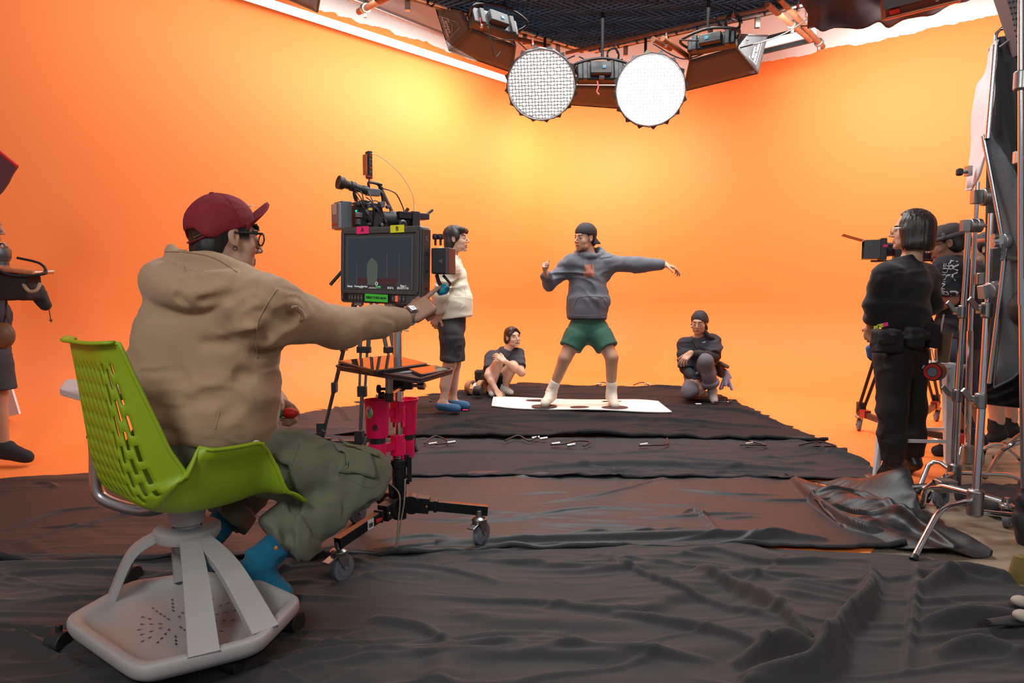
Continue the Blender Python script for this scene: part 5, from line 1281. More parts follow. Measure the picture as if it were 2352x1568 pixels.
def back_man():
    Y = 5.05; q = lambda x, y, d=0: PY(x, y, Y+d)
    f = Fig('backman', 'person in a navy tee mostly hidden behind the grey flag and chrome stands', tuple(PZ(2280, 1010, .01)), (-.55, .8, 0), 1.0, SK2)
    f.torso(q(2275, 800), q(2275, 680), q(2272, 620), q(2300, 655, .16), q(2255, 648, -.12))
    f.head(q(2262, 572), (-.75, .6, 0), (0, 0, 1), size=1.0, res=.0045)
    f.arm(q(2255, 648, -.12), q(2246, 715, -.1), q(2235, 760, .08), 'L', q(2230, 775, .1), (.5, 0, 0), 'relaxed', res=.005)
    f.leg(q(2268, 812, -.08), q(2285, 905, -.06), q(2288, 985, -.04), 'L', q(2258, 1008, .02))
    f.leg(q(2295, 812, .08), q(2315, 905, .10), q(2318, 975, .14), 'R', q(2290, 1000, .2))
    f.body(.0095)
    nv = mat('navy_tee2', (.022, .03, .045), .9, bump=.2, var=.15)
    T = f.top(nv, 'tshirt', q(2275, 790), .150, .145, 1.3, (.45, 0), (.080, .078), .012, .009, seed=35, collar=.07)
    wt = mat('faded_white_print', (.55, .55, .55), .8)
    f.bottoms(mat('dark_shorts', (.02, .022, .03), .85), 'shorts', (.9, .9), .15, .115, .108, .010, .009, rhem=.108)
    for sd in 'RL': f.foot(sd, mat('black_sock', (.012, .012, .013), .85), 1.1, up=.08)
    f.hair(hairm, 'medium', .005)
    b = MB(); h = f.h; rg = [h(.090*math.cos(a), -.012+.108*math.sin(a), .052) for a in np.linspace(0, 6.28, 25)[:-1]]; G = [[p+h.z*z for z in (-.020, .020)] for p in rg+[rg[0]]]; b.grid(G); b.build('bandana', mat('orange_bandana', (.45, .12, .05), .8, var=.5, vscale=60), f.root, smooth=180, solid=.005)
def left_man():
    Y = 4.35; q = lambda x, y, d=0: PY(x, y, Y+d)
    f = Fig('leftman', 'person cut off by the left edge in black shorts and black ankle socks', tuple(PZ(20, 1060, .005)), (.95, -.15, 0), 1.02, SK3)
    f.torso(q(-42, 790), q(-45, 640), q(-48, 575), q(-58, 600, -.18), q(-35, 600, .18))
    f.head(q(-40, 520), (.9, .4, -.1), (0, 0, 1), size=1.0, res=.006)
    f.arm(q(-58, 600, -.18), q(-55, 660, -.2), q(-22, 590, -.1), 'R', q(-2, 560, -.05), (.2, .8, 0), 'grip', res=.004)
    f.arm(q(-35, 600, .18), q(-40, 680, .2), q(-10, 720, .12), 'L')
    f.leg(q(-25, 805, -.08), q(-8, 905, -.08), q(8, 1024, -.06), 'R', q(74, 1050, -.08))
    f.leg(q(-20, 805, .1), q(-25, 900, .14), q(-40, 1010, .16), 'L', q(10, 1030, .18))
    f.body(.009)
    nv = mat('navy_tee', (.020, .022, .030), .9)
    f.top(nv, 'tshirt', q(-40, 790), .150, .145, 1.25, (.44, .44), (.080, .078), .010, .010, seed=41, collar=.07)
    f.bottoms(mat('black_shorts', (.028, .027, .03), .85, bump=.2, var=.2), 'shorts', (.93, .93), .14, .118, .118, .008, .008, rhem=.120)
    for sd in 'RL': f.foot(sd, mat('black_sock', (.012, .012, .013), .85), 1.12, up=.02)
    f.hair(hairm, 'short', .006)
    t = empty('work_pouch', tuple(q(50, 650, -.1)), 'black camera-crew hip pouch with a clear orange-trimmed top flap, at the left edge', 'pouch')
    nyl = mat('black_nylon', (.014, .013, .014), .8, bump=.4, bscale=200, var=.2)
    S = Solid(); S.box(q(25, 658, -.12), V3(.175, .07, .088), (nrm(V3(1, -.2, 0)), nrm(V3(.2, 1, 0)), V3(0, 0, 1)), .03); S.disp = wrinkle(.008, (12, 12, 12), 4); solid_obj('pouch_body', S, .006, nyl, t)
    S = Solid(); S.cap(q(80, 665, -.1), q(104, 700, -.06), .05, .038); S.disp = wrinkle(.006, (12, 12, 12), 4); solid_obj('side_pouch', S, .006, nyl, t)
    S = Solid(); S.box(q(40, 618, -.14), V3(.185, .085, .016), (nrm(V3(1, -.1, -.12)), nrm(V3(.1, 1, .1)), nrm(V3(.12, -.1, 1))), .015); o = solid_obj('clear_flap', S, .006, mat('orange_clear_vinyl', (.55, .16, .06), .12, spec=.9, coat=.8, var=.5, vscale=14), t)
    b = MB(); P = [q(-20, 612, -.24), q(30, 632, -.24), q(95, 630, -.22), q(106, 622, -.16), q(90, 604, -.08), q(40, 592, -.05)]; b.tube(spline(P, 6), .008, 8); b.build('flap_binding', nyl, t)
    b = MB(); b.tube(spline([q(52, 650, -.21), q(66, 668, -.23), q(84, 666, -.22), q(92, 650, -.2)], 6), .010, 8); b.build('rope_handle', mat('tan_rope', (.35, .25, .15), .8, bump=.5), t)
    b = MB(); b.tube(spline([q(112, 705, -.06), q(115, 725, -.06), q(118, 740, -.06)], 4), .003, 6); b.ball(q(117, 735, -.06), .009, 6); b.build('cord', mat('brown_cord', (.12, .05, .03), .8), t)
    b = MB(); b.tube([q(14, 690, -.1), q(14, 720, -.1), q(22, 745, -.1), q(8, 745, -.1), q(14, 720, -.1)], .010, 6, flat=.3); b.build('strap', nyl, t)
    bt = empty('water_bottle', tuple(q(8, 590, -.12)), 'dark bottle top standing out of the hip pouch at the left edge', 'bottle')
    b = MB(); b.lathe(q(5, 592, -.12), [(.040, -.02), (.048, 0), (.050, .03), (.046, .055), (.02, .062)], n=24); b.build('cap', dsteel, bt, smooth=50)
    b = MB(); b.lathe(q(5, 592, -.12), [(.034, -.10), (.036, -.022)], n=24); b.build('bottle_body', dsteel, bt)
    b = MB(); b.tube([q(5, 572, -.12)+V3(.02*math.cos(a), 0, .035*math.sin(a)) for a in np.linspace(0, math.pi, 8)], .004, 6); b.build('carry_loop', blackp, bt)
    S = Solid(); S.ell(q(8, 770, -.2), V3(.07, .04, .08)); o = solid_obj('leather_pouch', S, .006, mat('brown_leather', (.16, .07, .03), .5, bump=.3), None); tag(o, 'brown leather pouch hanging against the black shorts at the left edge', 'pouch')
def right_arm_person():
    Y = 3.0; q = lambda x, y, d=0: PY(x, y, Y+d)
    f = Fig('rightp', 'person at the right edge with only a dark sleeved elbow in view', tuple(PZ(2450, 1350, .01)), (-.2, .98, 0), 1.0, SK3)
    f.torso(q(2462, 860), q(2462, 660), q(2462, 560), q(2500, 600, .0), q(2400, 600, -.0))
    f.head(q(2462, 470), (.1, .9, 0), (0, 0, 1), res=.008)
    f.arm(q(2400, 600), q(2362, 715, -.05), q(2425, 700, .2), 'L'); f.arm(q(2510, 600), q(2540, 720), q(2500, 760, .2), 'R')
    f.leg(q(2440, 880), q(2440, 1080), q(2440, 1290), 'L', q(2430, 1330, .15)); f.leg(q(2490, 880), q(2490, 1080), q(2490, 1290), 'R', q(2500, 1330, .15))
    f.body(.010)
    f.top(mat('brown_black_sleeve', (.035, .022, .020), .9, bump=.3), 'jumper', q(2462, 860), .15, .145, 1.3, (.95, .95), (.080, .06), .012, .009, seed=44, collar=.07)
    f.bottoms(mat('black_twill', (.011, .010, .011), .8), 'trousers', (1.95, 1.95), .15, .112, .085, .009, .011)
    for sd in 'RL': f.foot(sd, mat('black_leather', (.014, .012, .012), .35), 1.06, 'shoe', .02, shoe=True, res=.008)
    f.hair(hairm, 'short', .008)
for fn in (dancer, cream_man, crouch_girl, kneel_woman, lady_black, cap_man, back_man, left_man, right_arm_person): fn()
# ================= monitor stand, monitor, shelf, cups ================================
def U_(z): return V3(0, 0, z)
def castor(parent, p, d, r=.05, name='caster', brake=True):
    """swivel caster; p = where the wheel touches the floor, d = rolling direction"""
    d = nrm(d); s_ = V3(d[1], -d[0], 0); b = MB(); b.lathe(p+U_(r), [(r*.72, -.013), (r, -.012), (r, .012), (r*.72, .013)], s_, 28); w = b.build('wheel', greyrub, parent, bevel=.002)
    b = MB(); b.lathe(p+U_(r), [(.0, -.016), (r*.62, -.0155), (r*.62, .0155), (.0, .016)], s_, 24, caps=False); b.cyl(p+U_(r)-s_*.024, p+U_(r)+s_*.024, .006); b.build('hub', greyrub, w)
    b = MB(); q = p-d*.018
    for s in (-1, 1): b.prism([p+U_(r)+s_*.019*s-d*.012, p+U_(r)+s_*.019*s+d*.014, q+U_(2*r+.010)+s_*.019*s+d*.030, q+U_(2*r+.010)+s_*.019*s-d*.026], s_*.0025)
    b.lathe(q+U_(2*r+.006), [(.030, 0), (.033, .006), (.033, .014), (.022, .022), (.014, .024), (.012, .05)], n=20); b.build('fork', mat('zinc_steel', (.42, .41, .38), .3, 1), w, bevel=.001)
    if brake: b = MB(); b.box(q+U_(2*r-.002)-d*.045, (.036, .045, .006), (s_, nrm(d+U_(.3)), nrm(U_(1)-d*.3))); b.build('brake_pedal', mat('zinc_steel', (.42, .41, .38), .3, 1), w, bevel=.002)
def mon_stand():
    C = V3(*PY(918, 1180, 2.90)[:2], 0)
    t = empty('monitor_stand', tuple(C), 'black and chrome rolling stand with three legs carrying the monitor and shelf', 'stand')
    cz = lambda px, py: PZ(px, py, 0)
    ct = [cz(787, 1338), cz(1106, 1256), cz(822, 1206)]
    for i, p in enumerate(ct):
        p = p+U_(.012); zt = .165; e = V3(p[0], p[1], zt); c = V3(C[0], C[1], .20); d = nrm(e-c)
        castor(t, p, nrm(V3(.5, .8, 0)) if i != 1 else nrm(V3(.5, .8, 0)), .050)
        b = MB(); b.bar(c+d*.10, e+d*.028, .030, .042); lg = b.build('leg', mat('black_lacquer', (.012, .011, .012), .22, .3), t, bevel=.002)
        b = MB(); b.bar(c+d*.02, c+d*.13, .05, .068); b.lathe(c+d*.055+np.cross(d, U_(1))*-.03, [(.040, 0), (.040, .06)], np.cross(d, U_(1)), 20); b.bar(c+d*.15, c+d*.165, .040, .052); b.build('leg_joint', blackm, t, bevel=.004)
        sd = nrm(np.cross(d, U_(1)))
        for s in (-1, 1): b = MB(); b.ball(c+d*.12+sd*.027*s, .006, 6); b.build('bolt', mat('brass', (.5, .3, .15), .4, .9), t)
        if i == 0:
            sgn = sd if sd[1] < 0 else -sd; q = c+d*.235+sgn*.0158; rt = np.cross(U_(1), sgn)
            b = MB(); b.box(q, (.040, .0008, .040), (rt, sgn, U_(1))); st = b.build('sticker', white, lg)
            b = MB(); rr = random.Random(3)
            for k in range(14): b.box(q+rt*(-.013+.002*k)+sgn*.0008+U_(-.004), (.0012 if rr.random() < .5 else .0006, .0005, .018), (rt, sgn, U_(1)))
            b.build('barcode', blackp, st, smooth=None)
            b = MB(); b.box(c+d*.18+sgn*.017+U_(-.006), (.04, .006, .014), (rt, sgn, U_(1))); b.build('latch', red, lg, bevel=.002)
    P = lambda z: V3(C[0], C[1], z)
    b = MB(); b.cyl(P(.13), P(.39), .030, n=20); b.cyl(P(.20), P(.23), .034); b.cyl(P(.355), P(.39), .035); b.build('lower_column', blackm, t, bevel=.002)
    b = MB(); b.bar(P(.20)+V3(-.028, -.02, 0), P(.29)+V3(-.028, -.02, 0), .022, .028); b.lathe(P(.25)+V3(-.028, -.036, 0), [(.010, 0), (.010, -.006)], (0, 1, 0), 12); b.build('release_lever', blackp, t, bevel=.004)
    b = MB(); x = .044; b.bar(P(.29)+V3(x, 0, 0), P(.40)+V3(x, 0, 0), .010, .02); b.bar(P(.29)+V3(.02, 0, 0), P(.29)+V3(x, 0, 0), .01, .02); b.bar(P(.40)+V3(.02, 0, 0), P(.40)+V3(x, 0, 0), .01, .02); b.build('crank_housing', blackm, t, bevel=.002)
    b = MB(); b.cyl(P(.365)+V3(-.03, 0, 0), P(.365)+V3(-.062, -.01, 0), .012); b.bar(P(.395)+V3(-.072, -.02, 0), P(.33)+V3(-.072, -.02, 0), .012, .022); b.lathe(P(.365)+V3(-.07, -.012, 0), [(.018, -.012), (.018, .012)], (1, 0, 0), 12); b.build('column_knob', blackp, t, bevel=.003)
    b = MB(); b.cyl(P(.38), P(.97), .0185, n=20); b.build('chrome_column', chrome, t, smooth=40)
    # head of the column: grey sleeve with a pink tape mark and a wing lever
    gm = mat('grey_casting', (.20, .20, .21), .4, .4)
    b = MB(); b.lathe(P(0), [(.022, .955), (.032, .96), (.034, .985), (.034, 1.035), (.030, 1.045), (.037, 1.05), (.037, 1.09), (.02, 1.095)], n=24); hd = b.build('column_head', gm, t)
    b = MB(); b.lathe(P(0), [(.0345, 1.012), (.0345, 1.024)], n=24, caps=False); b.build('pink_tape', mat('pink_gaffer', SR(215, 35, 100), .6), hd)
    b = MB(); b.cyl(P(1.055)+V3(.03, 0, 0), P(1.055)+V3(.058, 0, 0), .009); b.bar(P(1.04)+V3(.060, -.0, 0), P(1.09)+V3(.090, -.0, .0), .016, .03); b.build('wing_lever', gm, hd, bevel=.004)
    b = MB(); b.cyl(P(.935), P(.96), .02); b.tube(spline([P(.948)+V3(.02, -.012, 0), P(.95)+V3(0, -.024, 0), P(.948)+V3(-.02, -.01, 0), P(.95)+V3(0, .022, 0), P(.948)+V3(.02, -.012, 0), P(.942)+V3(.05, -.01, 0)], 4), .003, 6); b.build('twine', mat('pale_twine', (.5, .42, .32), .8), hd)
    b = MB(); b.cyl(P(1.09), P(1.20), .014); b.build('monitor_spigot', steel, t)
    # rope loop
    rp = mat('hemp_rope', (.42, .34, .25), .85, bump=.6, bscale=200)
    k = PY(892, 1270, 2.80); a = P(.30)+V3(.03, -.03, 0)
    b = MB(); b.tube(spline([P(.29)+V3(-.035, -.03, 0), P(.25)+V3(.01, -.06, 0), P(.15)+V3(.008, -.08, 0), k+V3(.03, 0, .03), k], 7), .0032, 7); b.tube(spline([P(.31)+V3(.03, -.03, 0), P(.22)+V3(.03, -.065, 0), P(.13)+V3(.016, -.08, 0), k+V3(.035, 0, .022), k], 7), .0032, 7)
    S = Solid(); S.cap(k+V3(.035, 0, .012), k+V3(.01, 0, 0), .010, .009, .01); S.cap(k+V3(.01, 0, 0), k+V3(-.02, 0, -.006), .008, .011, .004); S.disp = wrinkle(.003, (60, 60, 60), 1)
    r = b.build('rope', rp, t, smooth=180); solid_obj('knot', S, .003, rp, r)
    # shelf on its own arm
    z = PY(900, 845, 2.80)[2]; zz = z
    sh = empty('monitor_shelf', tuple(PY(905, 845, 2.80)), 'black rectangular shelf clamped to the rolling stand below the monitor', 'shelf')
    Q = [PZ(770, 842, z), PZ(962, 873, z), PZ(1042, 850, z), PZ(850, 822, z)]
    cq = sum(Q)/4
    def rnd(P_, q=.1, n=4):
        out = []; m_ = len(P_)
        for i in range(m_):
            a_, b_, c_ = P_[i-1], P_[i], P_[(i+1) % m_]; p0 = b_+nrm(a_-b_)*.025; p2 = b_+nrm(c_-b_)*.025
            for k_ in np.linspace(0, 1, n): out.append((1-k_)**2*p0+2*k_*(1-k_)*b_+k_*k_*p2)
        return out
    Qr = rnd(Q); b = MB(); b.prism(Qr, U_(-.014)); b.build('tray', mat('perforated_black', (.03, .03, .032), .5, bump=.8, bscale=300), sh, bevel=.002)
    b = MB(); b.tube([p+U_(.003) for p in Qr], .005, 6, closed=True); b.build('tray_rim', blackp, sh)
    a = PY(894, 880, 2.74); b = MB(); b.cyl(V3(a[0], a[1], z-.014), PY(894, 905, 2.74), .016, n=16); b.build('shelf_post', steel, sh)
    b = MB(); b.cyl(PY(894, 902, 2.74), PY(894, 922, 2.74), .018); b.build('post_cap', blackp, sh)
    b = MB(); b.bar(PY(895, 905, 2.74), PY(935, 880, 2.86), .016, .016); b.build('arm_bar', chrome, sh, bevel=.003)
    b = MB(); b.box(PY(915, 884, 2.87), (.06, .06, .045)); b.box(PY(938, 882, 2.84), (.04, .05, .04)); b.cyl(PY(870, 893, 2.76), PY(892, 893, 2.76), .006); b.lathe(PY(870, 893, 2.76), [(.016, -.008), (.018, 0), (.016, .008)], (1, 0, 0), 12); b.lathe(PY(876, 908, 2.74), [(.014, -.012), (.016, .012)], (1, 0, 0), 12); b.build('clamp', blackm, sh, bevel=.003)
    b = MB(); b.lathe(PY(968, 886, 2.80), [(.012, -.016), (.016, -.012), (.016, .012), (.012, .016)], (1, -.3, 0), 16); b.cyl(PY(950, 885, 2.82), PY(962, 886, 2.80), .007); b.build('clamp_knob', steel, sh)
    # tablet, phone, pen
    def slab(name, px, z0, th, lab, cat, scr=None, inset=.05, m=None):
        A = [PZ(x, y, z0+th) for x, y in px]; o = empty(name, tuple(sum(A)/4-U_(th)), lab, cat)
        c = sum(A)/4; b = MB(); b.prism(rnd([c+(p-c)*1.0-U_(th) for p in A]), U_(th)); b.build('case', m or mat('dark_case', (.02, .02, .022), .45), o, bevel=.0025)
        b = MB(); b.prism([c+(p-c)*(1-inset)+U_(.0005) for p in A], U_(.0006)); b.build('screen', mat('dark_glass', (.004, .004, .005), .04, spec=1.0), o, smooth=None); return o
    slab('tablet', [(774, 828), (862, 852), (984, 834), (905, 814)], z, .016, 'large tablet in a dark case lying flat on the shelf', 'tablet', inset=.06)
    slab('phone', [(938, 847), (968, 860), (1032, 848), (1000, 838)], z, .011, 'black phone lying on the right end of the shelf', 'phone', inset=.05)
    b = MB(); p = PZ(918, 856, z+.005); p2 = PZ(955, 853, z+.005); d = p2-p; b.tube([p, p+d*.2, p+d*.25, p2], [.001, .004, .0045, .0045], 8); pn = b.build('stylus', mat('pale_plastic', (.4, .38, .36), .4), smooth=40); tag(pn, 'thin stylus pen between tablet and phone', 'pen')
    # cup holders
    pk = mat('hot_pink_plastic', SR(245, 18, 92), .45, sss=.05)
    def cups(label, c, top=1, stick=True, sgn=-1):
        o = empty('cup_holder', tuple(c), label, 'cup holder', 'pink cup holders on the stand')
        b = MB(); b.lathe(c, [(.0, -.10), (.043, -.10), (.046, -.09), (.050, .035), (.054, .05), (.057, .056), (.052, .056), (.046, .034), (.042, -.085), (.0, -.088)], n=36, caps=False); cup = b.build('cup', pk, o)
        b = MB(); b.lathe(c, [(.030, .0), (.034, .055), (.036, .057), (.031, .05), (.028, .0)], n=24, caps=False); b.build('inner_ring', pk, o)
        b = MB(); b.lathe(c, [(.0, -.125), (.034, -.125), (.034, -.10), (.0, -.10)], n=24, caps=False); b.build('collar', blackp, o)
        b = MB(); b.lathe(c, [(.0, -.205), (.034, -.205), (.036, -.20), (.036, -.125), (.0, -.125)], n=32, caps=False); b.build('lower_cup', pk, o)
        pl = V3(C[0], C[1], 0); d = nrm(V3(pl[0]-c[0], pl[1]-c[1], 0)); s_ = V3(-d[1], d[0], 0)
        for z0 in (-.01, -.155):
            e = pl-d*.03+U_(c[2]+z0); a_ = c+d*.04+U_(z0); b = MB(); b.bar(a_, e, .02, .035)
            e2 = e+d*.012
            b.prism([e2+s_*.020+U_(-.045), e2-s_*.020+U_(-.045), e2-s_*.020+U_(.045), e2+s_*.020+U_(.045)], d*-.014)
            for s in (-1, 1): b.box(e2+d*.014+s_*.021*s, (.034, .006, .09), (d, s_, U_(1)))
            b.build('clamp_arm', pk, o, bevel=.003)
        return o, cup
    c1 = PY(866, 948, 2.80); o, cup = cups('pink plastic double cup holder on the left of the stand pole, with stickers', c1)
    c2 = PY(932, 944, 2.99); o2, cup2 = cups('pink plastic double cup holder behind the stand pole', c2)
    def sticker(parent, c, ang, z, rx, rz, m, name):
        b = MB(); P_ = [c+V3(math.cos(ang+dx/.05)*.0505, math.sin(ang+dx/.05)*.0505, z+dz) for dx, dz in [(rx*math.cos(a_), rz*math.sin(a_)) for a_ in np.linspace(0, 6.28, 20)[:-1]]]; P_ = [P_[i]+0 for i in range(len(P_))]
        b.add(P_, [tuple(range(len(P_)))]); b.build(name, m, parent, smooth=None)
    sticker(cup, c1, -2.05, .010, .018, .026, mat('sticker_white', (.7, .72, .68), .5), 'sticker'); sticker(cup, c1+V3(-.0006, -.0008, 0), -2.0, -.002, .012, .012, mat('sticker_green', (.25, .45, .15), .5), 'sticker'); sticker(cup, c1+V3(-.0006, -.0008, 0), -2.1, .016, .008, .008, mat('sticker_purple', (.3, .2, .5), .5), 'sticker')
    sticker(cup, c1, -1.55, -.052, .011, .013, mat('sticker_brown', (.06, .015, .015), .5), 'sticker')
    # ---- monitor ------------------------------------------------------------
    tl, tr_, bl, br = PY(783, 524, 2.90), PY(968, 517, 2.71), PY(783, 693, 2.90), PY(966, 701, 2.71)
    ux = nrm((tr_-tl)+(br-bl)); w = (np.linalg.norm(tr_-tl)+np.linalg.norm(br-bl))/2; uz = nrm((tl-bl)+(tr_-br)); uz = nrm(uz-ux*(uz@ux)); n = nrm(np.cross(ux, uz)); h_ = (np.linalg.norm(tl-bl)+np.linalg.norm(tr_-br))/2; c = (tl+tr_+bl+br)/4
    m = empty('field_monitor', tuple(c), 'large black monitor with pink, yellow and green tape labels', 'monitor')
    X = lambda x, z_, d=0: c+ux*x*w/2+uz*z_*h_/2+n*d
    bz = mat('bezel_black', (.060, .061, .062), .5, bump=.2, bscale=400)
    b = MB(); b.prism([c+ux*x+uz*y-n*.060 for x, y in rrect(w, h_, .016)], n*.060); b.build('housing', bz, m, bevel=.003)
    sx0, sx1, sz0, sz1 = -.80, .78, -.60, .72
    O = [(-.88, -.66), (.88, -.66), (.88, .82), (-.88, .82)]; I = [(sx0, sz0), (sx1, sz0), (sx1, sz1), (sx0, sz1)]
    b = MB()
    outer = [c+ux*x+uz*y+n*0 for x, y in rrect(w*.995, h_*.995, .016, 4)]
    # raised frame ring
    O2 = [X(-.93, -.70, 0), X(.93, -.70, 0), X(.93, .88, 0), X(-.93, .88, 0)]
    for i in range(4):
        a_, b_ = O2[i], O2[(i+1) % 4]; b.bar(a_+n*.003, b_+n*.003, .016, .012, up=n)
    b.build('frame', bz, m, bevel=.003)
    b = MB(); b.prism([X(sx0-.04, sz0-.03, .001), X(sx1+.04, sz0-.03, .001), X(sx1+.04, sz1+.03, .001), X(sx0-.04, sz1+.03, .001)], n*.002); b.build('screen_surround', mat('surround', (.09, .10, .10), .4), m)
    scr = bpy.data.materials.new('screen_off'); scr.use_nodes = True; bs = scr.node_tree.nodes['Principled BSDF']; bs.inputs['Base Color'].default_value = (.012, .014, .02, 1); bs.inputs['Roughness'].default_value = .14; bs.inputs['Specular IOR Level'].default_value = .6; bs.inputs['Emission Color'].default_value = (.14, .17, .22, 1); bs.inputs['Emission Strength'].default_value = .13
    b = MB(); b.prism([X(sx0, sz0, .0035), X(sx1, sz0, .0035), X(sx1, sz1, .0035), X(sx0, sz1, .0035)], n*.001); so = b.build('screen', scr, m, smooth=None)
    lit = lambda nm, col, s: mat(nm, (.01, .01, .01), .4, emit=col, estr=s)
    def ui(name, x, z_, ww, hh, mm): b = MB(); b.box(X(x, z_, .0053), (ww*w/2, hh*h_/2, .0006), (ux, uz, n)); b.build(name, mm, so, smooth=None)
    red_ = lit('screen_plum', (.25, .06, .08), .16); ui('picture_area', -.05, -.47, .98, .26, red_); ui('picture_area', .58, -.1, .40, 1.4, lit('screen_navy', (.08, .10, .22), .20)) if False else None
    gl = lit('guide_line', (.5, .28, .25), .30)
    for x in (-.56, -.28, .20, .50): ui('guide_line', x, -.10 if x > 0 else -.25, .005, .85 if x > 0 else .55, gl)
    ui('guide_line', -.04, -.45, 1.05, .006, gl)
    b = MB(); pts = [X(-.15+px_, pz, .0058) for px_, pz in [(-.12, -.52), (.10, -.52), (.12, -.30), (.13, .0), (.08, .12), (.02, .16), (-.03, .20), (-.09, .13), (-.14, .02), (-.15, -.2)]]; b.add(pts, [tuple(range(len(pts)))]); b.build('picture_figure', lit('screen_green', (.2, .26, .2), .30), so, smooth=None)
    ui('menu_bar', -.01, -.545, 1.57, .10, lit('menu_grey', (.10, .12, .15), .25))
    wl = lit('ui_white', (.9, .9, .9), .75)
    for tx, x, z_, hh in (('Setup', -.73, -.56, .012), ('Frames', -.54, -.56, .010), ('Overlays', -.36, -.56, .010), ('14.37', -.44, -.585, .010), ('0:23 h', .30, -.585, .012), ('05:33:17:16', .60, -.585, .012), ('Page 1', .61, -.525, .011), ('-- : --', -.16, -.57, .012)): writing('screen_text', tx, hh, X(x, z_, .0064), ux, uz, wl, so)
    ui('menu_icon', -.15, -.475, .05, .03, wl); ui('menu_cursor', -.15, -.597, .20, .012, wl); writing('screen_text', 'STBY', .012, X(.0, -.57, .0064), ux, uz, lit('ui_green', (.1, .9, .2), .8), so)
    b = MB(); b.tube([X(-.05, -.48, .0064)+(ux*math.cos(a_)+uz*math.sin(a_))*.006 for a_ in np.linspace(0, 6.28, 14)[:-1]], .0012, 4, closed=True); b.build('menu_icon', wl, so)
    def btn(x, mm=bz): b = MB(); b.box(X(x, -.86, .004), (.012, .024, .006), (ux, uz, n)); b.build('button', mm, m, bevel=.001); b = MB(); b.box(X(x, -.86, .0075), (.004, .005, .0006), (ux, uz, n)); b.build('button_mark', mat('mark_grey', (.3, .3, .3), .5), m, smooth=None)
    for x in (-.93, -.74, -.67, -.59, -.51, -.43, .36, .53, .62): btn(x)
    btn(.44, mat('button_red', (.4, .05, .03), .4, emit=(1, .15, .05), estr=.6))
    b = MB(); b.box(X(-.83, -.86, .003), (.018, .024, .004), (ux, uz, n)); b.box(X(.0, -.86, .002), (.165*w/.4*1.0, .034, .003), (ux, uz, n)); b.build('control_strip', mat('strip_black', (.008, .008, .008), .4), m, bevel=.001)
    b = MB(); b.box(X(.0, .93, .004), (w*.88, .010, .010), (ux, uz, n)); b.build('hood_rail', bz, m, bevel=.003)
    ink = mat('marker_ink', (.01, .01, .015), .6)
    def tape(txt, x, z_, ww, hh, col, th, nm, tilt=0.0):
        a_ = nrm(ux+uz*tilt); u_ = nrm(uz-ux*tilt); b = MB(); p = X(x, z_, .0095); b.box(p, (ww, hh, .001), (a_, u_, n)); o_ = b.build('tape_label', mat(nm, col, .55), m, smooth=None); o_['label'] = nm.replace('_', ' '); writing('handwriting', txt, th, p+n*.0008, a_, u_, ink, o_, bold=.0003)
    tape('A', -.40, .92, .064, .030, SR(240, 45, 115), .024, 'pink_tape_label', .02); tape('B', .46, .93, .068, .030, SR(225, 225, 35), .024, 'yellow_tape_label', .02); tape("DIRECTOR'S MON", -.04, -.855, .118, .031, SR(70, 205, 60), .0128, 'green_tape_label', -.02)
    sd = nrm(V3(*ux)); sp = c+ux*(w/2+.0006); b = MB(); b.prism([c+ux*(w/2)-n*d_+uz*z_ for d_, z_ in ((.006, h_*.46), (.056, h_*.46), (.056, -h_*.46), (.006, -h_*.46))], ux*.006); b.build('side_rail', mat('rail_brown', (.07, .062, .06), .5), m, bevel=.002)
    writing('side_mark', 'G', .028, sp+uz*h_*.34-n*.03+ux*.006, -n, uz, mat('mark_grey', (.3, .3, .3), .5), m)
    b = MB()
    for k in range(3): b.lathe(sp-n*.03+uz*(h_*(.15-.22*k)), [(.006, 0), (.006, .0075)], ux, 10)
    b.build('side_screw', blackp, m)
    b = MB(); b.prism([X(-.9, 1.0, -.004), X(-.62, 1.0, -.004), X(-.62, 1.0, -.05), X(-.9, 1.0, -.05)], uz*.003); b.build('top_plate', bz, m)
    for x in (-.58, .22): b = MB(); b.box(X(x, -1.03, -.015), (.036, .014, .02), (ux, uz, n)); b.build('foot_bracket', mat('grey_steel', (.3, .3, .29), .35, .7), m, bevel=.002)
    b = MB(); b.tube(spline([X(-.98, .18, -.05), X(-1.12, .14, -.05), X(-1.16, -.06, -.05), X(-1.05, -.22, -.05), X(-.98, -.3, -.05)], 5), .0035, 6); b.build('side_cable', blackp, m)
    b = MB(); b.cyl(X(-.98, .1, -.06), X(-1.17, -.12, -.06), .013, n=14); b.ball(X(-1.02, -.0, -.05), .016, 8); b.build('side_handle', mat('black_gloss', (.01, .01, .01), .25), m)
    # battery plate box on the right, with its arm
    bx = empty('wireless_receiver', tuple(PY(1018, 600, 2.78)), 'black battery box mounted on the right side of the monitor', 'battery')
    A_ = (nrm(V3(1, -.25, 0)), nrm(V3(.25, 1, 0)), U_(1)); q = PY(1015, 600, 2.80); b = MB(); b.box(q, (.062, .09, .104), A_); b.build('battery_case', mat('black_case', (.008, .008, .009), .6), bx, bevel=.006)
    b = MB(); b.box(q+A_[0]*.036, (.016, .09, .106), A_); b.build('battery_end', mat('brown_grey_case', (.06, .05, .05), .5), bx, bevel=.004)
    writing('battery_mark', 'c|', .018, q-A_[1]*.0462+A_[0]*.012, A_[0], U_(1), mat('mark_grey', (.3, .3, .3), .5), bx)
    for px in (1000, 1012): b = MB(); e = PY(px, 552, 2.80); b.cyl(e-U_(.02), e+U_(.006), .005); b.lathe(e, [(.010, .004), (.012, .008), (.012, .022), (.009, .026)], n=12); b.build('antenna_knob', blackp, bx)
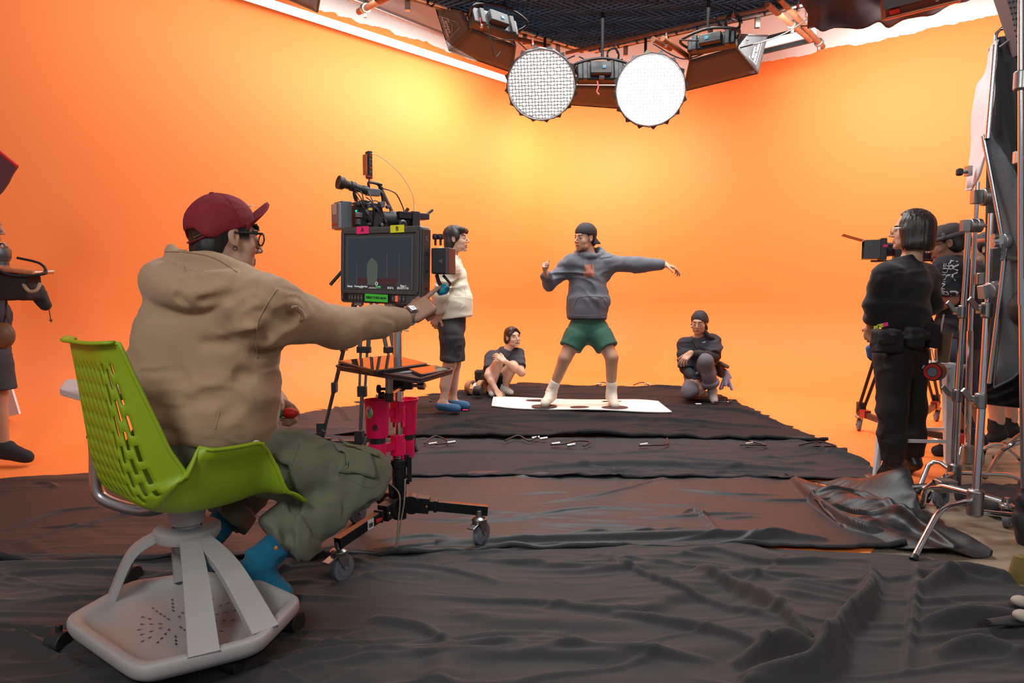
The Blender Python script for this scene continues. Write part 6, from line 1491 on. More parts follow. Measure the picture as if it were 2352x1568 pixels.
    b = MB(); b.tube([PY(1003, 632, 2.78), PY(1008, 648, 2.76), PY(1016, 662, 2.74)], .008, 8); b.tube([PY(1018, 632, 2.79), PY(1035, 652, 2.78), PY(1022, 668, 2.76)], .006, 8); b.build('support_arm', mat('black_gloss', (.01, .01, .01), .25), bx)
    S = Solid(); S.ell(PY(1014, 668, 2.74), V3(.022, .018, .016)); S.ell(PY(1024, 660, 2.74), V3(.012, .012, .012)); S.disp = wrinkle(.006, (50, 50, 50), 3); o = solid_obj('putty', S, .0035, mat('teal_putty', SR(0, 118, 140), .4), None); tag(o, 'teal lump under the black battery box', 'adhesive putty')
mon_stand()
# ================= camera on tripod ===================================================
def tripod():
    C = PY(850, 560, 4.85); z1 = PY(850, 540, 4.85)[2]; C = V3(C[0], C[1], 0)
    t = empty('camera_tripod', tuple(C), 'tall black two-stage tripod with a floor spreader behind the monitor', 'tripod')
    ft = [PZ(738, 1016, .03), PZ(826, 1036, .03), PZ(942, 1038, .03)]; P = lambda z: V3(C[0], C[1], z)
    car = mat('tripod_tube', (.07, .07, .07), .35, .5); top = P(z1-.30)
    for f in ft:
        d = nrm(V3(f[0]-C[0], f[1]-C[1], 0)); s_ = V3(-d[1], d[0], 0); a = top+d*.07; k = a+(f-a)*.42; k2 = a+(f-a)*.66
        lg = MB()
        for s in (-1, 1): lg.cyl(a+s_*.040*s, k+s_*.034*s, .011, n=10)
        L_ = lg.build('leg', car, t)
        b = MB()
        for s in (-1, 1): b.cyl(a+(k-a)*.6+s_*.026*s, k2+s_*.020*s, .009, n=10)
        b.cyl(k2-(f-a)*.02, f, .014, .012, n=12); b.build('lower_leg', car, L_)
        b = MB(); b.box(k, (.10, .035, .045), (s_, d, U_(1))); b.box(k2, (.065, .035, .075), (s_, d, U_(1))); b.box(a, (.11, .05, .06), (s_, d, U_(1))); b.build('leg_clamp', blackp, L_, bevel=.006)
        b = MB(); b.box(f+U_(.10), (.055, .055, .09), (s_, d, U_(1))); b.box(f+U_(.02)-d*.02, (.04, .10, .03), (s_, d, U_(1))); b.box(f+U_(.05)+s_*.035, (.02, .03, .11), (s_, nrm(d+U_(.6)), nrm(U_(1)-d*.6))); b.build('foot', blackp, L_, bevel=.005)
        b = MB(); b.bar(f+U_(.008), P(.04), .035, .018); b.build('spreader_arm', mat('spreader_brown', (.06, .035, .03), .5), t, bevel=.002)
    b = MB(); b.cyl(P(.02), P(.07), .04); b.build('spreader_hub', blackp, t)
    b = MB(); b.lathe(P(0), [(.085, z1-.33), (.095, z1-.30), (.095, z1-.26), (.06, z1-.25), (.05, z1-.20)], n=24); b.build('bowl', blackm, t)
    b = MB(); b.box(P(z1-.13), (.12, .13, .15)); b.lathe(P(z1-.13), [(.055, -.085), (.06, -.075), (.06, .075), (.055, .085)], (1, .3, 0), 24); b.build('fluid_head', blackm, t, bevel=.008)
    b = MB(); b.cyl(P(z1-.12)+V3(-.08, 0, 0), P(z1-.35)+V3(-.26, -.10, 0), .012, n=10); b.build('pan_handle', blackm, t)
    # camera
    u = nrm(V3(.78, .62, 0)); s_ = V3(u[1], -u[0], 0); zc = z1+.10; O = P(zc); K = lambda x, y, z: O+u*x+s_*y+U_(z)       # x forwards, y to the right
    cm = empty('cinema_camera', tuple(P(z1-.04)), 'rigged black cinema camera on the tripod above the monitor', 'camera')
    ax = (u, s_, U_(1)); bk = mat('camera_black', (.016, .016, .018), .5, bump=.3, bscale=200); gy = mat('camera_grey', (.09, .10, .11), .42)
    def bx(name, x, y, z, sx_, sy_, sz_, m=bk, p=cm, bev=.006): b = MB(); b.box(K(x, y, z), (sx_, sy_, sz_), ax); return b.build(name, m, p, bevel=bev)
    body = bx('body', -.03, 0, .02, .20, .13, .16); bx('baseplate', .0, 0, -.09, .34, .11, .03, gy); bx('tripod_plate', .05, 0, -.12, .26, .08, .03, bk)
    bt = bx('battery', -.20, 0, .02, .075, .13, .19, gy); bx('battery_back', -.245, 0, .015, .03, .12, .17, mat('battery_grey', (.20, .20, .21), .45)); b = MB(); b.box(K(-.262, 0, .06), (.002, .07, .07), ax); b.build('battery_label', mat('label_silver', (.45, .45, .46), .4), bt); b = MB(); b.box(K(-.262, 0, -.04), (.002, .08, .012), ax); b.build('battery_stripe', red, bt)
    rr = random.Random(5)
    for i in range(16):
        x = rr.uniform(-.13, .10); z = rr.uniform(-.06, .12); m_ = [bk, gy, steel, blackm][i % 4]; b = MB()
        if i % 3: b.box(K(x, .075, z), (rr.uniform(.02, .05), .03, rr.uniform(.015, .04)), ax)
        else: b.lathe(K(x, .07, z), [(.012, 0), (.014, .01), (.010, .03)], s_, 12)
        b.build('connector' if i % 3 == 0 else 'side_module', m_, body, bevel=.002)
    b = MB(); b.ball(K(-.145, .088, .05), .006, 6); b.build('status_light', mat('led_green', (0, .3, .1), .4, emit=(0, 1, .3), estr=3), body)
    b = MB(); b.box(K(-.04, .092, .07), (.03, .004, .016), ax); b.build('yellow_tag', mat('yellow_tape', (.7, .5, .03), .6), body)
    for z, nm in ((.155, 'top_plate'),): bx(nm, -.02, 0, z-.04, .20, .10, .015, gy)
    b = MB(); b.tube(spline([K(-.10, 0, .13), K(-.10, 0, .20), K(.08, 0, .21), K(.11, 0, .12)], 6), .013, 10); b.build('top_handle', blackm, cm, smooth=180)
    b = MB(); b.cyl(K(.10, -.02, .24), K(.22, -.02, .02), .013, n=12); b.build('support_tube', mat('tube_grey', (.14, .13, .13), .35, .5), cm)
    for y in (-.035, .035): b = MB(); b.cyl(K(-.18, y, -.06), K(.34, y, -.06), .009, n=10); b.build('rod', steel, cm)
    ln = MB(); ln.lathe(K(.08, 0, .02), [(.045, 0), (.055, .02), (.055, .07), (.062, .08), (.062, .14), (.055, .15), (.058, .21), (.05, .215)], u, 28); ln.build('lens', bk, cm)
    mb = MB(); mb.box(K(.33, 0, .02), (.06, .17, .13), ax); mb.build('matte_box', bk, cm, bevel=.006)
    b = MB(); b.lathe(K(.20, .085, -.02), [(.03, -.02), (.034, -.016), (.034, .03), (.02, .04)], s_, 16); b.box(K(.24, .06, .05), (.10, .05, .05), ax); b.cyl(K(.22, .07, .04), K(.27, .07, .10), .012); b.build('follow_focus', blackm, cm, bevel=.004)
    b = MB(); b.box(K(.38, .02, .055), (.14, .10, .045), ax); b.cyl(K(.42, .05, .06), K(.49, .05, .11), .010); b.build('lens_motor', bk, cm, bevel=.006)
    # viewfinder
    ev = MB(); e0 = K(-.24, .03, .24); e1 = K(-.02, .03, .20); dv = nrm(e1-e0); ev.lathe(e0, [(.022, .0), (.046, -.005), (.044, .03), (.030, .045), (.028, .08), (.034, .085), (.034, .12), (.026, .125), (.026, .17), (.03, .175), (.03, .21)], dv, 24); ev.build('viewfinder', bk, cm)
    b = MB(); b.lathe(e0, [(.0, .004), (.022, .004)], dv, 16, caps=False); b.build('eyepiece_glass', mat('dark_glass', (.004, .004, .005), .04, spec=1.0), cm); bx('viewfinder_block', .01, .03, .195, .10, .05, .05, gy)
    # video transmitter on a post
    b = MB(); b.cyl(K(.0, 0, .20), K(.0, 0, .30), .006); b.lathe(K(0, 0, .29), [(.02, 0), (.026, .008), (.026, .02), (.012, .03)], n=14); pb = b.build('transmitter_post', mat('rose_metal', (.35, .12, .12), .4, .7), cm)
    b = MB(); b.box(K(.0, 0, .395), (.030, .055, .17), ax); tx = b.build('transmitter', bk, cm, bevel=.004); b = MB(); b.box(K(-.030, 0, .385), (.010, .05, .14), ax); b.build('transmitter_fins', mat('copper_tint', (.4, .16, .1), .4, .7), tx)
    for i in range(5): b = MB(); b.box(K(.0, .029, .335+.028*i), (.012, .003, .010), ax); b.build('transmitter_port', [steel, red, gy][i % 3], tx)
    b = MB(); b.tube(spline([K(.0, .03, .46), K(.08, .04, .44), K(.22, .05, .34), K(.32, .05, .20), K(.34, .03, .07)], 8), .0028, 6); b.build('coax_cable', mat('pale_cable', (.5, .42, .36), .5), cm, smooth=180)
    for i in range(7):
        a_ = K(rr.uniform(-.16, -.05), .09, rr.uniform(.1, .2)); c_ = K(rr.uniform(-.1, .12), .10, rr.uniform(-.10, .02)); m_ = (a_+c_)/2+s_*.05+U_(rr.uniform(-.05, .08)); b = MB(); b.tube(spline([a_, m_, c_], 7), .004, 6); b.build('cable', blackp, cm, smooth=180)
    b = MB(); b.tube(spline([K(.10, .0, .26), K(.0, .0, .27), K(.0, .0, .22)], 5), .009, 8); b.tube(spline([K(.0, 0, .268), K(.06, 0, .262), K(.10, -.02, .235)], 4), .009, 8); b.ball(K(.10, -.02, .24), .018, 8); b.tube(spline([K(.10, -.02, .24), K(.19, .02, .21), K(.24, .03, .13), K(.25, .05, .07)], 5), .005, 6); b.build('articulating_arm', blackm, cm)
tripod()
# ================= the mat and the small things on the floor ===========================
def mat_and_bits():
    z = .036; Y = 1
    o = empty('dance_mat', tuple(PZ(1335, 932, z)), 'long white mat with dark oval spots under the posing person', 'mat')
    L_ = [PZ(1132, 914, z), PZ(1180, 914, z), PZ(1330, 918, z), PZ(1500, 921, z)]
    far = spline([PZ(1133, 913, z), PZ(1200, 915, z), PZ(1340, 918, z), PZ(1450, 920, z), PZ(1512, 922, z)], 10); near = spline([PZ(1129, 934, z), PZ(1200, 938, z), PZ(1340, 942, z), PZ(1450, 945, z), PZ(1543, 946, z)], 10)
    G = [[a*(1-t)+b_*t+U_(.006*math.sin(i*.25+t*2)+.004) for t in np.linspace(0, 1, 9)] for i, (a, b_) in enumerate(zip(far, near))]
    b = MB(); b.grid(G); b.build('sheet', mat('cream_foam', (.80, .74, .66), .7, bump=.1), o, smooth=180, solid=.012)
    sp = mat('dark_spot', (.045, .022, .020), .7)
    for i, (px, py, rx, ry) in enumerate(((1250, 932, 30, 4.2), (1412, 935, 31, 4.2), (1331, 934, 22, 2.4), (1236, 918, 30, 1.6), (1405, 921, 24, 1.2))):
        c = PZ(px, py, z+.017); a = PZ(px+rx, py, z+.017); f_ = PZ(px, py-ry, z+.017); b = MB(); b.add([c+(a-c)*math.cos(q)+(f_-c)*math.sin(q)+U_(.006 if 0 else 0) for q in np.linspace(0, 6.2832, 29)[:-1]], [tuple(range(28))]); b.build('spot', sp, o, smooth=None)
    b = MB(); b.bar(PZ(1310, 941, z+.018), PZ(1352, 940, z+.018), .02, .003); b.build('smile_mark', sp, o, smooth=None)
    # rolls of tape and a camera beside the crouching person
    tp = [('wide brown tape roll, leftmost of the cluster on the black fabric', 1082, 894, .075, mat('brown_tape', (.30, .16, .09), .5)), ('white tape roll in the middle of the cluster on the black fabric', 1096, 897, .06, mat('white_tape', (.7, .62, .55), .5)), ('tan tape roll at the right of the cluster on the black fabric', 1107, 893, .075, mat('tan_tape', (.38, .24, .14), .5))]
    for i, (lab, px, py, r, m_) in enumerate(tp):
        p = PZ(px, 905, .04)+U_(r); d = nrm(V3(.8, -.6, 0) if i != 1 else V3(.9, -.4, 0)); b = MB(); b.lathe(p, [(r*.72, -.03), (r, -.03), (r, .03), (r*.72, .03), (r*.72, -.03)], d, 28, caps=False); q = b.build('tape_roll', m_, None); tag(q, lab, 'tape roll')
    p = PZ(1098, 906, .05)+U_(.055)+V3(0, -.10, 0); b = MB(); b.lathe(p, [(.0, -.03), (.05, -.03), (.052, .0), (.048, .05), (.0, .052)], nrm(V3(.9, -.4, 0)), 24, caps=False); q = b.build('tape_roll', blackp); tag(q, 'black roll in front of the white tape roll beside the crouching person', 'tape roll')
    for i, (px, py, lab, c_) in enumerate(((1069, 941, 'small pink tape mark on the floor at the blue sock tip', SR(240, 40, 130)), (1604, 927, 'small white tag on the black fabric left of the kneeling foot', (.8, .8, .8)))):
        b = MB(); b.box(PZ(px, py, .045), (.05, .03, .004)); q = b.build('tape_mark', mat('mark_%d' % i, c_, .6), smooth=None); tag(q, lab, 'tape mark')
    b = MB(); b.box(PZ(672, 1006, .055), (.30, .06, .004)); q = b.build('tape_strip', mf, smooth=None); tag(q, 'orange tape strip on the dark fabric behind the knee', 'tape')
    # cables
    cb = mat('cable_black', (.02, .02, .02), .45); mt = mat('plug_metal', (.55, .53, .5), .3, .9)
    sets = [([(975, 1018), (1000, 1005), (1030, 1015), (1000, 1024)], [(985, 1020), (1028, 1017)], 'thin black cable with metal plugs, leftmost of those along the fabric seam'),
            ([(1160, 1012), (1190, 1004), (1215, 1012), (1235, 1006)], [(1222, 1006), (1240, 1008)], 'black cable tangle with silver plugs right of the stand, before the mat'),
            ([(1264, 1021), (1300, 1022), (1320, 1012), (1355, 1018), (1340, 1024)], [(1268, 1020), (1303, 1023)], 'black cable with white plugs in front of the mat centre'),
            ([(1468, 1023), (1495, 1026), (1530, 1020), (1532, 1010)], [(1470, 1022)], 'curled black cable right of the posing person\'s feet'),
            ([(1700, 1021), (1730, 1025), (1760, 1022), (1720, 1016)], [(1712, 1020)], 'black cable bundle by the right half of the fabric seam'),
            ([(1835, 1022), (1880, 1018), (1920, 1024), (1870, 1028)], [(1868, 1018)], 'black cable at the frayed right corner of the fabric'),
            ([(1370, 884), (1385, 880), (1400, 884), (1388, 888)], [(1371, 883)], 'small cable lying at the back edge behind the posing person'),
            ([(1455, 884), (1475, 880), (1490, 884)], [(1480, 882)], 'second small cable on the orange floor at the back edge'), ([(1640, 923), (1665, 926), (1680, 920)], [(1660, 925)], 'small cable beside the kneeling person\'s foot')]
    for pts, pl, lab in sets:
        z_ = .045; b = MB(); b.tube(spline([PZ(x, y, z_)+U_(.012*(i % 2)) for i, (x, y) in enumerate(pts)], 8), .006, 6); o_ = b.build('cable', cb, smooth=180); tag(o_, lab, 'cable', None)
        for x, y in pl: b = MB(); p = PZ(x, y, z_); b.cyl(p, p+V3(.055, .01, .006), .010, n=10); b.build('plug', mt, o_)
mat_and_bits()
# ================= overhead rig =======================================================
def rig():
    z = 4.0; Cn = PZ(1355, 113, z); e1 = nrm(PZ(985, -2, z)-Cn); e2 = nrm(PZ(1872, -2, z)-Cn); Ln = 5.2
    t = empty('overhead_canopy', tuple(Cn), 'large dark egg-crate canopy hanging overhead on a pipe frame', 'canopy')
    gm = mat('dark_grid_fabric', (.14, .22, .33), .7, var=.35, vscale=9)
    b = MB(); n = 82; h = .060; th = .0035
    for i in range(n+1):
        s_ = i/n*Ln
        for (o, d, q) in ((e1, e2, 0), (e2, e1, 1)):
            a = Cn+o*s_; m_ = 26; G = []
            for k in range(m_+1):
                p = a+d*Ln*k/m_; wv = .006*math.sin(k*1.7+i*.9); G.append([p+U_(-h/2+wv), p+U_(h/2)])
            b.grid(G)
    g = b.build('grid_cloth', gm, t, smooth=None); tag(g, kind='stuff') if False else None
    b = MB(); b.add([Cn+U_(.10), Cn+e1*Ln+U_(.10), Cn+(e1+e2)*Ln+U_(.10), Cn+e2*Ln+U_(.10)], [(0, 1, 2, 3)]); b.build('top_cloth', mat('black_top_cloth', (.012, .012, .014), .9), t, smooth=None, solid=.01)
    pm = mat('pale_pipe', (.62, .60, .58), .35, .3)
    for (a, c) in ((Cn-e2*.02, Cn+e1*Ln), (Cn-e1*.02, Cn+e2*Ln)):
        b = MB(); off = U_(-.02); b.cyl(a+off, c+off, .020, n=12); b.build('frame_pipe', pm, t)
        d = nrm(c-a); s_ = nrm(np.cross(d, U_(1))); s_ = s_ if s_[1] > 0 else -s_
        b = MB(); b.bar(a+s_*.09+U_(.02), c+s_*.09+U_(.02), .05, .07); b.build('truss_rail', mat('truss_dark', (.05, .045, .045), .5, .3), t, bevel=.004)
        b = MB()
        for k in range(22): p = a+d*(.12+.235*k)+off; b.tube([p+(U_(1)*math.cos(q)+s_*math.sin(q))*.027 for q in np.linspace(0, 6.28, 9)[:-1]], .008, 5, closed=True)
        x = b.build('tie_straps', blackp, t); x['kind'] = 'stuff'
        b = MB(); rr = random.Random(4)
        for k in range(9): p = a+d*(.4+.5*k)+s_*.10; b.box(p+U_(-.05), (.05, .05, .14)); 
        x = b.build('rail_brackets', steel, t, bevel=.004); x['kind'] = 'stuff'
    # round grid lights -------------------------------------------------------------
    def dome(c, n, r, strength, label, ee):
        n = nrm(n); x, y, _ = frame_from(n); o = empty('round_softbox', tuple(c), label, 'studio light', 'round grid softboxes')
        sil = mat('silver_black_skin', (.05, .05, .055), .45, .2); N_ = 16
        def ring(rr, d, k=1.0): return [c+n*d+(x*math.cos(2*math.pi*i/N_)+y*math.sin(2*math.pi*i/N_))*rr for i in range(N_)]
        rs_ = [ring(r*1.04, .02), ring(r*1.06, -.03), ring(r*.92, -.16), ring(r*.62, -.30), ring(r*.28, -.38)]
        b = MB(); b.grid([q+[q[0]] for q in rs_]); b.build('fabric_shell', sil, o, smooth=20, solid=.006)
        b = MB(); b.lathe(c-n*.62, [(.09, .0), (.11, .04), (.11, .20), (.14, .24)], n, 20); b.box(c-n*.70, (.20, .20, .16), (x, y, n)); b.build('lamp_head', blackm, o, bevel=.01)
        b = MB()
        for q in range(40):
            a = 2*math.pi*q/40
        b.lathe(c-n*.035, [(.0, 0), (r*.985, 0)], n, 48, caps=False); b.build('diffuser', mat('diffuser_%d' % strength, (.9, .9, .9), .6, emit=(1, .99, .97), estr=strength), o, smooth=None)
        gmx = mat('grid_strip_%d' % strength, ee, .6); sp = .0335; k = int(r/sp)+1; b = MB()
        for i in range(-k, k+1):
            u = i*sp
            if abs(u) >= r*.98: continue
            L_ = math.sqrt(r*r-u*u)*.985
            for (p_, q_) in ((x, y), (y, x)):
                m_ = 18; G = []
                for j in range(m_+1): s_ = -L_+2*L_*j/m_; wv = .0035*math.sin(j*1.9+i*2.3); G.append([c+p_*(u+wv)+q_*s_-n*.030, c+p_*(u+wv)+q_*s_+n*.016])
                b.grid(G)
        b.build('honeycomb_grid', gmx, o, smooth=None, solid=.0075)
        b = MB(); b.tube([c+(x*math.cos(a)+y*math.sin(a))*r*1.0+n*.012 for a in np.linspace(0, 2*math.pi, 49)[:-1]], .007, 6, closed=True); b.build('rim', mat('white_rim', (.6, .6, .6), .5), o)
        fl = mat('flap_black', (.02, .018, .018), .6)
        for i in range(N_):
            a0_ = 2*math.pi*i/N_; a1_ = 2*math.pi*(i+.62)/N_; am = (a0_+a1_)/2; P_ = lambda a, rr, d: c+(x*math.cos(a)+y*math.sin(a))*rr+n*d
            b = MB(); b.add([P_(a0_, r*1.03, .0), P_(a1_, r*1.03, .0), P_(am, r*1.14, -.03), P_(am, r*1.03, -.06)], [(0, 1, 2), (0, 2, 3), (1, 3, 2), (0, 3, 1)]); b.build('edge_tab', fl, o, smooth=None)
        b = MB(); b.cyl(c-n*.66, V3(*(c-n*.66)[:2], z-.05), .016); b.bar(c-n*.66-x*.13, c-n*.66+x*.13, .02, .03); b.build('yoke', blackm, o, bevel=.003)
        return o
    dome(PY(1243, 196, 7.25), (-.10, -.90, -.50), .345, 6, 'left of the two round grid softboxes under the canopy, its lower cells grey', (.32, .34, .33))
    dome(PY(1494, 207, 7.2), (-.10, -.97, -.22), .345, 16, 'right of the two round grid softboxes under the canopy, glaring pure white', (.75, .77, .78))  # strip colour made pale to paint in the bloom of this light
    # strip softboxes ---------------------------------------------------------------
    fab = mat('softbox_black_fabric', (.018, .024, .030), .7, bump=.5, bscale=30, sheen=.1); inner = mat('softbox_white', (.8, .8, .8), .6)
    def novab(front, back, label, logo=None, lampc=(.10, .13, .14)):
        F_ = [PY(*p) for p in front]; B_ = [PY(*p) for p in back]; c = sum(F_+B_)/8
        o = empty('box_softbox', tuple(c), label, 'studio light', 'rectangular fabric softboxes')
        b = MB(); fs = []
        for i in range(4):
            j = (i+1) % 4; G = []
            for u in np.linspace(0, 1, 9):
                row = []
                for v in np.linspace(0, 1, 7):
                    p = (F_[i]*(1-u)+F_[j]*u)*(1-v)+(B_[i]*(1-u)+B_[j]*u)*v; sag = math.sin(math.pi*u)*math.sin(math.pi*v)*.025
                    row.append(p+(c-p)*sag*1.6+nrm(c-p)*.004*math.sin(u*17+v*9))
                G.append(row)
            b.grid(G)
        b.build('fabric_sides', fab, o, smooth=30, solid=.008)
        b = MB()
        for i in range(4): b.cyl(F_[i], B_[i], .010, n=8); b.cyl(F_[i], F_[(i+1) % 4], .009, n=8)
        b.build('edge_piping', mat('piping_black', (.01, .01, .01), .6), o)
        nb = nrm(np.cross(B_[1]-B_[0], B_[3]-B_[0])); cb = sum(B_)/4; cf = sum(F_)/4; nb = nb if nb@(cb-cf) > 0 else -nb
        ux_ = nrm((B_[2]-B_[1])+(B_[3]-B_[0])); w_ = np.linalg.norm(B_[3]-B_[0]); uy_ = nrm(np.cross(nb, ux_)); hh = (np.linalg.norm(B_[1]-B_[0])+np.linalg.norm(B_[3]-B_[2]))/2
        b = MB(); b.box(cb+nb*.05, (w_*.95, hh*.9, .12), (ux_, uy_, nb)); L_ = b.build('lamp_panel', mat('lamp_teal_black_%d' % int(lampc[0]*100), tuple(q*.35 for q in lampc), .35, .4), o, bevel=.02)
        b = MB(); b.box(cb+nb*.14, (.22, hh*.6, .07), (ux_, uy_, nb)); b.box(cb+nb*.12+ux_*w_*.32, (.05, hh*1.0, .05), (ux_, uy_, nb)); b.box(cb+nb*.12-ux_*w_*.32, (.05, hh*1.0, .05), (ux_, uy_, nb)); b.build('control_unit', blackp, L_, bevel=.01)
        b = MB(); b.box(cb+nb*.18+ux_*.03, (.035, .03, .006), (ux_, uy_, nb)); b.build('display', mat('small_lcd', (.01, .02, .03), .3, emit=(.1, .6, .9), estr=.6), L_)
        b = MB(); b.tube(spline([cb+ux_*w_*.5+nb*.06, cb+ux_*w_*.54+nb*.22, cb+nb*.26+U_(.04), cb-ux_*w_*.54+nb*.22, cb-ux_*w_*.5+nb*.06], 5), .014, 8); b.cyl(cb+nb*.25+U_(.04), V3(*(cb+nb*.25)[:2], z-.02), .016); b.build('yoke', blackm, o)
        if logo:
            p, rt, upv = logo; p = PY(*p); rt = nrm(PY(*rt)-p); upv = nrm(PY(*upv)-p); n_ = nrm(np.cross(rt, upv)); tow = V3(0, 0, CAM_H)-p; wl = mat('logo_grey_white', (.5, .5, .48), .6)
            if n_@tow < 0: pass
            for tx, dy, hh_ in (('aputure', .012, .042), ('NOVA P600c', -.030, .038)): writing('softbox_logo', tx, hh_, p+upv*dy, rt, upv, wl, o, lift=.02, bold=.001)
            b = MB(); Pn = [p+rt*x_+upv*y_+n_*.02 for x_, y_ in ((-.13, -.06), (.13, -.06), (.05, .16), (-.01, .15), (-.13, -.06))]; b.tube(Pn, .002, 4); b.tube([p+rt*x_+upv*y_+n_*.02 for x_, y_ in ((-.08, .035), (.0, .08), (.08, .035))], .002, 4); b.build('logo_outline', wl, o)
        return o
    novab([(1000, 14, 7.35), (1032, 116, 7.35), (1176, 166, 7.9), (1172, 70, 7.9)], [(1062, 26, 6.95), (1085, 66, 6.95), (1184, 104, 7.3), (1172, 58, 7.3)], 'rectangular black softbox left of the round lights, aimed at the wall',
          ((1030, 62, 7.22), (1040, 92, 7.22), (1046, 56, 7.15)), (.16, .17, .18))
    novab([(1762, 82, 7.5), (1740, 168, 7.5), (1570, 209, 7.9), (1590, 120, 7.9)], [(1700, 80, 7.0), (1690, 108, 7.0), (1585, 138, 7.25), (1583, 92, 7.25)], 'rectangular black softbox right of the glaring round light',
          ((1730, 122, 7.32), (1738, 92, 7.35), (1712, 118, 7.28)), (.05, .07, .08))
    novab([(1312, 170, 8.1), (1308, 240, 8.0), (1430, 249, 8.0), (1432, 175, 8.1)], [(1322, 152, 7.5), (1320, 196, 7.45), (1432, 198, 7.45), (1432, 150, 7.5)], 'rectangular black softbox in the corner between the two round lights', None, (.05, .06, .06))
    novab([(560, -120, 6.4), (640, -12, 6.4), (729, 27, 6.8), (720, -80, 6.8)], [(640, -110, 6.0), (660, -60, 6.0), (740, -40, 6.3), (735, -90, 6.3)], 'black softbox corner cut off by the top edge, above the left wall')
    # pipes --------------------------------------------------------------------------
    def pipe(label, a, b_, r, m, name='scaffold_pipe', ext=()):
        o = empty(name, tuple(a), label, 'pipe'); b = MB(); b.cyl(a, b_, r, n=14); b.build('tube', m, o)
        for u in ext:
            p = a+(b_-a)*u; d = nrm(b_-a); b = MB(); b.lathe(p, [(r*1.5, -.03), (r*1.6, -.02), (r*1.6, .02), (r*1.5, .03)], d, 14); b.box(p+U_(-.045), (.03, .03, .08)); b.build('clamp', steel, o, bevel=.004)
        return o
    gp = mat('grey_pipe', (.28, .29, .30), .35, .7)
    pipe('grey scaffold pipe below the ceiling along the left wall', PY(800, -6, 6.9), PY(1060, 96, 8.4), .028, gp, ext=(.13,))
    pipe('short brown scaffold pipe crossing the grey pipe at top left', PY(824, 27, 6.8), PY(905, -14, 6.2), .03, rust, ext=(.2,))
    pipe('brown scaffold pipe running right above the right softbox', PY(1300, 122, 8.1), PY(1780, 14, 7.0), .020, rust)
    pipe('upper of two brown pipes slanting down at the top right', PY(1790, -4, 6.9), PY(1890, 108, 7.9), .030, rust, ext=(.9,))
    pipe('lower of two brown pipes slanting down at the top right', PY(1762, 10, 6.9), PY(1862, 92, 7.7), .030, rust, ext=(.55,))
    pipe('brown pipe slanting behind the right softbox lamp', PY(1522, 88, 7.2), PY(1585, 134, 7.8), .028, rust)
    pipe('second brown pipe slanting behind the right softbox', PY(1500, 90, 7.3), PY(1540, 112, 7.7), .028, rust)
    pipe('brown pipe end behind the left round light', PY(1180, 88, 7.5), PY(1262, 106, 8.0), .026, rust)
    o = empty('tube_light', tuple(PY(1815, 85, 7.8)), 'lit white tube light on a rail, upper right', 'tube light'); a, c = PY(1752, 102, 8.1), PY(1874, 72, 7.8)
    b = MB(); b.cyl(a, c, .042, n=16); b.build('tube', mat('tube_emit', (.9, .9, .9), .5, emit=(1, 1, 1), estr=1.6), o); b = MB(); b.bar(a+V3(0, .05, .065), c+V3(0, .05, .065), .05, .05); b.bar(a+V3(0, .0, -.085), c+V3(0, .0, -.085), .03, .05); b.build('rail', blackm, o)
    # clamps, cable coils and tags on the rail
    cg = 'hanging coils and clamps on the rig'
    def coil(label, px, py, Y, r, n_=4, m=blackp):
        o = empty('cable_coil', tuple(PY(px, py, Y)), label, 'cable'); b = MB(); c = PY(px, py, Y); rr = random.Random(px); pts = []
        for k in range(n_*10): a_ = 2*math.pi*k/10; q = r*(1+.18*rr.uniform(-1, 1)); pts.append(c+V3(math.cos(a_)*q, .02*rr.uniform(-1, 1), math.sin(a_)*q*1.2))
        b.tube(spline(pts, 3), .007, 5); b.build('loops', m, o); b = MB(); b.tube(spline([c+V3(0, 0, r), c+V3(.03, 0, r+.08), c+V3(.0, 0, z-c[2])], 4), .006, 5); b.build('tail', m, o)
    coil('coiled black cable hanging between the two round lights', 1408, 128, 7.5, .065); coil('large coiled black cable above the right softbox', 1683, 55, 7.0, .075, 5); coil('small cable coil at the top left end of the canopy', 990, 4, 6.9, .035, 2)
    for lab, px, py, Y, col, sz in (('yellow clamp above the glaring round light', 1530, 94, 7.3, (.75, .45, .02), .05), ('red handle on the left softbox rail', 1106, 50, 6.9, (.7, .06, .05), .045), ('red safety clip above the right softbox', 1684, 38, 6.9, (.7, .05, .04), .03),
                                   ('red ribbon tag on the canopy edge at top right', 1833, 16, 6.6, (.75, .05, .04), .03), ('red clip above the left round light', 1224, 98, 7.4, (.7, .1, .06), .03)):
        o = empty('rig_clamp', tuple(PY(px, py, Y)), lab, 'clamp', None); c = PY(px, py, Y); b = MB(); b.box(c, (sz*.7, .03, sz*1.6), (nrm(V3(1, 0, .2)), V3(0, 1, 0), nrm(V3(-.2, 0, 1)))); b.build('jaw', mat('clamp_%d' % px, col, .5), o, bevel=.006); b = MB(); b.cyl(c+U_(sz*.5), c+U_(sz*1.6), .008); b.lathe(c-U_(sz), [(.016, -.01), (.02, 0), (.016, .02)], n=10); b.build('screw', steel, o)
    b = MB(); b.tube(spline([PY(1372, 186, 7.3), PY(1374, 200, 7.3), PY(1371, 210, 7.3), PY(1376, 217, 7.3)], 4), .008, 6); tag(b.build('ribbon', mat('pink_red_ribbon', (.75, .10, .09), .6)), 'red ribbon dangling under the middle softbox', 'ribbon')
    b = MB(); b.box(PY(1382, 178, 7.28), (.055, .03, .03)); b.box(PY(1382, 178, 7.255), (.022, .01, .022)); tag(b.build('plug_box', mat('plug_black', (.02, .02, .02), .4), bevel=.004), 'small black socket box under the middle softbox', 'socket')
    rr = random.Random(8)
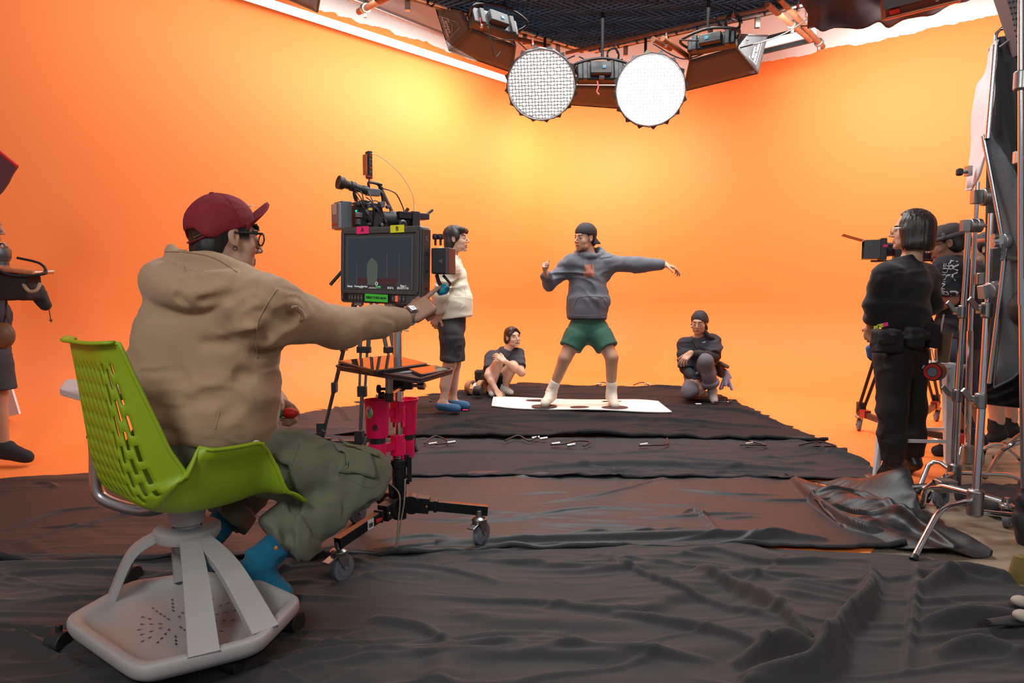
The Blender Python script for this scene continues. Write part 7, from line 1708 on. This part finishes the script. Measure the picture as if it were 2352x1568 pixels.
    for k, (x0, y0, x1, y1, Y) in enumerate([(1060, 42, 1180, 92, 6.95), (1190, 96, 1320, 128, 7.4), (1560, 92, 1700, 60, 7.0), (1500, 100, 1640, 112, 7.1), (1640, 40, 1720, 92, 6.95), (1700, 110, 1900, 10, 6.9), (1120, 60, 1150, 118, 6.9), (1330, 130, 1430, 136, 7.4), (1840, 60, 1960, -20, 6.6)]):
        a_, c = PY(x0, y0, Y), PY(x1, y1, Y+.2); m_ = (a_+c)/2-U_(rr.uniform(.05, .16)); b = MB(); b.tube(spline([a_, m_, c], 8), .007, 5)
        tag(b.build('cable', blackp, smooth=180), ['black cable sagging over the left softbox lamp', 'black cable above the left round light', 'thin black cable over the right softbox lamp', 'black cable sagging behind the glaring round light', 'thin cable dropping from the coil above the right softbox', 'long black cable from the right softbox up to the drape', 'black cable dropping in front of the left softbox', 'black cable above the middle softbox', 'black cable crossing the dark red drape'][k], 'cable')
    # drape and panel at the top right
    S_ = []
    top = spline([PY(1828, -20, 6.0), PY(1900, -30, 6.0), PY(2060, -40, 5.9), PY(2260, -40, 5.8)], 14); bot = spline([PY(1862, 48, 6.2), PY(1888, 68, 6.2), PY(1985, 66, 6.15), PY(2080, 46, 6.1), PY(2200, 8, 6.0), PY(2260, -20, 5.9)], 9)
    n_ = 43; T_ = [top[int(i*(len(top)-1)/(n_-1))] for i in range(n_)]; B_ = [bot[int(i*(len(bot)-1)/(n_-1))] for i in range(n_)]
    G = [[T_[i]*(1-v)+B_[i]*v+V3(0, .06*math.sin(v*7+i*.25)*(v)+.03*math.sin(i*.6), .02*math.sin(i*.9+v*3)) for v in np.linspace(0, 1, 16)] for i in range(n_)]
    b = MB(); b.grid(G); tag(b.build('drape', mat('wine_black_drape', (.07, .035, .035), .8, bump=.5, bscale=120), smooth=180, solid=.01), 'dark wine-coloured drape sagging from the rig at the top right', 'drape')
    o = empty('panel_light', tuple(PY(2110, 10, 5.6)), 'flat light panel numbered 5 cut off by the top edge over the drape', 'studio light'); A = [PY(2034, 44, 5.6), PY(2204, 2, 5.3), PY(2200, -40, 5.2), PY(2030, -10, 5.5)]
    b = MB(); b.prism(A, V3(.02, .10, .02)); b.build('panel_body', mat('panel_red_brown', (.10, .03, .022), .45), o, bevel=.006); b = MB(); b.cyl(A[0]+V3(0, -.01, 0), A[1]+V3(0, -.01, 0), .014); b.build('edge_rail', mat('copper_edge', (.6, .22, .10), .35, .6), o)
    n2 = nrm(np.cross(A[1]-A[0], A[3]-A[0])); n2 = n2 if n2[1] < 0 else -n2; x2 = nrm(A[1]-A[0]); y2 = nrm(np.cross(n2, x2)); q = (A[0]+A[1]+A[2]+A[3])/4; b = MB(); b.box(q+n2*.01-x2*.12+y2*.05, (.26, .10, .01), (x2, y2, n2)); b.build('panel_window', mat('panel_window', (.10, .15, .17), .25), o)
    writing('panel_number', '5', .055, A[0]*.28+A[1]*.72+y2*.06, x2, y2, white, o, lift=.012); b = MB(); b.box(A[0]*.86+A[1]*.14+y2*.045+n2*.01, (.07, .035, .006), (x2, y2, n2)); b.build('red_sticker', red, o)
    # perforated metal post corner at top right
    b = MB(); A = [PY(2302, -30, 3.6), PY(2352, 120, 3.6), PY(2420, 120, 3.6), PY(2420, -30, 3.6)]; b.prism(A, V3(0, .08, 0)); o = b.build('perforated_panel', mat('perforated_grey', (.16, .14, .14), .6)); tag(o, 'grey perforated metal panel in the top right corner', 'panel')
    b = MB(); x2 = V3(1, 0, 0)
    for i in range(9):
        for j in range(5): p = PY(2318+j*9+i*2.6, 6+i*13-j*2, 3.597); p = p+V3(0, -.003, 0); b.lathe(p, [(.0, 0), (.0055, 0)], (0, -1, 0), 8, caps=False)
    x = b.build('holes', blackp, o, smooth=None); x['kind'] = 'stuff'
rig()
# ================= right side: stands, flags, stool, second camera =========================
def grip(parent, c, ax, r=.034, m=steel, handle=True, big=False):
    """grip head: two discs on the axis ax with a T-handle"""
    ax = nrm(ax); x, y, _ = frame_from(ax); b = MB(); b.lathe(c, [(r*.8, -.030), (r, -.026), (r, -.006), (r*.9, -.003), (r*.9, .003), (r, .006), (r, .026), (r*.8, .030)], ax, 20); b.box(c-ax*.050, (.034, .06, .040), (x, y, ax)); g = b.build('grip_head', m, parent, bevel=.002)
    if handle: b = MB(); b.cyl(c+ax*.03, c+ax*.075, .009); b.build('handle_bolt', steel, g); b = MB(); b.box(c+ax*.088, (.022, .085 if not big else .10, .026), (x, y, ax)); b.build('t_handle', blackp, g, bevel=.007)
    return g
def collar(parent, c, u, side, r=.018):
    u = nrm(u); side = nrm(side); b = MB(); b.lathe(c, [(r*1.15, -.035), (r*1.35, -.03), (r*1.35, .03), (r*1.15, .035)], u, 18); b.box(c+side*.03, (.025, .04, .035), frame_from(side)); k = b.build('collar', steel, parent, bevel=.002)
    b = MB(); e = c+side*.05; b.cyl(c+side*.03, e, .008); v = nrm(side+u*.5); b.bar(e-v*.0+u*.0, e+v*.055+u*.02, .012, .026); b.build('wing_knob', mat('zinc_steel', (.42, .41, .38), .3, 1), k, bevel=.003)
def cstand(label, base, segs, collars=(), legs=(), grips=(), name='light_stand'):
    """base: hub point; segs: [(a, b, r)]; legs: list of polylines"""
    t = empty(name, tuple(V3(base[0], base[1], 0)), label, 'light stand')
    for a, c, r in segs: b = MB(); b.cyl(a, c, r, n=18); b.build('pole', chrome, t)
    b = MB(); b.lathe(base, [(.026, -.07), (.034, -.06), (.034, .045), (.026, .055)], n=18)
    if legs: b.build('leg_hub', steel, t, bevel=.003)
    for L_ in legs:
        P_ = [np.asarray(p, float) for p in L_]; Q = []
        for i, p in enumerate(P_):
            if 0 < i < len(P_)-1: Q += [p+nrm(P_[i-1]-p)*.06, p+nrm(P_[i-1]-p)*.02+nrm(P_[i+1]-p)*.02, p+nrm(P_[i+1]-p)*.06]
            else: Q.append(p)
        b = MB(); b.tube(Q, .0125, 12); lg = b.build('leg', chrome, t, smooth=60); b = MB(); e = Q[-1]; d = nrm(Q[-1]-Q[-2]); b.cyl(e-d*.02, e+d*.004, .015); b.build('leg_tip', blackp, lg)
    for c, u, s_ in collars: collar(t, c, u, s_)
    for g in grips: grip(t, *g)
    return t
def right_side():
    q = PY; UPz = V3(0, 0, 1)
    # front stand
    B1 = q(2240, 1150, 3.02)
    cstand('chrome stand nearest the viewer with a bent leg resting on the fabric', B1, [(B1-UPz*.05, q(2256, 905, 3.06), .0175), (q(2256, 905, 3.06), q(2268, 700, 3.10), .015), (q(2268, 700, 3.10), q(2276, 490, 3.12), .0115)],
           [(q(2252, 920, 3.05), UPz, (-1, -.2, .1)), (q(2267, 712, 3.09), UPz, (-1, -.2, .1))],
           [[B1+V3(-.02, 0, .0), q(2160, 1166, 2.88), PZ(2104, 1288, .02)+V3(0, .02, 0)], [B1+V3(.02, 0, -.05), q(2352, 1186, 3.02), q(2430, 1300, 3.05)], [B1+V3(-.01, .02, .03), q(2140, 1110, 3.22), q(2128, 1120, 3.25), q(2118, 1175, 3.42)*V3(1, 1, 0)+UPz*.02]],
           [(q(2270, 452, 3.12), V3(1, -.1, 0), .040, steel, True, True), (q(2282, 665, 3.1), V3(1, .2, .2), .036, mat('pale_zinc', (.5, .5, .49), .35, .8), True)])
    B2 = q(2192, 1086, 3.62)
    cstand('chrome stand directly behind the nearest one, with a grip head level with the flat cap', B2, [(B2-UPz*.04, q(2200, 905, 3.62), .0185), (q(2200, 905, 3.62), q(2212, 712, 3.62), .016), (q(2212, 712, 3.62), q(2224, 535, 3.62), .0150)],
           [(q(2199, 908, 3.62), UPz, (-1, -.2, .1)), (q(2211, 716, 3.62), UPz, (-1, -.2, .1))],
           [[B2, q(2140, 1048, 3.75), PZ(2108, 1130, .02)], [B2, q(2330, 1090, 3.7), q(2400, 1150, 3.75)], [B2, q(2170, 1092, 3.45), PZ(2128, 1150, .02)]],
           [(q(2240, 518, 3.60), V3(1, -.1, 0), .036, steel, True, True)])
    B3 = q(2222, 1040, 4.25)
    cstand('chrome stand with a yellow band at its foot, behind the two front stands', B3, [(B3-UPz*.06, q(2228, 760, 4.2), .018), (q(2228, 760, 4.2), q(2245, 418, 4.2), .014)], [(q(2252, 640, 4.15), UPz, (1, 0, 0))],
           [[B3, q(2212, 1010, 4.2), PZ(2200, 1078, .02)], [B3, q(2300, 1015, 4.35), q(2345, 1040, 4.4)*V3(1, 1, 0)+UPz*.02], [B3, q(2130, 1002, 4.5), q(2108, 1030, 4.55)*V3(1, 1, 0)+UPz*.02]])
    B4 = q(2400, 1000, 3.5)
    cstand('chrome stand cut off by the right edge with bent legs reaching into view', B4, [(B4, q(2420, 300, 3.5), .016)], (),
           [[B4, q(2310, 1024, 3.45), PZ(2262, 1095, .02)], [B4+UPz*.05, q(2340, 1000, 3.9), PZ(2285, 1050, .02)], [B4, q(2440, 1050, 3.3), q(2450, 1200, 3.3)*V3(1, 1, 0)]])
    cstand('slender chrome pole at the far right edge rising to the top', q(2344, 700, 2.6), [(q(2344, 700, 2.6), q(2344, -40, 2.6), .009), (q(2352, 1120, 2.6), q(2346, 640, 2.6), .011)], [(q(2345, 185, 2.6), UPz, (1, 0, 0))])
    # arms and grips on their own (grip arms)
    o = empty('grip_arm', tuple(q(2310, 552, 3.0)), 'slanting chrome grip arm with a pale grip head holding the grey flag', 'grip arm')
    b = MB(); b.cyl(q(2258, 312, 3.05), q(2302, 545, 3.0), .008); b.cyl(q(2312, 560, 3.0), q(2272, 880, 3.04), .0095); b.build('rod', chrome, o); grip(o, q(2318, 552, 3.0), V3(1, -.1, .1), .034, mat('pale_zinc', (.5, .5, .49), .35, .8), False)
    b = MB()
    for dy in (-9, 9): b.lathe(q(2288, 552+dy, 2.99), [(.008, -.006), (.012, -.006), (.012, .012), (.008, .012)], (-1, 0, 0), 12)
    b.build('rod_sockets', steel, o); b = MB(); b.bar(q(2335, 560, 2.98), q(2352, 545, 2.98), .012, .026); b.build('wing_knob', steel, o, bevel=.003)
    # knob left of the white board
    o = empty('board_knob', tuple(q(2210, 395, 3.2)), 'small black knob sticking out left of the white board', 'knob'); b = MB(); b.cyl(q(2208, 395, 3.2), q(2226, 393, 3.2), .008); b.box(q(2224, 393, 3.2), (.02, .03, .045)); b.build('bolt', steel, o); b = MB(); b.box(q(2204, 395, 3.2), (.028, .024, .034)); b.build('grip', blackp, o, bevel=.008)
    # white bounce board
    def sheetobj(name, label, cat, left, right, m, bulge=V3(0, 0, 0), n=14, sol=.006, extra=None, nn='cloth'):
        o = empty(name, tuple(q(*left[0])), label, cat); Lp = spline([q(*p) for p in left], 6); Rp = spline([q(*p) for p in right], 6); k = min(len(Lp), len(Rp))
        G = []
        for i in range(24):
            u = i/23; a = Lp[int(u*(len(Lp)-1))]; c = Rp[int(u*(len(Rp)-1))]; G.append([a*(1-v)+c*v+bulge*math.sin(math.pi*v)+V3(0, .006*math.sin(i*.9+v*11), 0) for v in np.linspace(0, 1, n)])
        b = MB(); b.grid(G); b.build(nn, m, o, smooth=180, solid=sol)
        b = MB(); b.tube([G[i][0] for i in range(24)]+[G[-1][j] for j in range(n)]+[G[i][-1] for i in range(23, -1, -1)]+[G[0][j] for j in range(n-1, -1, -1)], .005, 6); b.build('seam_edge', m, o); return o
    wb = mat('bounce_white', (.86, .82, .82), .7)
    o = sheetobj('bounce_board', 'tall white bounce board on a chrome rod at the right', 'reflector', [(2280, 103, 3.3), (2262, 170, 3.3), (2240, 215, 3.3), (2232, 320, 3.3), (2222, 436, 3.3)], [(2285, 104, 3.05), (2282, 200, 3.05), (2272, 300, 3.05), (2258, 380, 3.1), (2230, 436, 3.25)], wb, V3(-.02, -.05, 0))
    b = MB(); b.cyl(q(2286, 103, 3.03), q(2268, 318, 3.03), .010); b.build('rod', chrome, o)
    gf = mat('grey_flag_cloth', (.10, .115, .125), .85, bump=.4, bscale=120); bf = mat('black_flag_cloth', (.035, .037, .038), .9, bump=.5, bscale=120)
    o = sheetobj('grey_flag', 'grey cloth flag slung from the slanting chrome arm', 'flag', [(2258, 312, 3.06), (2272, 400, 3.05), (2300, 545, 3.05), (2298, 700, 3.06), (2286, 890, 3.1)], [(2264, 314, 3.1), (2330, 400, 2.95), (2352, 560, 2.9), (2380, 700, 2.9), (2380, 800, 2.95)], gf, V3(0, -.04, 0))
    b = MB(); b.tube([q(2316, 592, 2.98), q(2330, 594, 2.95), q(2360, 595, 2.93)], .010, 8); b.tube([q(2303, 560, 2.97), q(2308, 580, 2.97), q(2300, 598, 2.97)], .006, 6); b.build('flag_seam', gf, o)
    o = empty('overhead_frame_flag', tuple(q(2310, 600, 3.75)), 'big dark cloth frame with a chrome tube top at the right edge', 'flag'); A = [q(2274, 108, 3.75), q(2292, 72, 3.75), q(2440, 58, 3.5), q(2440, 830, 3.5), q(2262, 925, 3.75)]
    A = [q(2276, 112, 3.75), q(2296, 84, 3.75), q(2440, 66, 3.5), q(2440, 940, 3.5), q(2262, 926, 3.75)]
    b = MB(); b.prism(A, V3(.0, .02, 0)); b.build('cloth', bf, o, smooth=None); b = MB(); b.tube([q(2284, 110, 3.73), q(2288, 78, 3.73), q(2300, 66, 3.72), q(2440, 50, 3.5)], .010, 8); b.cyl(q(2296, 108, 3.70), q(2352, 66, 3.62), .006); b.cyl(q(2274, 112, 3.73), q(2270, 300, 3.73), .010); b.build('frame_tube', chrome, o, smooth=60)
    b = MB(); b.cyl(q(2286, 130, 3.735), q(2286, 900, 3.735), .004); b.build('stitch_line', mat('stitch_grey', (.08, .08, .08), .8), o)
    o = empty('bull_clip', tuple(q(2334, 360, 3.5)), 'pale clamp on the dark frame at the right edge', 'clamp'); b = MB(); b.box(q(2335, 362, 3.55), (.028, .03, .065)); b.cyl(q(2340, 362, 3.55), q(2352, 362, 3.55), .010); b.build('jaw', mat('pale_zinc', (.5, .5, .49), .35, .8), o, bevel=.006)
    o = sheetobj('black_flag', 'black cloth panel hanging low behind the chrome stands', 'flag', [(2262, 880, 3.5), (2262, 900, 3.5), (2263, 926, 3.5)], [(2400, 800, 3.4), (2400, 870, 3.4), (2400, 940, 3.4)], mat('deep_black_cloth', (.010, .010, .011), .9), V3(0, -.02, 0))
    # stool --------------------------------------------------------------------------
    Cz = .66; sc_ = PZ(2105, 832, .66); t = empty('metal_stool', tuple(V3(sc_[0], sc_[1]+.0, 0)), 'white metal stool with tapered legs behind the person in black', 'stool')
    wm = mat('white_enamel', (.62, .64, .66), .35); tp = [q(2196, 838, 3.95), q(2050, 836, 3.95), q(2060, 834, 4.25), q(2180, 834, 4.25)]; ft = [q(2180, 1072, 3.92)*V3(1, 1, 0), q(2010, 1066, 3.95)*V3(1, 1, 0), q(2038, 1030, 4.38)*V3(1, 1, 0), q(2175, 1030, 4.38)*V3(1, 1, 0)]
    ctr = sum(tp)/4; b = MB(); b.prism([ctr+V3(x, y, -.01) for x, y in rrect(.36, .33, .06, 5)], UPz*.018); b.build('seat', wm, t, bevel=.006)
    for a, f_ in zip(tp, ft):
        d = nrm(f_-a); s1 = nrm(V3(1, .3, 0)); s2 = nrm(np.cross(d, s1)); b = MB(); vs = []
        for p, w_ in ((a, .036), (a*.5+f_*.5, .028), (f_, .014)): vs.append([p+s1*w_+s2*w_*.6, p-s1*w_+s2*w_*.6, p-s1*w_-s2*w_*.6, p+s1*w_-s2*w_*.6, p+s1*w_+s2*w_*.6])
        b.grid(vs); lg = b.build('leg', wm, t, bevel=.003); b = MB(); b.cyl(f_, f_+UPz*.02, .018); b.build('foot_cap', white, lg)
    for i in range(4): a = tp[i]*.35+ft[i]*.65; c = tp[(i+1) % 4]*.35+ft[(i+1) % 4]*.65; b = MB(); b.bar(a, c, .012, .02); b.build('crossbar', wm, t, bevel=.002)
    b = MB(); b.lathe(q(2166, 832, 4.0), [(.030, 0), (.042, .16), (.045, .165), (.045, .175), (.0, .178)], n=24); o = b.build('takeaway_cup', mat('clear_brown_cup', (.16, .10, .06), .2), smooth=40); tag(o, 'takeaway cup standing on the white stool', 'cup'); b = MB(); b.cyl(q(2161, 760, 4.0), q(2168, 722, 3.98), .005); b.build('straw', mat('straw_pink', (.65, .5, .48), .5), o)
    # second camera on its dolly ----------------------------------------------------
    C = q(2085, 620, 4.75); t = empty('dolly_tripod', tuple(V3(C[0], C[1], 0)), 'black tripod on a wheeled spreader behind the person in black', 'tripod')
    P = lambda z: V3(C[0], C[1], z); hub = P(1.15); cst = [PZ(1972, 990, 0), PZ(2150, 968, 0), V3(C[0]+.25, C[1]-.45, 0)]
    for i, f_ in enumerate(cst):
        d = nrm(f_-P(0)); s_ = V3(-d[1], d[0], 0); e = f_-d*.02+UPz*.17; b = MB()
        for k in (-1, 1): b.cyl(hub+s_*.04*k+d*.05, e+s_*.02*k, .012, n=10)
        b.build('leg', blackm, t); castor(t, f_+UPz*.006, V3(.3, 1, 0), .050, brake=False); b = MB(); b.bar(P(.16), f_+UPz*.15, .035, .045); b.build('dolly_arm', mat('dolly_brown', (.05, .03, .025), .4, .3), t, bevel=.003); b = MB(); b.box(f_+UPz*.19-d*.03, (.05, .07, .10), (s_, d, UPz)); b.box(f_+UPz*.16-d*.10, (.05, .10, .06), (s_, d, UPz), 1); b.build('arm_bracket', [blackp, mat('red_anodised', (.35, .02, .015), .4, .3)], t, bevel=.004)
    b = MB(); b.cyl(P(1.12), P(1.26), .06); b.box(P(1.30), (.12, .12, .12)); b.build('fluid_head', blackm, t, bevel=.008)
    cm = empty('second_camera', tuple(q(2085, 590, 4.75)), 'black camera with matte box and raised red-brown top flag, behind the bob-haired person', 'camera')
    u = nrm(V3(-.93, .36, 0)); s_ = V3(u[1], -u[0], 0); O = q(2075, 572, 4.75); K = lambda x, y, z: O+u*x+s_*y+UPz*z; ax = (u, s_, UPz)
    def bx(nm, x, y, z, a, c, e, m=blackp): b = MB(); b.box(K(x, y, z), (a, c, e), ax); return b.build(nm, m, cm, bevel=.005)
    bx('body', -.05, 0, 0, .22, .13, .15); bx('battery', -.22, 0, -.01, .09, .12, .17); bx('top_handle', -.05, 0, .12, .16, .03, .03)
    b = MB(); b.lathe(K(.05, 0, 0), [(.045, 0), (.05, .05), (.055, .10), (.05, .15)], u, 24); b.build('lens', blackp, cm)
    b = MB(); x0, x1 = .15, .25; 
    for z_, y_, a, c in ((.062, 0, .15, .006), (-.062, 0, .15, .006)): b.box(K(.20, 0, z_), (.10, a, c), ax)
    for y_ in (-.075, .075): b.box(K(.20, y_, 0), (.10, .006, .13), ax)
    b.box(K(.155, 0, 0), (.01, .15, .13), ax); b.build('matte_box', mat('matte_grey', (.05, .05, .052), .5), cm, bevel=.002); bx('matte_box_mount', .13, 0, .0, .04, .16, .15); bx('pink_mark', .12, -.084, .02, .03, .004, .02, mat('pink_gaffer', SR(215, 35, 100), .6))
    b = MB(); a = K(.255, -.085, .064); c = K(.255, .085, .064); b.add([a, c, c+u*.13+UPz*.045, a+u*.13+UPz*.045], [(0, 1, 2, 3)]); b.build('top_flag', mat('flag_red_brown', (.09, .03, .025), .5), cm, smooth=None, solid=.003)
    b = MB(); b.cyl(K(.20, 0, -.08), K(-.30, 0, -.08), .008); b.cyl(K(.1, .03, -.08), K(.1, .03, -.14), .008); b.build('rods', steel, cm)
    # odds and ends at the right floor edge
    b = MB(); b.bar(q(2225, 1100, 3.5)*V3(1, 1, 0)+UPz*.05, q(2400, 1072, 3.5)*V3(1, 1, 0)+UPz*.05, .05, .04); o = b.build('metal_bar', dsteel, bevel=.006); tag(o, 'dark metal bar lying on the floor at the right edge', 'bar')
    S = Solid(); c = PZ(2320, 1150, .05); S.box(c, V3(.20, .16, .05), None, .045); S.box(c+V3(.02, -.10, .0), V3(.18, .06, .035), None, .03); S.disp = wrinkle(.018, (10, 10, 14), 6); o = solid_obj('sandbag', S, .008, mat('sandbag_black', (.018, .020, .024), .7, bump=.3)); tag(o, 'black sandbag slumped on the stand legs at the right edge', 'sandbag')
    o = empty('rolling_stand', tuple(PZ(2200, 1160, 0)), 'steel castered stand base behind the front chrome stand', 'stand'); castor(o, PZ(2160, 1165, .0), V3(.9, .4, 0), .052); b = MB(); b.cyl(q(2096, 1118, 3.3), q(2175, 1112, 3.25), .013); b.cyl(q(2160, 1110, 3.25), q(2300, 1150, 3.1), .013); b.build('base_tube', chrome, o); b = MB(); b.box(q(2172, 1115, 3.25), (.09, .06, .06)); b.build('joint', steel, o, bevel=.008)
    o = empty('single_caster', tuple(PZ(2310, 1215, 0)), 'small black caster under the dark bar near the right edge', 'dolly'); castor(o, PZ(2312, 1210, 0), V3(.6, .6, 0), .045, brake=False)  # a single caster, no dolly belongs to it
    S = Solid(); p = PZ(2352, 1250, 0); S.cap(p+UPz*.10, p+V3(.02, 0, .32), .05, .04); S.ell(p+V3(.03, 0, .06), V3(.06, .06, .10)); S.disp = wrinkle(.01, (14, 14, 14), 2); o = solid_obj('cloth_bundle', S, .007, blackp); tag(o, 'black bundled cloth hanging at the right edge', 'cloth')
    b = MB(); b.lathe(PZ(2340, 1335, .0), [(.0, .0), (.03, 0), (.034, .03), (.03, .06), (.02, .10), (.0, .11)], n=18); o = b.build('sponge_ball', mat('mustard_foam', (.16, .12, .03), .8)); tag(o, 'mustard coloured knob on the fabric at the right edge', 'knob')
    for i, (px, py, lab) in enumerate(((2335, 1392, 'upper of two dark tool handles with pale round ends at the right edge'), (2340, 1425, 'lower of two dark tool handles with pale round ends at the right edge'))):
        o = empty('hand_tool', tuple(PZ(px, py, .05)), lab, 'tool'); a = PZ(px-70, py+4, .05); c = PZ(px+40, py-4, .05); b = MB(); b.tube([a, a*.5+c*.5, c], [.016, .024, .024], 12, flat=.6); b.build('grip', mat('dark_rubber_grip', (.03, .03, .03), .6), o, smooth=60); b = MB(); b.ball(PZ(px+8, py-12, .08), V3(.028, .024, .018), 10); b.build('round_end', mat('pale_clay', (.36, .32, .26), .7), o)
    # left edge: red net flag
    o = empty('red_flag', tuple(q(10, 400, 4.2)), 'red-edged dark net flag poking in at the left edge', 'flag'); A = [q(-60, 300, 4.2), q(40, 382, 4.2), q(28, 400, 4.2), q(18, 420, 4.2), q(4, 440, 4.2), q(-60, 500, 4.2)]
    b = MB(); b.prism(A, V3(0, .012, 0)); b.build('net', mat('maroon_net', (.13, .035, .04), .7, var=.3, vscale=30), o, smooth=None); b = MB(); b.tube([A[0], A[1]], .010, 8); b.build('red_edge', mat('bright_red', (.65, .01, .02), .5), o)
    b = MB(); b.box(q(16, 905, 4.9), (.10, .02, .32), (nrm(V3(1, 0, .25)), V3(0, 1, 0), nrm(V3(-.25, 0, 1)))); o = b.build('paper_sheet', white, smooth=None); tag(o, 'white sheet corner behind the calf at the left edge', 'paper')
    a = q(628, 948, 3.9); b = MB(); b.bar(V3(a[0], a[1], a[2]+.02), q(642, 1010, 3.9), .03, .015); b.bar(q(642, 1010, 3.9), q(648, 1060, 3.9), .03, .015); o = b.build('folding_stand', mat('grey_leg', (.16, .16, .17), .4, .5), bevel=.002); tag(o, 'thin grey metal stand upright behind the seated person\'s hand', 'stand')
right_side()
